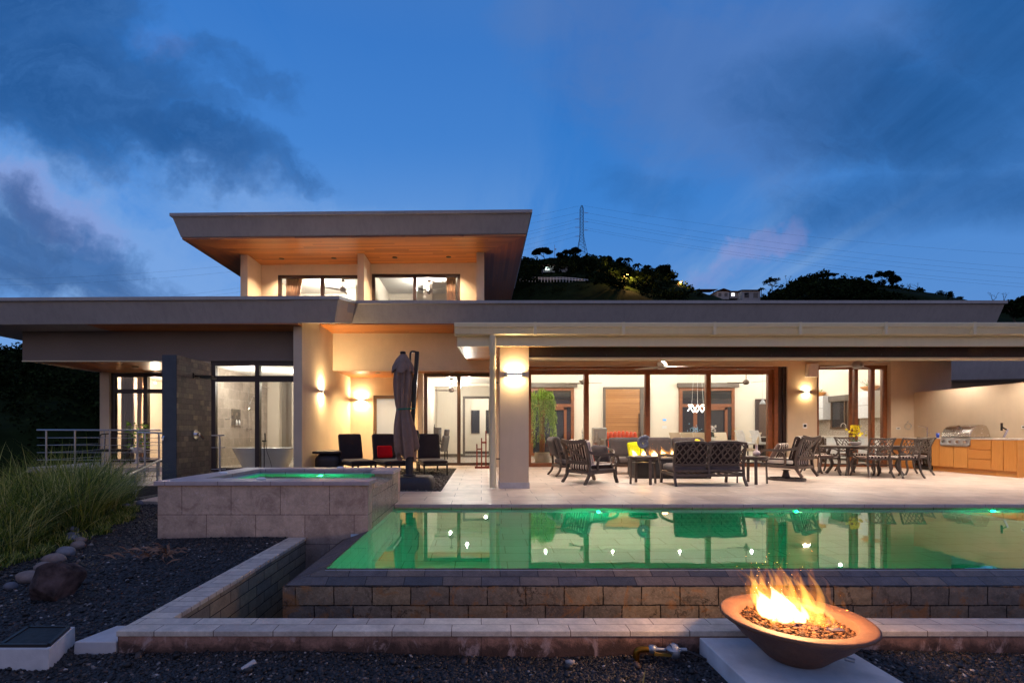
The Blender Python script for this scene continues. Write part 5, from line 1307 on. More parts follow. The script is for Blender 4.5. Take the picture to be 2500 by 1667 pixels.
# wine fridge
t_ = thing('wine_fridge', 'black glass fronted wine fridge under the barbecue counter', 'fridge', (XF, 13.97, 0))
m = MB(); m.box(.03, .60, -.28, .28, .03, .88); m.build('cabinet', 'black_metal', t_)
f = glazed('fridge_door', -.27, .27, .10, .86, 0, [], [], fw=.03, dp=.03, mat='black_metal', parent=t_, panes=False); f.rotation_euler = (0, 0, R(-90)); f.location = (0.03, 0, 0)
m = MB(); m.box(.022, .028, -.25, .25, .12, .84); m.build('pane', 'glass', t_)
m = MB()
for k in range(6): m.box(.04, .5, -.25, .25, .16 + k * .11, .165 + k * .11)
m.build('rack', 'steel', t_)
m = MB()
for k in range(4):
    for j in range(3): m.tube([(.06, -.18 + j * .16, .21 + k * .14), (.14, -.18 + j * .16, .21 + k * .14)], [.012, .034], 10)
m.build('bottles', 'dark_glass', t_)
MB().box(-.004, .03, -.30, -.27, .08, .87).build('door_edge', 'steel', t_)
m = MB()
for j in range(2): m.lathe([(.001, 0), (.008, .003)], 8, c=(0, 0, 0))
m = MB(); m.box(-.002, .001, -.02, .0, .80, .812); m.box(-.002, .001, .03, .05, .79, .802); m.build('display', emit('led_blue', (.25, .4, 1), 5).name, t_)
lamp('POINT', (.10, 0, .78), .8, (.6, .75, 1), .03, parent=t_)
# grill
t_ = thing('gas_grill', 'stainless steel built in gas grill with a curved hood', 'grill', (XF, 12.98, 0))
prof = [(.02, .935), (.0, .97), (.01, 1.05), (.06, 1.14), (.14, 1.215), (.25, 1.26), (.36, 1.268), (.44, 1.24), (.50, 1.13), (.54, .96), (.54, .935)]
m = MB(); m.extrude(prof, 'y', -.39, .39); hood = m.build('hood', 'steel_hood', t_, bevel=.012)
m = MB(); m.tube([(-.035, -.33, 1.02), (-.045, -.30, 1.02), (-.045, .30, 1.02), (-.035, .33, 1.02)], .013, 10)
m.bar((-.035, -.30, 1.02), (.01, -.30, 1.02), .02); m.bar((-.035, .30, 1.02), (.01, .30, 1.02), .02); m.build('handle', 'chrome', hood)
m = MB(); m.tube([(.085, 0, 1.205), (.07, 0, 1.222)], .05, 20); m.build('thermometer', 'chrome', hood)
m = MB(); m.box(-.02, .55, -.40, .40, .922, .936); m.build('lid_rim', 'steel', t_)
m = MB(); m.hexa([(-.03, -.41, .73), (.05, -.41, .73), (.05, .41, .73), (-.03, .41, .73), (-.0, -.41, .92), (.06, -.41, .92), (.06, .41, .92), (-.0, .41, .92)]); m.build('control_panel', 'steel', t_, bevel=.006)
for y in (-.30, -.10, .10, .30):
    m = MB(); m.tube([(-.015, y, .825), (-.055, y, .818)], [.042, .036], 18); m.build('knob', 'chrome', t_)
MB().box(-.035, .0, -.38, .38, .70, .722).build('drip_tray', 'steel', t_)
# tap, cup, corkscrew on the counter
t_ = thing('kitchen_tap', 'angular chrome tap rising from the barbecue counter', 'tap', (12.98, 14.15, .92))
m = MB(); m.tube([(0, 0, 0), (0, 0, .30)], .016, 10); m.tube([(0, 0, .29), (-.17, .10, .345)], .012, 10); m.lathe([(.03, 0), (.03, .02), (.018, .025)], 14); m.build('spout', 'chrome', t_)
MB().tube([(0, 0, .10), (.03, -.09, .15)], .009, 8).build('lever', 'chrome', t_)
t_ = thing('plastic_cup', 'translucent blue cup standing on the barbecue counter', 'cup', (12.90, 13.74, .921))
MB().lathe([(.032, 0), (.042, .13), (.039, .13), (.030, .008), (.001, .008)], 18).build('cup_body', 'blue_glass', t_)
t_ = thing('lever_corkscrew', 'black and chrome lever gadget on a stand right of the grill', 'corkscrew', (12.95, 12.05, .921))
m = MB(); m.tube([(-.06, .05, .004), (0, 0, .03), (.06, -.05, .004)], .006, 6); m.tube([(.06, .05, .004), (0, 0, .03)], .006, 6); m.bar((0, 0, .03), (.06, -.03, .22), .035, .035); m.build('stand', 'chrome', t_)
m = MB(); m.bar((.06, -.03, .20), (-.02, .03, .28), .03, .03); m.tube([(-.02, .03, .19), (-.02, .03, .38)], .024, 10); m.build('lever', 'black_metal', t_)
# wall bits
def plate(name, label, cat, loc, w, h, mat='white_plastic', rz=0, extra=None, group=None):
    t_ = thing(name, label, cat, loc, rz, group)
    MB().box(-w / 2, w / 2, -.012, 0, -h / 2, h / 2).build('cover_plate', mat, t_, bevel=.003)
    if extra: MB().box(-w * extra, w * extra, -.016, -.011, -h * extra * .8, h * extra * .8).build('inset', 'dark_glass' if mat == 'white_plastic' and name == 'thermostat' else 'trim_grey', t_)
    return t_
plate('wall_socket', 'small white socket on the end wall beside the kitchen door', 'socket', (12.86, 15.0, 1.19), .12, .07, extra=.3, group='white sockets on the outside walls')
plate('wall_socket', 'white socket on the beige screen wall right of the grill', 'socket', (13.35, 11.95, 1.32 - .12), .12, .08, rz=R(-90), extra=.3, group='white sockets on the outside walls')
plate('thermostat', 'white thermostat on the wall between the glass wall and kitchen door', 'thermostat', (9.98, 15.0, 1.27), .13, .15, extra=.33)
t_ = thing('cable_coil', 'thin cable coiled on a hook on the end wall', 'cable', (13.12, 14.99, 1.33))
m = MB(); m.tube([(.02 + math.cos(a) * (.12 - .004 * a), -.015 - .002 * a, -.08 + math.sin(a) * (.11 - .003 * a)) for a in [k / 40 * 13 for k in range(41)]], .004, 5); m.build('cable', 'zinc', t_)
MB().tube([(0, 0, .06), (0, -.04, .06), (0, -.05, .09)], .008, 6).build('hook', 'zinc', t_)
# white box speaker
t_ = thing('wall_speaker', 'white box speaker tilted down on the wall above its lamp', 'speaker', (10.10, 14.86, 2.96), 0)
m = MB().at(0, 0, 0, rx=R(8), rz=R(-8)); m.box(-.135, .135, -.11, .11, -.20, .20); m.build('cabinet', 'white_plastic', t_, bevel=.015)
m = MB().at(0, 0, 0, rx=R(8), rz=R(-8)); m.box(-.12, .12, -.115, -.108, -.185, .185); m.build('grille', 'cabinet_white', t_)
m = MB(); m.bar((0, .08, .0), (0, .14, .0), .05, .08); m.build('bracket', 'white_plastic', t_)
# ================================================================ CEILING FANS
def fan(label, loc, rod, span, mat, group, rz, nb=3, kit=True):
    t_ = thing('ceiling_fan', label, 'ceiling fan', loc, rz, group)
    m = MB(); m.tube([(0, 0, .06), (0, 0, rod)], .014, 10); m.lathe([(.001, rod), (.065, rod - .005), (.06, rod - .06), (.02, rod - .08)], 18); m.build('downrod', mat, t_)
    m = MB(); m.lathe([(.001, -.085), (.06, -.08), (.10, -.05), (.105, .02), (.07, .07), (.025, .09), (.001, .09)], 24); m.build('motor', mat, t_)
    for k in range(nb):
        a = k * 2 * math.pi / nb; b = MB(); b.M = Matrix.Rotation(a, 4, 'Z') @ Matrix.Rotation(R(12), 4, 'X')
        b.add([(.09, -.03, -.035), (.20, -.065, -.03), (span / 2, -.045, -.02), (span / 2 + .01, .02, -.02), (.20, .06, -.03), (.09, .03, -.035),
               (.09, -.03, -.027), (.20, -.065, -.022), (span / 2, -.045, -.012), (span / 2 + .01, .02, -.012), (.20, .06, -.022), (.09, .03, -.027)],
              [(5, 4, 3, 2, 1, 0), (6, 7, 8, 9, 10, 11)] + [(i, (i + 1) % 6, 6 + (i + 1) % 6, 6 + i) for i in range(6)])
        b.build('blade', mat, t_)
    return t_
fp = fan('pale three blade fan under the patio ceiling above the loveseat', (3.73, 10.05, 2.455), .32, 1.30, 'fan_white', 'fans on the patio ceiling', R(6))
copy_tree(fp, (7.78, 10.05, 2.465), R(38), 'pale three blade fan under the patio ceiling above the swivel rocker')
fi = fan('dark ceiling fan in the living room near the willow tree', (3.53, 16.8, 2.80), 1.14, 1.32, 'fan_brown', 'fans in the living room', R(8))
copy_tree(fi, (9.15, 16.8, 2.80), R(182), 'dark ceiling fan in the living room to the right of the chandelier')
copy_tree(fi, (4.3, 20.2, 2.66), R(60), 'far small dark ceiling fan seen in front of the left garden window') if False else None
fan('copper brown ceiling fan hanging in the office', (-1.09, 17.8, 2.62), .43, 1.18, 'frame_bronze', None, R(182))
fan('brown ceiling fan in the upper left room, only a blade showing', (-4.9, 17.2, 6.12), .34, 1.2, 'fan_brown', 'fans in the upper rooms', R(-30))
fan('brown ceiling fan in the upper right room, only a blade showing', (-1.85, 17.3, 6.12), .34, 1.2, 'fan_brown', 'fans in the upper rooms', R(-20))
# ================================================================ THINGS INSIDE THE HOUSE
# weeping fig in a basket pot
t_ = thing('weeping_tree', 'tall drooping green potted tree behind the left glass panel', 'potted tree', (2.02, 16.15, .005))
m = MB(); m.lathe([(.17, 0), (.23, .03), (.26, .28), (.24, .40), (.225, .40), (.22, .36), (.001, .35)], 28); m.build('pot', 'basket', t_)
m = MB(); m.lathe([(.001, .39), (.12, .42), (.2, .40), (.24, .37)], 20); m.build('moss', 'dry_leaf', t_)
m = MB(); rs = random.Random(9)
for k in range(5):
    a = k * 1.26; m.tube(chain((.05 * math.cos(a), .05 * math.sin(a), .36), (.07 * math.cos(a + .5), .05 * math.sin(a + .5), .9), (.06 * math.cos(a + 1), .06 * math.sin(a + 1), 1.5), (.16 * math.cos(a + 1.2), .16 * math.sin(a + 1.2), 2.2)), [.03, .03, .028, .027, .026, .025, .024, .023, .022, .02, .018, .015, .012], 8)
m.build('trunk', 'bark_pale', t_)
V_, F_ = [], []
def leaf(p, d_, L, wd, rs):
    side = Vector((rs.gauss(0, 1), rs.gauss(0, 1), rs.gauss(0, .3))); side = (side - d_ * side.dot(d_)).normalized() * wd
    k = len(V_); V_.extend([tuple(p), tuple(p + d_ * L * .45 + side), tuple(p + d_ * L), tuple(p + d_ * L * .45 - side)]); F_.append((k, k + 1, k + 2, k + 3))
for b in range(84):
    a = rs.uniform(0, 6.28); rad = .42 * math.sqrt(rs.uniform(.03, 1)); top = Vector((math.cos(a) * rad * .9, math.sin(a) * rad * .9, 2.62 - rad * .9 * rs.uniform(.5, 1.2)))
    ln = rs.choice((rs.uniform(.35, .9), rs.uniform(.8, 1.8))) if rad > .15 else rs.uniform(.4, 1.0)
    prev = top
    n_ = int(ln / .045)
    for i in range(n_):
        p = top + Vector((math.cos(a) * .14 * (i / n_), math.sin(a) * .14 * (i / n_), -i * .045)) + Vector((rs.gauss(0, .006), rs.gauss(0, .006), 0))
        for s_ in (-1, 1):
            d_ = Vector((math.cos(a + s_ * 1.3) + rs.gauss(0, .25), math.sin(a + s_ * 1.3) + rs.gauss(0, .25), -1.3 + rs.gauss(0, .2))).normalized()
            leaf(p, d_, rs.uniform(.08, .13), .012, rs)
npmesh('foliage', V_, F_, 'willow_leaf', t_)
# orange chair and its tall velvet back, seen over the sofa
t_ = thing('armchair', 'orange velvet armchair with a channelled back behind the patio sofa', 'armchair', (4.95, 16.9, .005), R(178))
m = MB(); m.pad(-.42, .42, -.36, .40, .22, .45, .1); m.build('seat', 'velvet_orange', t_)
for k in range(8):
    MB().pad(-.56 + k * .14, -.425 + k * .14, -.46 - .0, -.30, .30, 1.12 - .012 * abs(k - 3.5), .3, 4).build('back_channel', 'velvet_orange', t_)
for sx in (-1, 1):
    for sy in (-1, 1): MB().tube([(sx * .38, sy * .32, .24), (sx * .40, sy * .34, 0)], .018, 8).build('leg', 'black_metal', t_)
t_ = thing('armchair', 'small orange seat with a round striped cushion left of the patio sofa', 'armchair', (3.55, 15.75 + .2, .005), R(90))
m = MB(); m.pad(-.36, .36, -.34, .34, .10, .44, .1); m.build('seat', 'velvet_orange', t_)
m = MB(); m.pad(-.36, .36, -.42, -.26, .42, .86, .2); m.build('backrest', 'stripe_leg', t_)
# glass side table with wooden top, white bottle vase, tall translucent vase, white orchid
t_ = thing('console_table', 'small wooden topped table with thin metal legs behind the glass wall', 'side table', (3.0, 15.75, .005))
MB().box(-.38, .38, -.22, .22, .62, .655).build('tabletop', 'frame_wood', t_)
for sx in (-1, 1):
    for sy in (-1, 1): MB().tube([(sx * .33, sy * .18, .62), (sx * .33, sy * .18, 0)], .010, 6).build('leg', 'chrome', t_)
t_ = thing('gourd_vase', 'white bottle shaped vase on the small wooden table', 'vase', (2.66, 15.55 + .05, .662))
t_.location = (gx(1459, 15.66), 15.66, .662)
MB().lathe([(.05, 0), (.09, .03), (.105, .08), (.08, .14), (.055, .17), (.06, .21), (.045, .26), (.045, .38), (.05, .40), (.035, .40), (.001, .3)], 24).build('vase_body', 'white_ceramic', t_)
t_ = thing('glass_vase', 'large pale square vase standing behind the white bottle vase', 'vase', (gx(1463, 16.3), 16.3, .005))
m = MB(); m.box(-.24, .24, -.12, .12, 0, 1.22); m.build('vase_body', 'white_ceramic', t_, bevel=.05)
orchid('orchid', 'white orchid showing behind the left end of the glass wall', (gx(1424, 16.0), 16.0, .70), 'petal_white', .42, 16, .09, bowl=False, seed=5)
t_ = thing('plant_stand', 'thin stand carrying the white orchid near the willow tree', 'stand', (gx(1424, 16.0), 16.0, .005))
m = MB(); m.lathe([(.15, .67), (.15, .69), (.001, .69)], 20); m.tube([(0, 0, 0), (0, 0, .68)], .014, 8); m.lathe([(.12, 0), (.12, .015), (.001, .02)], 20); m.build('stand_frame', 'black_metal', t_)
# dining group
t_ = thing('dining_table', 'indoor dining table with a pale top and wooden edge under the chandelier', 'table', (8.45, 18.5, .005))
MB().box(-1.0, 1.0, -.5, .5, .74, .765).build('tabletop', 'stone_counter', t_); MB().box(-.96, .96, -.46, .46, .66, .74).build('apron', 'frame_wood', t_)
for sx in (-1, 1): MB().box(sx * .75 - .1, sx * .75 + .1, -.3, .3, 0, .66).build('leg', 'frame_wood', t_)
def parson(name, label, loc, rz, group, hs=.46, hb=1.06, w=.24, mat='leather_cream', legc='frame_wood'):
    t_ = thing(name, label, 'chair', loc, rz, group)
    MB().pad(-w, w, -.22, .24, hs - .10, hs, .08, 4).build('seat', mat, t_)
    m = MB(); n_ = 7; vs = []
    for i in range(n_):
        t = i / (n_ - 1); z = hs - .06 + (hb - hs + .06) * t; y = -.20 - .14 * t ** 2.2
        vs += [(-w, y - .035, z), (w, y - .035, z), (w, y + .035, z), (-w, y + .035, z)]
    m.add(vs, [(3, 2, 1, 0), tuple(4 * (n_ - 1) + k for k in range(4))] + [(4*i+k, 4*i+(k+1) % 4, 4*i+4+(k+1) % 4, 4*i+4+k) for i in range(n_ - 1) for k in range(4)])
    m.build('backrest', mat, t_, bevel=.012)
    for sx in (-1, 1):
        for sy in (-1, 1): MB().bar((sx * (w - .03), sy * .19, hs - .1), (sx * (w - .03), sy * .2, 0), .035, .035).build('leg', legc, t_)
    return t_
cg = 'cream chairs of the indoor dining table'
pc = parson('parsons_chair', 'cream dining chair indoors, leftmost of the row', (7.35, 17.9, .005), R(-62), cg)
for lb, lc, rz in (('cream dining chair indoors, second from the left of the row', (7.75, 18.0, .005), R(-50)), ('cream dining chair indoors, third from the left of the row', (8.15, 18.1, .005), R(-42)),
                   ('cream dining chair indoors behind the two glass vases, back turned', (8.5, 19.3, .005), R(178)),
                   ('cream dining chair indoors behind the white orchid', (9.55, 19.1, .005), R(182)), ('cream dining chair indoors, rightmost one with a curved back', (10.15, 18.4, .005), R(70))):
    copy_tree(pc, lc, rz, lb)
sg = 'white bar stools in the living room'
ps = parson('bar_stool', 'white upholstered bar stool, left one of the pair', (9.98, 18.3, .005), R(-80), sg, .70, 1.14, .20, 'cabinet_white', 'frame_dark')
copy_tree(ps, (10.55, 18.3, .005), R(-80), 'white upholstered bar stool, right one next to the kitchen island')
t_ = thing('kitchen_island', 'dark island with a white top beside the bar stools', 'counter', (11.6, 18.3, .005))
MB().box(-.75, .75, -.9, .9, 0, .86).build('base', 'frame_dark', t_); MB().box(-.95, .80, -1.0, 1.0, .86, .90).build('worktop', 'cabinet_white', t_)
for i, (x, lb) in enumerate(((8.02, 'glass hurricane vase on the indoor table, left one'), (8.32, 'glass hurricane vase on the indoor table, right one'))):
    t_ = thing('hurricane_vase', lb, 'vase', (x, 18.25, .766), group='glass vases on the indoor table')
    MB().lathe([(.05, 0), (.08, .04), (.09, .14), (.07, .26), (.062, .27), (.066, .26), (.085, .14), (.075, .04), (.001, .01)], 20).build('vase_body', pm('amber_glass', lin(190, 170, 130), .1, var=.1).name if i == 0 else 'amber_glass', t_)
orchid('orchid', 'white orchid on the indoor dining table beside the mullion', (gx(1741, 18.2), 18.2, .766), 'petal_white', .50, 34, .11, bowl=False, seed=8)
t_ = thing('flower_spray', 'pale blue flower spray in a dark vase behind the glass vases', 'flowers', (gx(1698, 18.9), 18.9, .766))
MB().lathe([(.03, 0), (.05, .1), (.03, .25), (.001, .25)], 12).build('vase_body', 'dark_glass', t_)
m = MB(); rs = random.Random(2)
for k in range(60):
    c = Vector((rs.gauss(0, .09), rs.gauss(0, .06), .38 + rs.gauss(0, .08))); m.add([c, c + Vector((.03, 0, .01)), c + Vector((.02, 0, .04)), c + Vector((-.01, 0, .03))], [(0, 1, 2, 3)])
m.build('blossom', pm('petal_blue', lin(120, 170, 200), .7).name, t_)
# chandelier of light bars
t_ = thing('chandelier', 'glowing chandelier of crossed light bars over the indoor table', 'chandelier', (gx(1703, 18.5), 18.5, 1.97))
m = MB(); hw = .36
zig = [(-hw, .16), (-hw * .45, -.16), (.0, .16), (hw * .45, -.16), (hw, .16)]
zag = [(-hw, -.16 + .06), (-hw * .55, .17), (-.02, -.16), (hw * .5, .17), (hw, -.12)]
for P in (zig, zag):
    for a, b in zip(P, P[1:]): m.bar((a[0], -.02 if P is zig else .03, a[1] * .9), (b[0], -.02 if P is zig else .03, b[1] * .9), .022, .03, up=(0, 1, 0))
m.bar((-hw, 0, .145), (hw * -.5, 0, .145), .02); m.bar((hw * .5, 0, .145), (hw, 0, .145), .02)
m.build('light_bar', emit('bar_glow', (1, .93, .86), 5).name, t_)
m = MB()
for x in (-.22, 0, .22): m.tube([(x, 0, .15), (x * .5, 0, 1.97)], .005, 5)
m.build('wire', 'white_plastic', t_)
lamp('POINT', (0, -.05, 0), 18, SOFT, .15, parent=t_)
# pendant
t_ = thing('pendant_lamp', 'small grey cone pendant lamp near the dark door', 'pendant lamp', (gx(1862, 18.5), 18.5, 2.14))
m = MB(); m.lathe([(.115, 0), (.10, .05), (.05, .13), (.02, .20), (.001, .21)], 20); m.tube([(0, 0, .2), (0, 0, 1.8)], .006, 6); m.build('lamp_shade', 'zinc', t_)
MB().lathe([(.001, .005), (.11, .005)], 20).build('diffuser', 'lamp_white', t_)
# small wall devices in the living room
plate('door_screen', 'small blue lit control screen on the far living room wall', 'screen', (gx(1623, 21.45), 21.5, 1.62), .16, .10)
MB().box(-.07, .07, -.018, -.012, -.035, .035).build('screen_face', emit('screen_blue', (.1, .35, .9), 2).name, bpy.data.objects['door_screen'])
plate('light_switch', 'white light switch plate below the control screen', 'switch', (gx(1623, 21.45), 21.5, 1.30), .20, .13)
# planted bowls over the kitchen cupboards
def bowl(label, loc, rad=.26, cactus=False):
    t_ = thing('plant_bowl', label, 'plant bowl', loc, group='plant bowls on the kitchen cupboards')
    MB().lathe([(.06, 0), (.17, .03), (rad, .15), (rad, .17), (rad - .03, .17), (.001, .12)], 24).build('bowl', 'teak_v', t_)
    m = MB(); rs = random.Random(int(loc[1] * 10))
    for k in range(26):
        a = rs.uniform(0, 6.28); d_ = Vector((math.cos(a) * .7, math.sin(a) * .7, 1)).normalized(); c = Vector((rs.uniform(-.1, .12), rs.uniform(-.1, .1), .14)); sd = d_.orthogonal().normalized() * .03
        m.add([c, c + d_ * .11 + sd, c + d_ * .22, c + d_ * .11 - sd], [(0, 1, 2, 3)])
    m.build('leaves', 'leaf_house', t_)
    m = MB()
    for k in range(7): m.tube([(0, rs.uniform(.0, .2), .15), (rs.uniform(-.1, .1), rs.uniform(.05, .45), rs.uniform(.35, .50))], .004, 5)
    m.build('twigs', 'bark', t_)
    return t_
bowl('wooden bowl of green plants on the left kitchen cupboard', (14.15, 20.4, 2.562)); bowl('wooden bowl of green plants on the right kitchen cupboard', (14.15, 17.7, 2.562), .3)
t_ = thing('kitchen_tap', 'tall arched chrome tap behind the kitchen sliding door', 'tap', (13.95, 18.6, .93))
m = MB(); m.tube(chain((0, 0, 0), (0, 0, .34), (0, .03, .44), (-.0, .14, .49), (-.0, .24, .44), (0, .26, .34)), .016, 10); m.lathe([(.035, 0), (.03, .03), (.018, .035)], 14); m.build('spout', 'chrome', t_)
# office
t_ = thing('desk', 'dark desk at the left edge of the office glass', 'desk', (-2.0 + .42, 18.2, .005)); t_.location = (-1.55, 18.8, .005)
MB().box(-.33, .25, -.8, .5, .70, .74).build('desktop', 'frame_dark', t_)
for sx in (-.28, .2):
    for sy in (-.75, .45): MB().box(sx - .02, sx + .02, sy - .02, sy + .02, 0, .7).build('leg', 'black_metal', t_)
t_ = thing('computer_tower', 'grey box with a small black figure on the office desk', 'computer', (-1.75, 18.15, .745)); MB().box(-.02, .26, -.12, .12, 0, .50).build('case', 'trim_grey', t_); MB().lathe([(.03, .5), (.03, .52), (.01, .54), (.012, .60), (.001, .64)], 10, c=(.0, 0, 0)).build('figure', 'black_metal', t_)
def gchair(label, loc, rz):
    t_ = thing('gaming_chair', label, 'office chair', loc, rz, 'office chairs at the desk')
    MB().pad(-.26, .26, -.25, .25, .42, .52, .1).build('seat', 'cushion_grey', t_)
    m = MB(); m.M = Matrix.Rotation(R(10), 4, 'X'); m.pad(-.25, .25, -.32, -.20, .44, 1.02, .1); m.pad(-.17, .17, -.31, -.21, 1.0, 1.24, .1); m.build('backrest', pm('chair_fabric', lin(120, 116, 118), .8, var=.2, vs=12).name if 'chair_fabric' not in MATS else 'chair_fabric', t_)
    m = MB()
    for s_ in (-1, 1): m.path([(s_ * .30, -.15, .45), (s_ * .32, -.1, .66), (s_ * .32, .18, .68)], .05, .03, up=(1, 0, 0))
    m.build('armrests', 'black_metal', t_)
    m = MB(); m.tube([(0, 0, .42), (0, 0, .12)], .03, 10)
    for k in range(5):
        a = k * 1.2566; m.bar((0, 0, .12), (math.cos(a) * .3, math.sin(a) * .3, .06), .04, .03); m.lathe([(.001, -.03), (.03, -.02), (.03, .02), (.001, .03)], 10, c=(math.cos(a) * .3, math.sin(a) * .3, .03))
    m.build('wheel_base', 'black_metal', t_); return t_
g1 = gchair('grey and black gaming chair in the office, nearer the middle', (gx(1062, 17.3), 17.3, .005), R(72))
copy_tree(g1, (gx(1046, 18.3), 18.0, .005), R(96), 'grey gaming chair in the office, at the left edge of the glass')
# bathroom
t_ = thing('bathtub', 'white freestanding bathtub with slanting sides behind the bathroom glass', 'bathtub', (gx(645, 13.95), 14.05, .05))
vs = []
for z, lx, ly in ((0, .60, .30), (.56, .875, .40), (.575, .875, .40), (.575, .84, .37), (.12, .60, .26)):
    for k in range(28):
        a = k / 28 * 6.2832; vs.append((math.copysign(abs(math.cos(a)) ** .45, math.cos(a)) * lx, math.copysign(abs(math.sin(a)) ** .45, math.sin(a)) * ly, z))
m = MB(); m.add(vs, [(i * 28 + k, i * 28 + (k + 1) % 28, (i + 1) * 28 + (k + 1) % 28, (i + 1) * 28 + k) for i in range(4) for k in range(28)] + [tuple(4 * 28 + k for k in range(28))], True); m.build('tub_shell', 'white_ceramic', t_)
t_ = thing('tub_filler', 'slim dark floor tap standing in front of the bathtub', 'tap', (gx(643, 13.45), 13.5, .05))
m = MB(); m.tube([(0, 0, 0), (0, 0, .78)], .014, 8); m.box(-.05, .06, -.02, .02, .76, .80); m.tube([(.03, 0, .78), (.03, -.02, 1.0)], .02, 8); m.tube(chain((.04, 0, .76), (.08, -.01, .5), (.16, 0, .25), (.20, .02, .05)), .007, 6); m.build('tap_body', 'black_metal', t_)
t_ = thing('shower_set', 'chrome rain shower riser on the tiled bathroom wall', 'shower', (-7.78, 16.15, 0), R(90))
m = MB(); m.tube([(0, -.06, 1.2), (0, -.06, 2.55), (.10, -.08, 2.58), (.55, -.35, 2.62)], .012, 8); m.lathe([(.001, .01), (.13, .008), (.13, -.01), (.001, -.01)], 20, c=(.56, -.36, 2.60)); m.build('riser', 'chrome', t_)
m = MB(); m.tube([(0, -.08, 2.0), (.14, -.12, 2.25)], .016, 8); m.lathe([(.001, 0), (.05, 0), (.05, .02)], 14, c=(.16, -.13, 2.26)); m.tube(chain((0, -.08, 2.0), (.10, -.12, 1.4), (.02, -.1, .75), (0, -.07, 1.15)), .007, 6); m.build('hand_shower', 'chrome', t_)
MB().box(-.13, .13, -.09, -.03, 1.15, 1.21).build('mixer', 'chrome', t_)
m = MB(); m.box(-7.782, -7.772, 15.15, 15.70, 1.30, 1.80); m.build('niche', 'shower_stone', house)
for i, (dx, lb) in enumerate(((-.04, 'white bottle in the shower niche'), (.03, 'pale bottle in the shower niche'))):
    MBo = MB().lathe([(.03, 0), (.03, .12), (.012, .14), (.012, .17), (.001, .17)], 12).build('shampoo_bottle', 'white_plastic'); MBo.location = (-7.71, 15.42 + dx * 2.4, 1.30); tag(MBo, lb, 'bottle', 'bottles in the shower niche')
MB().box(-7.782, -7.66, 15.14, 15.71, 1.285, 1.30).build('niche_shelf', 'bath_tiles', house)
t_ = thing('towel_hook', 'small chrome hook on the tiled wall left of the niche', 'hook', (-7.78, 14.85, 1.48), R(90)); MB().tube(chain((-.10, 0, 0), (-.04, -.07, -.02), (.06, -.07, .0), (.10, -.02, .06)), .009, 6).build('hook', 'chrome', t_)
# ---- curtains
def curtain(label, x0, x1, y, z0, z1, mat='curtain', group='curtains', folds=5, gather=None):
    n_ = folds * 10; vs = []; rows = 9
    for j in range(rows):
        t = j / (rows - 1)
        for i in range(n_ + 1):
            u_ = i / n_; xx = x0 + (x1 - x0) * u_
            if gather: 
                k = 1 - gather * math.sin(math.pi * min(1, max(0, (1 - t) * 1.0))) ** 2 * .6
                xx = x0 + (xx - x0) * k
            vs.append((xx, y + .05 * math.sin(u_ * folds * 6.2832) + .015 * math.sin(u_ * folds * 15), z0 + (z1 - z0) * t))
    W_ = n_ + 1
    o = MB().add(vs, [(j * W_ + i, j * W_ + i + 1, (j + 1) * W_ + i + 1, (j + 1) * W_ + i) for j in range(rows - 1) for i in range(n_)], True).build('curtain', mat)
    md = o.modifiers.new('thickness', 'SOLIDIFY'); md.thickness = .006
    return tag(o, label, 'curtain', group)
bc = 'bedroom curtains behind the terrace glass'
curtain('grey sheer curtain at the left edge of the bedroom glass', -11.66, -11.24, 15.75, .15, 2.85, 'curtain_dim', bc, 6)
curtain('warm cream curtain pulled aside in the middle of the bedroom glass', -11.16, -10.96, 15.78, .15, 2.85, 'curtain', bc, 3, .5)
curtain('warm cream curtain beside the mullion of the bedroom glass', -10.92, -10.78, 15.78, .15, 2.85, 'curtain', bc, 3)
curtain('cream curtain at the right side of the bedroom glass beside the shower wall', -10.36, -10.18, 15.80, .15, 2.85, 'curtain', bc, 3)
uc = 'curtains of the upper windows'
curtain('striped cream curtain at the left side of the upper left window', -6.5, -5.95, 16.2, 4.6, 6.3, 'curtain', uc, 6, .3)
curtain('cream curtain at the right side of the upper right window', -1.15, -.85, 16.2, 4.6, 6.3, 'curtain', uc, 4)
# ================================================================ LEFT TERRACE, SHOWER WALL, GARDEN
struct(MB().box(-12.3, -8.02, 13.15, 15.5, -.02, .12).box(-10.4, -8.02, 11.9, 13.15, -.2, .0).build('terrace', 'patio_tiles'))
tw = MB().box(-10.38, -8.04, 11.95, 12.1, -2.2, -.2).build('retaining_wall', 'plaster_ext'); tag(tw, 'plain pale wall under the left terrace behind the stair rail', 'wall')
tw2 = MB().box(-12.15, -10.4, 13.2, 13.4, -3, -.02).build('retaining_wall', 'plaster_ext'); tag(tw2, 'pale base wall carrying the corner of the left terrace above the grass', 'wall')
def railing(label, posts, rails, top, extra=None):
    t_ = thing('railing', label, 'railing', (0, 0, 0), 0, 'stainless steel railings of the terrace')
    for p in posts: MB().tube([p[0], p[1]], .021, 10).build('post', 'steel', t_)
    for a, b in rails: MB().tube([a, b], .008, 6).build('rail', 'steel', t_)
    for a, b in top: MB().tube([a, b], .024, 10).build('handrail', 'steel', t_)
    return t_
zf = .12; zt_ = 1.13; Yr = 13.25; XL = gx(113, Yr)
posts = [((gx(p, Yr), Yr, zf), (gx(p, Yr), Yr, zt_)) for p in (113, 183, 268)] + [((XL, 15.3, zf), (XL, 15.3, zt_))]
hs = [zf + .20 * k for k in (1, 2, 3, 4)]
xr = gx(392, Yr)
railing('long steel terrace railing with thin horizontal rods above the grass', posts, [((XL - .25, Yr, h), (xr, Yr, h)) for h in hs] + [((XL, Yr, h), (XL, 15.3, h)) for h in hs], [((XL - .25, Yr, zt_), (xr, Yr, zt_)), ((XL, Yr, zt_), (XL, 15.3, zt_))])
Y2 = 11.9
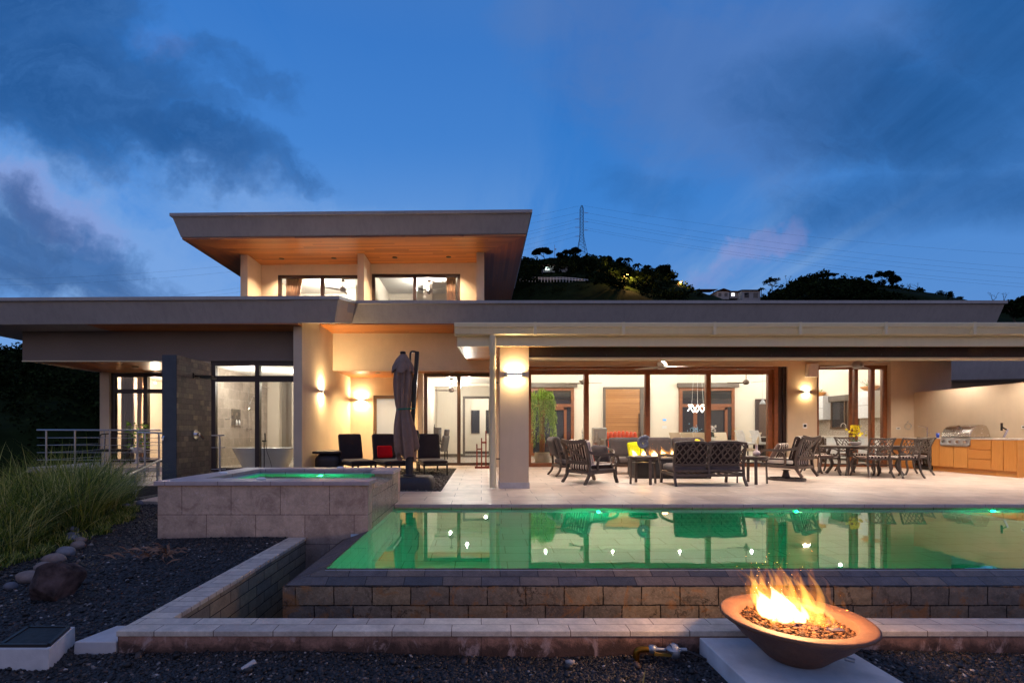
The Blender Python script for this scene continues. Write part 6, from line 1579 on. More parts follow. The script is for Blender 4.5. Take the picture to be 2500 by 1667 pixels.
railing('short steel railing section beside the dark shower wall', [((gx(p, Y2), Y2, 0), (gx(p, Y2), Y2, 1.05)) for p in (354, 388)] + [((gx(336, 12.6), 12.6, 0), (gx(336, 12.6), 12.6, 1.08))], [((gx(336, 12.6), 12.6, h), (gx(400, Y2), Y2, h)) for h in (.22, .42, .62, .82)], [((gx(336, 12.6), 12.6, 1.07), (gx(400, Y2), Y2, 1.05))])
a0 = Vector((gx(400, 11.3), 11.3, .22 + .0)); a1 = Vector((gx(300, 8.6), 8.6, .02))
st = thing('stair_rail', 'slanting steel stair handrail running down into the tall grass', 'railing', (0, 0, 0))
MB().tube([a0 + Vector((0, 0, .25)), a1 + Vector((0, 0, .25))], .024, 10).build('handrail', 'steel', st)
for k in (.28, .50, .72): MB().tube([a0 - Vector((0, 0, k - .15)), a1 - Vector((0, 0, k - .15))], .007, 6).build('rail', 'steel', st)
for f in (.2, .75):
    q = a0.lerp(a1, f); MB().tube([q + Vector((0, 0, .25)), q - Vector((0, 0, .8))], .02, 8).build('post', 'steel', st)
rr_ = thing('railing', 'small steel rail end between the shower wall and the bathroom glass', 'railing', (0, 0, 0), 0, 'stainless steel railings of the terrace')
MB().tube([(gx(537, 11.2), 11.2, -.1), (gx(537, 11.2), 11.2, 1.0)], .022, 10).build('post', 'steel', rr_)
for h in (.22, .72): MB().tube([(gx(510, 11.2), 11.2, h), (gx(551, 11.2), 11.2, h)], .008, 6).build('rail', 'steel', rr_)
MB().box(gx(512, 11.2), gx(549, 11.2), 11.17, 11.23, .985, 1.015).build('handrail', 'steel', rr_)
# terrace bench / dark chairs and glass topped stand with a plant
t_ = thing('garden_bench', 'dark metal chair on the left terrace behind the railing', 'chair', (gx(275, 14.4), 14.4, .12), R(200))
m = MB(); m.pad(-.42, .42, -.25, .25, .38, .46, .1, 4); m.build('seat', 'black_metal', t_)
m = MB(); m.path(chain((-.40, -.26, .42), (-.42, -.30, .8), (-.3, -.33, .90), (.3, -.33, .90), (.42, -.30, .8), (.40, -.26, .42)), .035, .03, up=(0, 1, 0))
for k in range(5): m.bar((-.28 + k * .14, -.27, .44), (-.28 + k * .14, -.32, .9), .02)
m.build('backrest', 'black_metal', t_)
for sx in (-1, 1):
    for sy in (-1, 1): MB().path([(sx * .36, sy * .20, .4), (sx * .38, sy * .26, 0)], .03, .03, up=(1, 0, 0)).build('leg', 'black_metal', t_)
t_ = thing('potted_plant', 'green leafy plant on a pale stand seen through the terrace glass', 'plant', (gx(335, 14.9), 14.9, .12))
MB().lathe([(.16, 0), (.05, .06), (.04, .30), (.16, .34), (.18, .50), (.15, .50), (.001, .46)], 18).build('pot', 'white_ceramic', t_)
V_, F_ = [], []; rs = random.Random(6)
for k in range(170):
    a = rs.uniform(0, 6.28); h_ = rs.uniform(.5, 1.25); r_ = .24 * math.sqrt(rs.random()) * (1 - .3 * abs(h_ - .9))
    leaf(Vector((math.cos(a) * r_, math.sin(a) * r_, h_)), Vector((math.cos(a), math.sin(a), rs.gauss(.1, .5))).normalized(), rs.uniform(.10, .16), .035, rs)
npmesh('foliage', V_, F_, 'leaf_house', t_)
# outdoor shower wall
SXx = gx(432, 8.8)
t_ = thing('shower_wall', 'tall dark stone outdoor shower wall standing edge on behind the spa', 'wall', (0, 0, 0))
MB().box(SXx - .27, SXx - .012, 8.80, 9.92, -.2, 2.47).build('core', pm('slate_paint', lin(70, 76, 82), .7, var=.12, vs=5, bump=.2, bs=60).name, t_)
MB().box(SXx - .012, SXx, 8.803, 9.92, -.2, 2.465).build('tile_face', 'shower_stone', t_)
m = MB(); m.box(SXx, SXx + .02, 9.28, 9.42, 2.10, 2.20); m.box(SXx + .02, SXx + .34, 9.31, 9.39, 2.13, 2.16); m.box(SXx + .16, SXx + .36, 9.24, 9.46, 2.10, 2.13)
m.build('shower_head', 'black_metal', t_)
m = MB(); m.tube([(SXx, 9.36, 1.03), (SXx + .02, 9.36, 1.03)], .09, 22); m.tube([(SXx + .02, 9.36, 1.03), (SXx + .09, 9.36, 1.03)], .035, 14); m.bar((SXx + .08, 9.36, 1.03), (SXx + .17, 9.34, .95), .03); m.build('valve', 'chrome', t_)
m = MB(); m.tube([(SXx - .22, 8.78, 1.0), (SXx - .22, 8.75, .96), (SXx - .22, 8.75, .93)], .012, 8); m.tube([(SXx - .235, 8.74, .97), (SXx - .19, 8.74, .97)], .016, 8); m.build('foot_tap', 'chrome', t_)
# ---- border of river stones, each one its own
def rock(label, loc, s, seed, mat, name='border_stone', group='river stones edging the black gravel', cuts=3, rough=.10, rz=0, flat=.62, facets=0):
    r = random.Random(seed); bm = bmesh.new(); bmesh.ops.create_icosphere(bm, subdivisions=cuts, radius=1)
    from mathutils import noise as N
    off = Vector((seed * 3.1, seed * 1.7, 0))
    for v in bm.verts:
        n_ = N.noise(v.co * 1.1 + off) * rough * 1.6 + N.noise(v.co * 3 + off) * rough * .45
        v.co *= 1 + n_
        v.co = Vector((v.co.x * s[0], v.co.y * s[1], v.co.z * s[2]))
    if facets:
        for _ in range(facets):
            nn = Vector((r.gauss(0, 1), r.gauss(0, 1), r.gauss(.3, .8))).normalized(); dd = r.uniform(.55, .80) * min(s)
            for v in bm.verts:
                e_ = v.co.dot(nn) - dd * (1 + .05 * N.noise(v.co * 9))
                if e_ > 0: v.co -= nn * e_ * .92
    me = bpy.data.meshes.new(name); bm.to_mesh(me); bm.free(); me.polygons.foreach_set('use_smooth', [True] * len(me.polygons))
    me.materials.append(MATS[mat]); o = bpy.data.objects.new(name, me); COL.objects.link(o); o.location = loc; o.rotation_euler = (r.uniform(-.15, .15), r.uniform(-.15, .15), rz)
    return tag(o, label, 'stone', group)
pm('stone_grey', (.18, .18, .20), .75, var=.25, vs=12, bump=.25, bs=50, spec=.3)
pm('stone_pink', (.23, .175, .155), .75, var=.25, vs=12, bump=.25, bs=50, spec=.3)
pm('stone_dark', (.12, .12, .14), .7, var=.25, vs=12, bump=.25, bs=50, spec=.3)
stones = [  # measured column, row of the base, half width px, material, words
    (341, 1232, 9, 'stone_grey', 'upright grey border stone, farthest one beside the spa'), (325, 1234, 6, 'stone_dark', 'small dark border stone next to the farthest upright one'),
    (309, 1241, 13, 'stone_grey', 'rounded blue grey border stone near the far end of the row'), (292, 1246, 9, 'stone_dark', 'low border stone half sunk in gravel near the far bend'),
    (268, 1250, 8, 'stone_dark', 'thin flat border stone at the far bend, first'), (245, 1254, 11, 'stone_pink', 'flat pinkish border stone at the far bend, second'),
    (222, 1264, 12, 'stone_grey', 'flat border stone before the large pale oval one'), (204, 1273, 18, 'stone_pink', 'large pale oval border stone at the bend'),
    (188, 1285, 14, 'stone_pink', 'pink border stone just below the large pale oval one'), (177, 1299, 15, 'stone_grey', 'grey border stone where the row turns to the viewer'),
    (176, 1313, 16, 'stone_dark', 'dark border stone tucked in the middle of the row'), (181, 1321, 17, 'stone_grey', 'wide flat grey border stone in the middle of the row'),
    (193, 1326, 16, 'stone_pink', 'flat pink border stone pushed into the gravel'), (190, 1338, 19, 'stone_pink', 'pinkish border stone above the long grey one'),
    (161, 1355, 23, 'stone_grey', 'long blue grey border stone left of the dry leaves'), (132, 1372, 24, 'stone_pink', 'wide mauve border stone above the boulder'),
    (108, 1392, 22, 'stone_pink', 'brown rounded border stone touching the boulder'), (69, 1418, 27, 'stone_pink', 'big brown round border stone left of the boulder'),
    (26, 1436, 17, 'stone_dark', 'grey border stone at the left edge of the picture')]
for i, (px_, py_, hw_, mt_, lb) in enumerate(stones):
    Yy = 4.0
    for _ in range(30):
        X_ = gx(px_, Yy); zz = float(gz_bed(np.array(X_), np.array(Yy))); Yy = .5 * Yy + .5 * FPX * (EYE - zz) / (py_ - VY)
    s_ = hw_ * .98 / FPX * Yy
    rock(lb, (gx(px_, Yy), Yy, zz + s_ * .35), (s_, s_ * .8, s_ * (.95 if i == 0 else .62)), i + 3, mt_, rz=random.Random(i).uniform(-.5, .5))
Yb = 3.86; b_ = rock('large rough reddish boulder on the black gravel at the left', (gx(126, Yb), Yb, -.14), (.20, .18, .19), 41, pm('boulder', (.07, .05, .05), .85, var=.8, vs=9, bump=.7, bs=26, spec=.2).name, 'boulder', None, 5, .22, facets=9)
b_['category'] = 'boulder'
# boulder shoulder: a broken second lump fused into the same rock is given by the noise above
# dry leaf litter
t_ = None; V_, F_ = [], []; rs = random.Random(12)
Yd = 4.75; zd = float(gz_bed(np.array(-3.1), np.array(Yd)))
for k in range(70):
    a = rs.uniform(0, 6.28); c = Vector((gx(385, Yd) + rs.gauss(0, .13), Yd + rs.gauss(0, .07), zd + .02 + abs(rs.gauss(0, .03)))); d_ = Vector((math.cos(a), math.sin(a) * .7, rs.gauss(.15, .35))).normalized(); sd = d_.orthogonal().normalized() * rs.uniform(.006, .014); L_ = rs.uniform(.06, .17)
    k0 = len(V_); V_.extend([tuple(c - sd * .4), tuple(c + d_ * L_ * .5 + sd + Vector((0, 0, .02))), tuple(c + d_ * L_ + Vector((0, 0, -.01))), tuple(c + d_ * L_ * .5 - sd + Vector((0, 0, .02)))]); F_.append((k0, k0 + 1, k0 + 2, k0 + 3))
o = npmesh('dry_leaves', V_, F_, 'dry_leaf'); tag(o, 'curled heap of dry brown leaves lying on the black gravel', 'dry leaves')
# ---- tall grass on the slope at the left
def blades(name, clumps, mat, seed=1):
    r = np.random.default_rng(seed); Vs, Fs = [], []; base = 0; SEG = 6
    for (cx, cy, cz, n, H, spread, wd) in clumps:
        a = r.uniform(0, 2 * np.pi, n); rad = spread * np.sqrt(r.uniform(0, 1, n)); bx = cx + rad * np.cos(a) * .6; by = cy + rad * np.sin(a) * .6
        h = H * r.uniform(.45, 1.1, n); lean = r.uniform(.12, 1.25, n) * h; da = a + r.normal(0, .7, n)
        ww = wd * r.uniform(.6, 1.4, n)
        for s_ in range(SEG + 1):
            t = s_ / SEG
            x = bx + np.cos(da) * lean * t ** 1.9; y = by + np.sin(da) * lean * t ** 1.9; z = cz + h * (t - .30 * t ** 2.6 * np.clip(lean / h, 0, 1) * 1.2)
            w_ = ww * (1 - t) ** .7
            ox, oy = -np.sin(da + .5) * w_, np.cos(da + .5) * w_
            Vs.append(np.stack([np.stack([x - ox, y - oy, z], 1), np.stack([x + ox, y + oy, z], 1)], 1))   # n,2,3
        blk = np.stack(Vs[-(SEG + 1):], 1).reshape(n, (SEG + 1) * 2, 3); del Vs[-(SEG + 1):]; Vs.append(blk.reshape(-1, 3))
        q = np.array([[2*k, 2*k+1, 2*k+3, 2*k+2] for k in range(SEG)]); Fs.append((q[None] + (np.arange(n) * (SEG + 1) * 2)[:, None, None]).reshape(-1, 4) + base); base += n * (SEG + 1) * 2
    return npmesh(name, np.concatenate(Vs), np.concatenate(Fs), mat)
r = np.random.default_rng(21); cl = []
for k in range(130):
    y = r.uniform(3.6, 11.5); ex = float(edge_x(np.array(min(y, 8.4)))); x = ex - .62 - abs(r.normal(0, 1.6)) if y < 8.6 else r.uniform(-10, -7.4)
    if y >= 8.6 and x > -7.3: continue
    z = float(gz_all(np.array([x]), np.array([y]))[0])
    H = r.choice([.5, .75, .95]) * (1 if y > 5.2 else .7) + r.normal(0, .12) + min(.55, max(0, (ex - x) * .15))
    cl.append((x, y, z - .05, int(r.uniform(35, 105)), H, .34, .0058))
for px_, Yc, H in ((255, 7.6, .98), (215, 8.0, 1.05), (160, 7.6, 1.0), (120, 7.0, .98), (70, 6.4, .95), (30, 6.6, 1.0), (285, 8.2, .62), (240, 6.9, 1.0), (180, 6.4, .95), (100, 5.8, .9), (40, 5.4, .85), (10, 5.0, .75)):
    x = gx(px_, Yc); z = float(gz_all(np.array([x]), np.array([Yc]))[0]); cl.append((x, Yc, z - .05, 300, H, .42, .0055))
struct(blades('tall_grass', cl, 'grass_blade', 5), 'stuff')
# low ground cover between grass and stones
cl = []
for k in range(260):
    y = r.uniform(2.9, 8.4); x = float(edge_x(np.array(y))) - .30 - abs(r.normal(0, .35)); z = float(gz_all(np.array([x]), np.array([y]))[0]); cl.append((x, y, z, 30, .12, .12, .006))
struct(blades('ground_cover', cl, 'grass_blade', 8), 'stuff')
# ---- concrete pad and drain box in the near gravel
o = MB().hexa([(-2.48, 2.94, -.4), (-2.215, 2.94, -.4), (-2.215, 3.2, -.4), (-2.41, 3.2, -.4), (-2.47, 2.95, -.20), (-2.216, 2.95, -.20), (-2.216, 3.19, -.195), (-2.39, 3.19, -.195)]).build('concrete_pad', 'concrete_pale', bevel=.006); tag(o, 'small rough concrete slab touching the corner of the basin wall', 'slab')
t_ = thing('drain_box', 'white concrete drain box with a black slotted grate in the gravel corner', 'drain', (0, 0, 0))
P0, P1, P2, P3 = [Vector(p) for p in ((-3.05, 2.54, 0), (-2.46, 2.54, 0), (-2.47, 2.94, 0), (-3.06, 2.94, 0))]
zt2, zb2 = -.160, -.42
# measured corners of the box top
C = [(gx(-20, 2.76), 2.76), (gx(119, 2.76), 2.76), (gx(183, 3.08), 3.08), (gx(70, 3.08), 3.08)]
cc = (sum(c[0] for c in C) / 4, sum(c[1] for c in C) / 4)
inn = [(cc[0] + (x - cc[0]) * .86, cc[1] + (y - cc[1]) * .80) for x, y in C]
m = MB()
for i in range(4):
    j = (i + 1) % 4
    m.hexa([(C[i][0], C[i][1], zb2), (C[j][0], C[j][1], zb2), (inn[j][0], inn[j][1], zb2), (inn[i][0], inn[i][1], zb2), (C[i][0], C[i][1], zt2), (C[j][0], C[j][1], zt2), (inn[j][0], inn[j][1], zt2), (inn[i][0], inn[i][1], zt2)])
m.build('box_rim', 'concrete_white', t_)
m = MB(); m.hexa([(x, y, zt2 - .10) for x, y in inn] + [(x, y, zt2 - .09) for x, y in inn]); m.build('box_floor', 'rubber_black', t_)
m = MB(); I = [Vector((x, y, zt2 + .002)) for x, y in inn]
for k in range(17):
    f = (k + .5) / 17; m.bar(I[0].lerp(I[3], f), I[1].lerp(I[2], f), .011, .02)
m.bar(I[0], I[3], .02, .03); m.bar(I[1], I[2], .02, .03); m.bar(I[0], I[1], .02, .03); m.bar(I[3], I[2], .02, .03); m.build('grate', 'black_metal', t_)
# ---- pipe stub and gas valve
t_ = thing('pipe_stub', 'short white plastic pipe end sticking out of the front gravel', 'pipe', (gx(610, 2.78), 2.78, -.27), R(15))
MB().tube([(-.05, -.03, -.012), (.022, .028, .012)], .019, 16).build('pipe', 'pvc_white', t_)
MB().tube([(.0215, .0275, .012), (.024, .030, .013)], .0165, 14).build('pipe_mouth', 'rubber_black', t_)
t_ = thing('gas_valve', 'brass elbow, yellow tap lever and grey regulator on the basin wall', 'valve', (gx(1570, 2.86), 2.86, -.222))
m = MB(); m.tube(chain((-.04, 0, -.06), (-.04, 0, -.01), (-.03, 0, .012), (.0, 0, .018), (.03, 0, .018)), .019, 12); m.build('elbow', 'brass', t_)
m = MB(); m.tube([(.02, 0, .018), (.08, 0, .018)], .016, 12); m.lathe([(.001, -.02), (.022, -.018), (.022, .02), (.001, .024)], 12, c=(.055, 0, .018)); m.tube([(.08, 0, .018), (.13, 0, .014)], .011, 10); m.build('valve_body', 'zinc', t_)
m = MB(); m.bar((.055, -.028, .004), (.155, -.03, -.004), .012, .016); m.build('lever', pm('lever_yellow', lin(120, 92, 28), .5).name, t_)
m = MB(); m.tube([(.155, -.02, .016), (.175, -.02, .016), (.195, -.02, .016)], [.038, .046, .036], 20); m.tube([(.175, 0, .016), (.255, 0, .014)], .012, 10); m.lathe([(.038, 0), (.045, .006), (.038, .014), (.02, .02), (.001, .022)], 20, c=(.172, -.02, .02)); m.build('regulator', 'zinc', t_)
m = MB(); m.tube([(-.09, -.01, -.035), (.03, -.01, -.040)], .004, 6); m.tube([(.25, 0, .014), (.30, -.02, -.005), (.40, -.02, -.05)], .007, 6); m.build('hose', 'rubber_black', t_)
# agave tips rising at the bottom edge
for i, (px_, h_, lb, dx) in enumerate(((1568, .085, 'taller yellowish leaf tip poking up at the bottom edge', .02), (1445, .045, 'shorter yellowish leaf tip poking up at the bottom edge', -.015))):
    Yq = 2.30; x = gx(px_, Yq); z1 = EYE - (1627 + (26 if i else 0) - VY) / FPX * Yq
    o = MB().add([(x - .012 - dx, Yq, z1 - .22), (x + .012 - dx, Yq, z1 - .22), (x - dx, Yq + .02, z1 - .22), (x + dx, Yq + .01, z1)], [(0, 1, 3), (1, 2, 3), (2, 0, 3), (0, 2, 1)]).build('leaf_blade', pm('agave_leaf', lin(190, 160, 90), .6, var=.15).name if i == 0 else 'agave_leaf'); tag(o, lb, 'leaf', 'leaf tips at the bottom edge')
# ================================================================ FIRE
def flame_mat(name, col, strength):
    m = bpy.data.materials.new(name); m.use_nodes = True
    t = NT(m.node_tree); t.n.clear(); o = t.new('ShaderNodeOutputMaterial')
    e = t.new('ShaderNodeEmission'); t.put(e.inputs[0], col); e.inputs[1].default_value = strength
    t.l.new(e.outputs[0], o.inputs['Volume']); MATS[name] = m
    m.cycles.homogeneous_volume = True
flame_mat('flame_outer', (1, .27, .028), 5.5)
flame_mat('flame_mid', (1, .40, .06), 19)
flame_mat('flame_core', (1, .72, .34), 95)
flame_mat('flame_blue', (.25, .2, 1), 2.5)
def tongue(m, base, tip, r0, rs, bend=.3, n=12, k=9, flat=.75, wob=.25):
    """a tapering, wavering, closed tongue of gas from base to tip"""
    base, tip = Vector(base), Vector(tip); L_ = (tip - base).length; side = Vector((rs.uniform(-1, 1), rs.uniform(-.5, .5), 0)) * L_ * bend * .4
    ph = rs.uniform(0, 6); pts, rr = [], []
    for i in range(n + 1):
        t = i / n; p = base.lerp(tip, t) + side * math.sin(math.pi * t) + Vector((math.sin(t * 7 + ph), .4 * math.cos(t * 6 + ph), 0)) * L_ * .035 * wob * 4 * t
        pts.append(p); rr.append(r0 * (math.sin(math.pi * min(1, (t * .82 + .14))) ** .9) * (1 - t ** 2.2 * .98) * (1 + wob * .5 * math.sin(t * 11 + ph)) + .0006)
    s0 = len(m.v); m.tube(pts, rr, k, smooth=True)
    for j in range(s0, len(m.v)):   # squash towards the axis in depth
        x, y, z = m.v[j]; m.v[j] = (x, base.y + (y - base.y) * flat, z)
FX, FY, FZ = 1.745, 2.66, EYE - 1.011     # rim centre
bowlT = thing('fire_bowl', 'wide copper brown fire bowl burning on the pale plinth', 'fire bowl', (FX, FY, -.163))
bowlT.location = (FX - .03, FY, -.163)
h_ = FZ + .163
mt, t, b_, o_ = newmat('bowl_copper')
c = coords(t); n = t.noise(c, 14, 6, .65, .5); n2 = t.noise(c, 90, 3)
t.put(b_.inputs['Base Color'], t.mix(t.rng(n, .35, .68), (.12, .054, .028), (.18, .080, .040))); t.put(b_.inputs['Roughness'], t.rng(n2, .3, .7, .52, .68)); b_.inputs['Metallic'].default_value = .1
t.put(b_.inputs['Normal'], t.bump(n2, .15, .004)); b_.inputs['Specular IOR Level'].default_value = .5
prof = [(.001, 0), (.125, .0), (.145, .012), (.20, .065), (.27, .125), (.325, h_ - .035), (.350, h_ - .022), (.368, h_ - .008), (.370, h_ + .002), (.362, h_ + .009), (.352, h_ + .009), (.286, h_ + .001), (.280, h_ - .006), (.270, h_ - .03), (.20, h_ - .07), (.001, h_ - .09)]
MB().lathe(prof, 72).build('bowl', 'bowl_copper', bowlT)
MB().tube([(.20, -.10, .045), (.235, -.12, .040)], .012, 10).build('drain_plug', 'zinc', bowlT)
MB().box(-.035, .035, -.02, .02, h_ - .035, h_ - .012).build('burner_nozzle', 'steel', bowlT).location = (.13, -.13, .0)
def lavabed(r, n):
    a = r.uniform(0, 6.28, n); q = .268 * np.sqrt(r.uniform(0, 1, n)); return np.stack([q * np.cos(a), q * np.sin(a)], 1)
lv_ = pebbles('lava_rocks', 1500, lavabed, lambda x, y: h_ - .045 + .012 * np.cos(x * 9) + 0 * y, 'lava', (.010, .019), seed=12)
lv_.parent = bowlT; lv_['kind'] = 'stuff'
pebbles('lava_rocks', 900, lavabed, lambda x, y: h_ - .036 + .012 * np.cos(x * 9) + 0 * y, 'lava', (.007, .014), seed=13).parent = bowlT
for o in [o for o in bpy.data.objects if o.name.startswith('lava_rocks')]: o['kind'] = 'stuff'
rs = random.Random(5)
core, mid, outer, blue = MB(), MB(), MB(), MB()
z0 = h_ - .03
# white hot heart: fat tongues leaning to the left, lower ones to the right
for bx, by, tx, tz, r_ in [(a * .85 - .02, b + .03, c * .9 - .02, d_ * .92, e * .78) for a, b, c, d_, e in ((-.06, -.02, -.17, .20, .060), (.0, -.03, -.10, .23, .066), (.05, -.02, -.02, .19, .058), (.09, .02, .04, .13, .046), (-.09, .03, -.15, .16, .045), (.02, .04, -.05, .18, .06), (-.02, -.06, -.05, .12, .06), (.07, -.06, .05, .10, .05), (.15, .0, .11, .10, .028))]:
    tongue(core, (bx - .02, by, z0), (tx - .02, by + .02, z0 + tz), r_, rs, .15, wob=.12)
for k in range(30):
    bx = rs.uniform(-.14, .13); by = rs.uniform(-.08, .09)
    tongue(mid, (bx, by, z0), (bx - rs.uniform(.03, .16), by + rs.uniform(-.03, .03), z0 + rs.uniform(.14, .34)), rs.uniform(.020, .038), rs, .4)
for k in range(34):
    bx = rs.uniform(-.17, .15); by = rs.uniform(-.10, .10)
    tongue(outer, (bx, by, z0 + .01), (bx - rs.uniform(.02, .19), by + rs.uniform(-.04, .04), z0 + rs.uniform(.20, .40)), rs.uniform(.022, .044), rs, .5, wob=.5)
for bx, tx, tz in ((-.21, -.25, .20), (-.24, -.23, .14), (-.20, -.28, .26), (.26, .20, .17), (.30, .27, .10), (.22, .12, .24), (.17, .10, .16)):
    tongue(outer, (bx, .02, z0 + .06), (tx, .03, z0 + tz + .04), .011, rs, .9, wob=.9)
for bx, by, tx, ty, tz in ((.14, -.10, .08, -.06, .085), (.17, -.07, .10, -.05, .10), (.20, -.04, .13, -.02, .10)):
    tongue(mid, (bx, by, z0 + .01), (tx, ty, z0 + tz), .016, rs, .2)
for k in range(12):
    a = rs.uniform(0, 6.28); tongue(blue, (.05 + math.cos(a) * .12, -.05 + math.sin(a) * .09, z0 + .01), (.04 + math.cos(a) * .12, -.05 + math.sin(a) * .09, z0 + .045), .014, rs, .2)
core.build('flame', 'flame_core', bowlT); mid.build('flame', 'flame_mid', bowlT); outer.build('flame', 'flame_outer', bowlT); blue.build('flame', 'flame_blue', bowlT)
lamp('POINT', (-.03, 0, z0 + .30), 52, (1, .54, .24), .10, parent=bowlT)
# row of flames on the fire table
mid, outer, core = MB(), MB(), MB()
for k in range(6):
    cx = -.80 + k * .23
    for j in range(3): tongue(core, (cx + rs.uniform(-.02, .04), rs.uniform(-.04, .04), .49), (cx - .06 + rs.uniform(-.03, .02), 0, .49 + rs.uniform(.12, .20)), .044, rs, .3)
    for j in range(7): tongue(mid, (cx + rs.uniform(-.06, .06), rs.uniform(-.06, .06), .49), (cx - .08 + rs.uniform(-.06, .04), 0, .49 + rs.uniform(.16, .30)), .030, rs, .6)
    for j in range(8): tongue(outer, (cx + rs.uniform(-.09, .07), rs.uniform(-.06, .06), .49), (cx - .09 + rs.uniform(-.08, .05), 0, .49 + rs.uniform(.18, .34)), .016, rs, .8, wob=.5)
core.build('flame', 'flame_core', FIRETABLE); mid.build('flame', 'flame_mid', FIRETABLE); outer.build('flame', 'flame_outer', FIRETABLE)
for x in (-.6, -.1): lamp('POINT', (x, 0, .66), 8, (1, .50, .16), .08, parent=FIRETABLE)
lr_ = pebbles('lava_rocks', 700, rect(-.85, .6, -.1, .1), lambda x, y: .493 + 0 * x, 'lava', (.008, .016), seed=14); lr_.parent = FIRETABLE; lr_['kind'] = 'stuff'
# ================================================================ HILLS, TREES, TOWER
def far_z(px, py, Y): return gz(py, Y)
HY = 300.0
sky1 = [(1080, 735), (1180, 700), (1240, 660), (1270, 645), (1301, 637), (1340, 630), (1380, 628), (1426, 629), (1468, 644), (1500, 655), (1540, 664), (1580, 672), (1620, 684), (1664, 704), (1710, 722), (1760, 728), (1800, 730), (1850, 728),
        (1880, 722), (1905, 712), (1941, 694), (1960, 684), (1976, 678), (2016, 683), (2071, 690), (2126, 697), (2209, 714), (2256, 734), (2300, 742), (2400, 752), (2453, 742), (2500, 730), (2600, 715), (2760, 740)]
def ridge(name, pts, Y, depth, zb, mat='far_ground', back=True, seed=0, amp=1.2):
    xs = np.linspace(pts[0][0], pts[-1][0], 150); ys_ = np.interp(xs, [p[0] for p in pts], [p[1] for p in pts]); r = np.random.default_rng(seed)
    rows = []; N_ = 22
    for j in range(N_):
        t = j / (N_ - 1); yy = Y - depth * (1 - t)
        ztop = EYE + (VY - ys_) / FPX * Y
        z = zb + (ztop - zb) * (t ** .8); X_ = (xs - VX) / FPX * Y
        z = z + amp * np.sin(X_ * .11 + j * .7) * math.sin(math.pi * t) + amp * .6 * np.sin(X_ * .31 + j * 1.9) * math.sin(math.pi * t)
        rows.append(np.stack([X_, np.full_like(X_, yy) + 4 * np.sin(X_ * .05) * (t < .99), z], 1))
    for j in range(1, 5):
        t = j / 4; rows.append(np.stack([(xs - VX) / FPX * Y, np.full_like(xs, Y + depth * t), (EYE + (VY - ys_) / FPX * Y) * (1 - t) + zb * t], 1))
    V = np.concatenate(rows); nx = len(xs); ny = len(rows)
    i, j = np.meshgrid(np.arange(nx - 1), np.arange(ny - 1)); a = (j * nx + i).ravel()
    return struct(npmesh(name, V, np.stack([a, a + 1, a + nx + 1, a + nx], 1), mat, smooth=True))
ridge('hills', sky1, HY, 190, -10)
left = [(-900, 800), (-400, 820), (-120, 850), (0, 858), (60, 850), (130, 846), (200, 848), (300, 856), (420, 880), (600, 1040), (900, 1060)]
ridge('hillside', left, 95, 70, -24, seed=2, amp=1.5)
def canopy(name, pts, mat, seed, lab=None):
    """foliage made of many small leaf clumps; pts = list of (centre, radius)"""
    r = np.random.default_rng(seed); Vs, Fs = [], []; base = 0
    for (c, R_, n, s_) in pts:
        d_ = r.normal(0, 1, (n, 3)); d_ /= np.linalg.norm(d_, axis=1)[:, None]; q = np.array(c) + d_ * (R_ if np.ndim(R_) else np.array([R_] * 3)) * (r.uniform(.15, 1.0, (n, 1)) ** .45)
        a = r.normal(0, 1, (n, 3)); a /= np.linalg.norm(a, axis=1)[:, None]; b = np.cross(a, r.normal(0, 1, (n, 3))); b /= np.linalg.norm(b, axis=1)[:, None] + 1e-9
        ss = s_ * r.uniform(.5, 1.5, (n, 1))
        Vs.append(np.stack([q - a * ss, q + b * ss * .6, q + a * ss, q - b * ss * .6], 1).reshape(-1, 3)); Fs.append(np.arange(n * 4).reshape(n, 4) + base); base += n * 4
    return np.concatenate(Vs), np.concatenate(Fs)
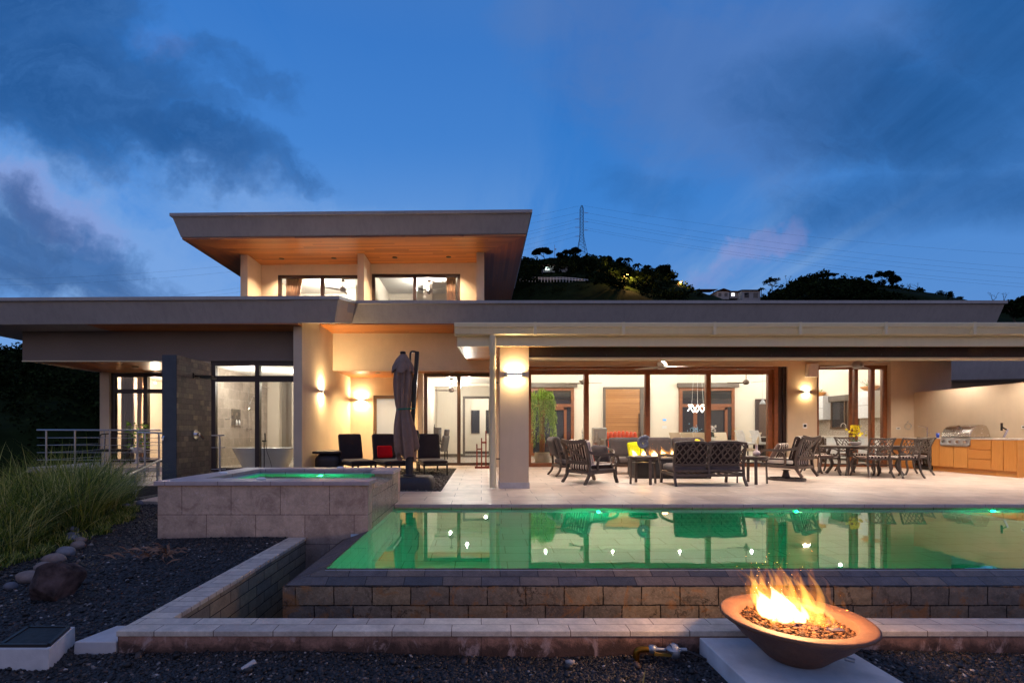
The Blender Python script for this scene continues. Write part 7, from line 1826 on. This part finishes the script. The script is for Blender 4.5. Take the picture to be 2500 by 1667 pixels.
def tree(name, label, px, pyb, pyt, Y, wpx, seed, kind='round', group='trees on the far hill', cat='tree', dens=1.0):
    x, zb, zt1 = gx(px, Y), gz(pyb, Y) - .5, gz(pyt, Y); H = zt1 - zb; W = wpx / FPX * Y / 2; rs = random.Random(seed)
    t_ = thing(name, label, cat, (x, Y, zb), 0, group)
    m = MB(); s = Y / 300
    pts = []
    if kind == 'palm':
        m.tube([(0, 0, 0), (.15 * s, 0, H * .4), (0, 0, H * .80)], [.30 * s, .24 * s, .18 * s], 6); m.build('trunk', 'bark', t_)
        V_, F_ = [], []
        for k in range(15):
            a = k / 15 * 6.2832 + rs.uniform(-.2, .2); up = rs.uniform(-.1, .9); L_ = W * rs.uniform(.8, 1.15); prev = None
            for i in range(8):
                t = i / 7; p = Vector((math.cos(a) * L_ * t, math.sin(a) * L_ * t, H * .80 + L_ * (up * t - (up + .55) * t * t)))
                if prev is not None:
                    d_ = (p - prev).normalized(); sd = Vector((-math.sin(a), math.cos(a), 0)); w_ = L_ * .14 * math.sin(math.pi * min(1, t * .9 + .1))
                    k0 = len(V_); V_.extend([tuple(prev), tuple(prev + sd * w_ - Vector((0, 0, w_ * .8))), tuple(p + sd * w_ * .8 - Vector((0, 0, w_ * .8))), tuple(p)]); F_.append((k0, k0 + 1, k0 + 2, k0 + 3))
                    k0 = len(V_); V_.extend([tuple(prev), tuple(prev - sd * w_ - Vector((0, 0, w_ * .8))), tuple(p - sd * w_ * .8 - Vector((0, 0, w_ * .8))), tuple(p)]); F_.append((k0, k0 + 1, k0 + 2, k0 + 3))
                prev = p
        npmesh('fronds', V_, F_, 'far_leaf', t_); return t_
    def branch(p, d_, L_, r_, lv):
        q = p + d_ * L_; m.tube([p, p.lerp(q, .5) + Vector((rs.gauss(0, .06), rs.gauss(0, .06), 0)) * L_, q], [r_, r_ * .8, r_ * .6], 5, cap=False)
        if lv == 0: pts.append(q); return
        for _ in range(3 if kind != 'bare' else 2):
            nd = (d_ + Vector((rs.gauss(0, .62), rs.gauss(0, .5), rs.gauss(.05, .3)))).normalized(); branch(q, nd, L_ * rs.uniform(.6, .85), r_ * .6, lv - 1)
    if kind in ('round', 'umbrella', 'bare'):
        tr = {'round': .30, 'umbrella': .40, 'bare': .30}[kind]
        branch(Vector((0, 0, 0)), Vector((rs.gauss(0, .08), 0, 1)).normalized(), H * tr, max(.12 * s, H * .026), 3 if kind != 'bare' else 4)
        zs = max(p.z for p in pts); xs_ = max(abs(p.x) for p in pts); k = H * .93 / zs; kx = (W * .85) / max(xs_, .01)
        m.v = [(x_ * min(kx, 2.5) if z_ > H * tr * .5 else x_, y_ * min(kx, 2.5) if z_ > H * tr * .5 else y_, z_ * k) for x_, y_, z_ in m.v]
        pts = [Vector((p.x * min(kx, 2.5), p.y * min(kx, 2.5), p.z * k)) for p in pts]
    elif kind == 'column':
        m.tube([(0, 0, 0), (0, 0, H * .9)], [.25 * s, .1 * s], 6); pts = [Vector((rs.gauss(0, W * .25), rs.gauss(0, W * .25), H * rs.uniform(.12, .93))) for _ in range(26)]
    m.build('trunk', 'bark', t_)
    if kind != 'bare':
        rr = W * {'round': .30, 'umbrella': .26, 'column': .62}[kind]
        cl = [((p.x, p.y, p.z), (rr, rr, rr * (.45 if kind == 'umbrella' else .75)), int(90 * dens), .11 * max(W, 1.5 * s) * .55 + .12 * s) for p in pts]
        if kind == 'round' and dens > .9: cl += [((rs.gauss(0, W * .4), rs.gauss(0, W * .4), H * rs.uniform(.45, .8)), (rr * 1.2, rr * 1.2, rr), 130, .2 * s + W * .05) for _ in range(10)]
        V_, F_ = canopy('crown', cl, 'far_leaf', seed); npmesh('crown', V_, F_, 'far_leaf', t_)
    else:
        V_, F_ = canopy('crown', [((p.x, p.y, p.z), .5 * s, 3, .22 * s) for p in pts], 'far_leaf', seed); npmesh('twigs', V_, F_, 'far_leaf', t_) if dens > .5 else None
    return t_
specs = [
 ('umbrella_tree', 'broad flat crowned tree left of the power pylon', 1330, 640, 606, 60, 'umbrella', 1.2), ('umbrella_tree', 'wide dark tree touching the foot of the power pylon', 1388, 642, 607, 58, 'umbrella', 1.2),
 ('shrub_tree', 'low bushy tree right behind the pylon foot', 1430, 640, 628, 26, 'round', .8), ('shrub_tree', 'small tree standing between pylon and palms', 1446, 645, 630, 16, 'round', .6),
 ('broad_tree', 'dark bushy tree left of the tall palm', 1480, 655, 626, 34, 'round', 1), ('broad_tree', 'dark rounded tree touching the tall palm', 1508, 660, 632, 34, 'round', 1),
 ('palm_tree', 'tallest palm on the hill crest', 1532, 672, 620, 34, 'palm', 1), ('palm_tree', 'second palm just right of the tallest one', 1556, 682, 635, 34, 'palm', 1), ('palm_tree', 'third palm, right of the two taller ones', 1579, 684, 640, 32, 'palm', 1), ('palm_tree', 'small spiky palm left of the tallest one', 1492, 655, 630, 22, 'palm', 1),
 ('broad_tree', 'large dark tree below the palms on the right slope', 1600, 700, 652, 62, 'round', 1.3), ('broad_tree', 'spreading dark tree at the right end of the palm group', 1634, 712, 662, 50, 'umbrella', 1.2), ('broad_tree', 'tree just left of the glowing orange street lamp', 1652, 734, 684, 36, 'round', .8),
 ('broad_tree', 'bushy tree under the orange street lamp', 1675, 740, 700, 40, 'round', 1), ('shrub_tree', 'thin tree between the street lamp and the hill houses', 1692, 735, 702, 26, 'umbrella', .6), ('broad_tree', 'dark tree on the slope in front of the palms', 1545, 735, 690, 44, 'round', 1), ('broad_tree', 'dark tree lit amber by the left street lamp', 1510, 735, 684, 50, 'round', 1.2), ('broad_tree', 'dark tree left of the amber lit lawn', 1440, 735, 680, 70, 'round', 1.2), ('broad_tree', 'dark tree under the white fence', 1370, 735, 690, 80, 'round', 1.2), ('broad_tree', 'dark tree beside the eaves at the left end of the hill', 1290, 735, 668, 60, 'round', 1.2),
 ('thin_tree', 'delicate open crowned tree right of the hill houses', 1884, 728, 672, 40, 'umbrella', .30), ('thin_tree', 'twiggy tree left of the second hill', 1921, 716, 674, 28, 'bare', 1), ('palm_tree', 'small spiky palm beside the delicate tree', 1858, 730, 697, 24, 'palm', 1),
 ('umbrella_tree', 'flat topped tree pair on the second hill, left', 2010, 690, 667, 24, 'umbrella', .9), ('umbrella_tree', 'flat topped tree pair on the second hill, right', 2032, 692, 667, 26, 'umbrella', .9), ('shrub_tree', 'tiny round bush on top of the second hill', 1986, 682, 668, 10, 'round', .6), ('shrub_tree', 'low bush on the ridge of the second hill, left one', 2058, 696, 679, 14, 'round', .6), ('shrub_tree', 'low bush on the ridge of the second hill, right one', 2092, 698, 681, 24, 'round', .7),
 ('broad_tree', 'open crowned tree left of the tallest one on the second hill', 2128, 702, 669, 26, 'umbrella', .8), ('broad_tree', 'tallest tree on the second hill', 2158, 706, 662, 44, 'round', .9), ('broad_tree', 'tall leaning tree right of the tallest one', 2192, 716, 671, 36, 'round', .9),
 ('bare_tree', 'leafless tree on the right slope of the second hill', 2225, 722, 688, 30, 'bare', 0), ('bare_tree', 'big leafless branching tree right of the second hill', 2240, 722, 685, 40, 'bare', 0), ('shrub_tree', 'small flat tree at the right foot of the second hill', 2250, 738, 711, 30, 'umbrella', .6),
 ('ivy_column', 'ivy wrapped stump behind the long roof, left one', 2296, 742, 709, 22, 'column', 1), ('ivy_column', 'ivy wrapped stump behind the long roof, middle one', 2319, 742, 712, 17, 'column', 1), ('ivy_column', 'short ivy bush behind the long roof, right one', 2342, 745, 724, 16, 'column', 1),
 ('bare_tree', 'dead forked tree near the end of the long roof', 2424, 745, 707, 24, 'bare', 0), ('bare_tree', 'dead tree leaning right near the end of the long roof', 2452, 745, 713, 34, 'bare', 0)]
for i, (nm, lb, px_, pb, pt_, wp, kd, dn) in enumerate(specs):
    tree(nm, lb, px_, pb, pt_, HY - (0 if pb < 725 else 30) - (i % 3) * 3, wp, i + 50, kd, 'trees on the far hills', 'palm' if kd == 'palm' else 'tree', dn)
tree('broad_tree', 'dark tree beyond the roof end at the right edge', 2478, 800, 730, 120, 60, 301, 'round', 'trees on the far hills', 'tree', 1.3); tree('broad_tree', 'darker tree cut off by the right edge of the picture', 2505, 800, 722, 110, 60, 302, 'round', 'trees on the far hills', 'tree', 1.3)
# low bush cover over the hill fronts and the left wooded slope
def cover(name, pts, Y, depth, zb, n, s_, seed, y0=.0, mat='far_leaf'):
    r = np.random.default_rng(seed); px_ = r.uniform(pts[0][0], pts[-1][0], n); t = r.uniform(y0, 1, n) ** .8
    py_ = np.interp(px_, [p[0] for p in pts], [p[1] for p in pts]); yy = Y - depth * (1 - t); zt_ = EYE + (VY - py_) / FPX * Y; z = zb + (zt_ - zb) * t ** .8; x = (px_ - VX) / FPX * Y
    pp = [((x[i], yy[i], z[i] + s_ * .6), (s_ * 2.2, s_ * 2.2, s_ * 1.5), 26, s_ * .42) for i in range(n)]
    V_, F_ = canopy(name, pp, mat, seed + 1); o = npmesh(name, V_, F_, mat); return struct(o, 'stuff')
cover('hill_bushes', [(a, b + 7) for a, b in sky1], HY, 190, -10, 3600, .62, 4, .5)
r_ = np.random.default_rng(77)
def treeline(name, spans, Y, sz, n, seed):
    rr = np.random.default_rng(seed); pp = []
    for a, b, w_ in spans:
        for k in range(int(n * w_)):
            px_ = rr.uniform(a, b); py_ = np.interp(px_, [q[0] for q in sky1], [q[1] for q in sky1]); dy = abs(rr.normal(0, 14)); yy = Y - 22 - dy * 2.2; s_ = sz * rr.uniform(.5, 1.5) * (1.25 if rr.uniform() < .12 else 1)
            z = EYE + (VY - (py_ + 3 + dy)) / FPX * yy; x = (px_ - VX) / FPX * yy
            for j in range(3): pp.append(((x + rr.normal(0, s_ * .5), yy + rr.normal(0, s_), z + s_ * rr.uniform(-.2, .5)), (s_ * rr.uniform(.6, 1.1),) * 2 + (s_ * rr.uniform(.4, .9),), 42, s_ * .22))
    V_, F_ = canopy(name, pp, 'far_leaf', seed + 1); return struct(npmesh(name, V_, F_, 'far_leaf'), 'stuff')
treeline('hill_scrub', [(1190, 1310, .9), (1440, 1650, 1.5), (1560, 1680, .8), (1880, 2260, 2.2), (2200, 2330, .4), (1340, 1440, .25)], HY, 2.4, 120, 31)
cover('slope_forest', left, 95, 70, -24, 3600, .70, 6, .05)
# power pylon
TY = 310; tx = gx(1420, TY); tb = gz(632, TY) - 1.5; tt = gz(502, TY); H = tt - tb
py = thing('power_pylon', 'tall lattice steel power pylon on the crest of the hill', 'pylon', (tx, TY, tb))
m = MB()
def half(z): return np.interp(z / H, [0, .40, .50, .95, 1.0], [3.75, 1.35, 1.05, 1.0, .35])
lev = [0, .10, .19, .27, .34, .40, .46, .52, .58, .64, .70, .76, .82, .88, .94, 1.0]
for a, b in zip(lev, lev[1:]):
    ha, hb = float(half(a * H)), float(half(b * H))
    ca = [(-ha, -ha), (ha, -ha), (ha, ha), (-ha, ha)]; cb = [(-hb, -hb), (hb, -hb), (hb, hb), (-hb, hb)]
    for i in range(4):
        j = (i + 1) % 4; w_ = .13
        m.bar((*ca[i], a * H), (*cb[i], b * H), w_); m.bar((*ca[i], a * H), (*cb[j], b * H), w_ * .6); m.bar((*ca[j], a * H), (*cb[i], b * H), w_ * .6); m.bar((*cb[i], b * H), (*cb[j], b * H), w_ * .6)
m.build('lattice_mast', 'black_metal', py)
arms = []
for zf_, sd in ((.86, 1), (.75, -1), (.70, 1), (.60, -1), (.55, 1), (.44, -1)):
    z = zf_ * H; hx = 1.0; L_ = 3.2 * sd
    m = MB(); m.bar((sd * hx, 0, z), (sd * hx + L_, 0, z + .2), .14); m.bar((sd * hx, 0, z + .9), (sd * hx + L_, 0, z + .2), .10); m.build('cross_arm', 'zinc', py); arms.append((sd * hx + L_, z))
# wires: to the right they come towards the viewer, to the left they pass behind the upper roof
def wire(label, a, b, sag, r_=.035):
    pts = [(a[0] + (b[0] - a[0]) * t, a[1] + (b[1] - a[1]) * t, a[2] + (b[2] - a[2]) * t - sag * 4 * t * (1 - t)) for t in [k / 28 * 1.0 for k in range(29)]]
    o = MB().tube(pts, r_, 5).build('power_line', 'black_metal'); return tag(o, label, 'wire', 'power lines from the pylon')
ends = [(502, 627), (535, 655), (545, 670), (549, 680), (560, 696), (565, 704)]
names = ['topmost', 'second', 'third', 'fourth', 'fifth', 'lowest']
for i, (ya, yb) in enumerate(((503, 628), (519, 664), (534, 676), (540, 690), (556, 703), (561, 712))):
    Yb_ = 300; wire(f'{names[i]} of the power lines running right from the pylon', (gx(1427, TY), TY, gz(ya, TY)), (gx(2660, Yb_), Yb_, gz(yb, Yb_)), 5)
for i, (ya, yb, yl) in enumerate(((503, 523, 640), (519, 548, 655), (534, 561, 700), (541, 575, 712), (552, 587, 728), (565, 597, 738), (576, 609, 750))):
    p = (gx(1413, TY), TY, gz(ya, TY)); xq = gx(-200, 330); q = (xq, 330, gz(yl + 62 if i > 1 else yl + 40, 330))
    wire(f'{(names + ["seventh"])[i]} of the power lines running left behind the upper roof', p, q, 14)
# small mast beside the trees
t_ = thing('antenna_mast', 'thin antenna mast sticking out of the trees left of the pylon', 'antenna', (gx(1354, HY), HY, gz(630, HY))); m = MB(); m.tube([(0, 0, 0), (0, 0, 8.2)], .12, 6); m.bar((.2, 0, 5.2), (.9, 0, 5.6), .6); m.build('mast', 'zinc', t_)
# houses on the hill
def hut(label, px0, px1, pyb, pyt, Y, roof='far_roof', lit=None, open_=False, gable=False):
    x0, x1, z0, z1 = gx(px0, Y), gx(px1, Y), gz(pyb, Y) - 1.5, gz(pyt, Y); t_ = thing('hill_house', label, 'house', (x0, Y, z0), 0, 'houses on the hill'); W, H_ = x1 - x0, z1 - z0
    rh = H_ * .22; e = W * .06
    if open_:
        for x in (W * .08, W * .92): MB().box(x - .15, x + .15, 1, 1.3, 0, H_ - rh).build('post', 'far_wall', t_)
        MB().box(0, W, 1, 8, 0, (H_ - rh) * .45).build('wall', 'far_roof', t_)
    else: MB().box(0, W, 0, 8, 0, H_ - rh).build('wall', 'far_wall', t_)
    m = MB()
    if gable: m.extrude([(-e, H_ - rh), (W / 2, H_), (W + e, H_ - rh), (W + e, H_ - rh + .2), (W / 2, H_ + .3), (-e, H_ - rh + .2)], 'y', -1, 9)
    else: m.hexa([(-e, -1, H_ - rh), (W + e, -1, H_ - rh), (W + e, 9, H_ - rh * .2), (-e, 9, H_ - rh * .2), (-e, -1, H_ - rh + .3), (W + e, -1, H_ - rh + .3), (W + e, 9, H_ - rh * .2 + .3), (-e, 9, H_ - rh * .2 + .3)])
    m.build('roof', roof, t_)
    if not open_:
        n_ = max(2, int(W / 4))
        for k in range(n_):
            xa = W * (k + .25) / n_; MB().box(xa, xa + W / n_ * .5, -.06, 0, (H_ - rh) * .35, (H_ - rh) * .8).build('window', lit if (lit and k == 0) else 'dark_glass', t_)
    return t_
emit('window_cyan', (.75, 1, .92), 3.2); emit('window_white', (.9, .95, 1), 2.5)
h1 = hut('white hill house with a brightly lit window left of the pylon', 1326, 1385, 658, 645, 262, 'far_roof', 'window_cyan')
lamp('POINT', (3, -2.5, 3), 120, (.75, 1, .92), .5, parent=h1)
hut('pale hill house end at the left end of the ridge', 1296, 1310, 648, 638, 292, 'far_roof')
hut('open roofed shelter on the saddle between the hills', 1703, 1748, 724, 702, 285, 'far_roof', open_=True)
hut('small gabled hill house right of the open shelter', 1750, 1780, 724, 706, 282, gable=True); hut('low hill house with a lit window between gabled house and tall house', 1782, 1812, 722, 708, 284, lit='window_white')
hut('two storey pale hill house, the tallest on the saddle', 1812, 1856, 730, 702, 279)
# roadside lights
def street_lamp(label, px_, pyb, pyt, Y, e):
    x, z0, z1 = gx(px_, Y), gz(pyb, Y), gz(pyt, Y); t_ = thing('street_lamp', label, 'street lamp', (x, Y, z0), 0, 'street lamps on the hill'); H_ = z1 - z0
    m = MB(); m.tube([(0, 0, 0), (0, 0, H_)], .14, 6); m.bar((0, 0, H_ - .1), (1.1, -.6, H_ + .1), .12); m.build('post', 'bark', t_)
    MB().lathe([(.001, -.30), (.42, -.22), (.45, .0), (.001, .12)], 12, c=(1.2, -.7, H_ + .05)).build('lamp_head', emit('sodium', (1, .50, .12), 40).name if 'sodium' not in MATS else 'sodium', t_)
    lamp('POINT', (1.2, -1.4, H_ - .6), e, (1, .55, .15), .5, parent=t_)
street_lamp('glowing orange street lamp at the right foot of the palm hill', 1655, 735, 690, 252, 9000); street_lamp('dim orange street lamp among the trees below the palms', 1524, 720, 671, 220, 22000)
t_ = thing('parked_car', 'car with two white lights just above the long roof edge', 'car', (gx(1566, 250), 250, gz(736, 250)))
m = MB(); m.pad(-2.6, 2.6, -1, 3.4, .3, 1.3, .05, 5); m.pad(-1.8, 1.8, .2, 3, 1.2, 2.2, .1, 5); m.build('body', 'zinc', t_)
for s_ in (-1, 1): MB().lathe([(.001, 0), (.38, 0), (.3, .2)], 12, c=(0, 0, 0)).build('headlight', emit('headlight', (.85, .95, 1), 25).name if 'headlight' not in MATS else 'headlight', t_).location = (s_ * 1.4, -1.2, 1.3)
# white rail fence on the hillside
t_ = thing('white_fence', 'white rail fence curving across the hillside below the lit house', 'fence', (0, 0, 0)); pf = [(1262, 680), (1300, 681), (1340, 682), (1370, 681), (1400, 683), (1436, 687)]
m = MB(); P_ = [Vector((gx(a, 233), 233, gz(b, 233))) for a, b in pf]
for dz in (0, .75): m.path([tuple(p + Vector((0, 0, dz))) for p in P_], .12, .22)
m.build('rail', 'white_plastic', t_)
for k in range(24):
    px_ = 1262 + k * 7.5; b = np.interp(px_, [p[0] for p in pf], [p[1] for p in pf]); MB().box(gx(px_, 233) - .09, gx(px_, 233) + .09, 232.9, 233.1, gz(b, 233) - 1.4, gz(b, 233) + .95).build('post', 'white_plastic', t_)
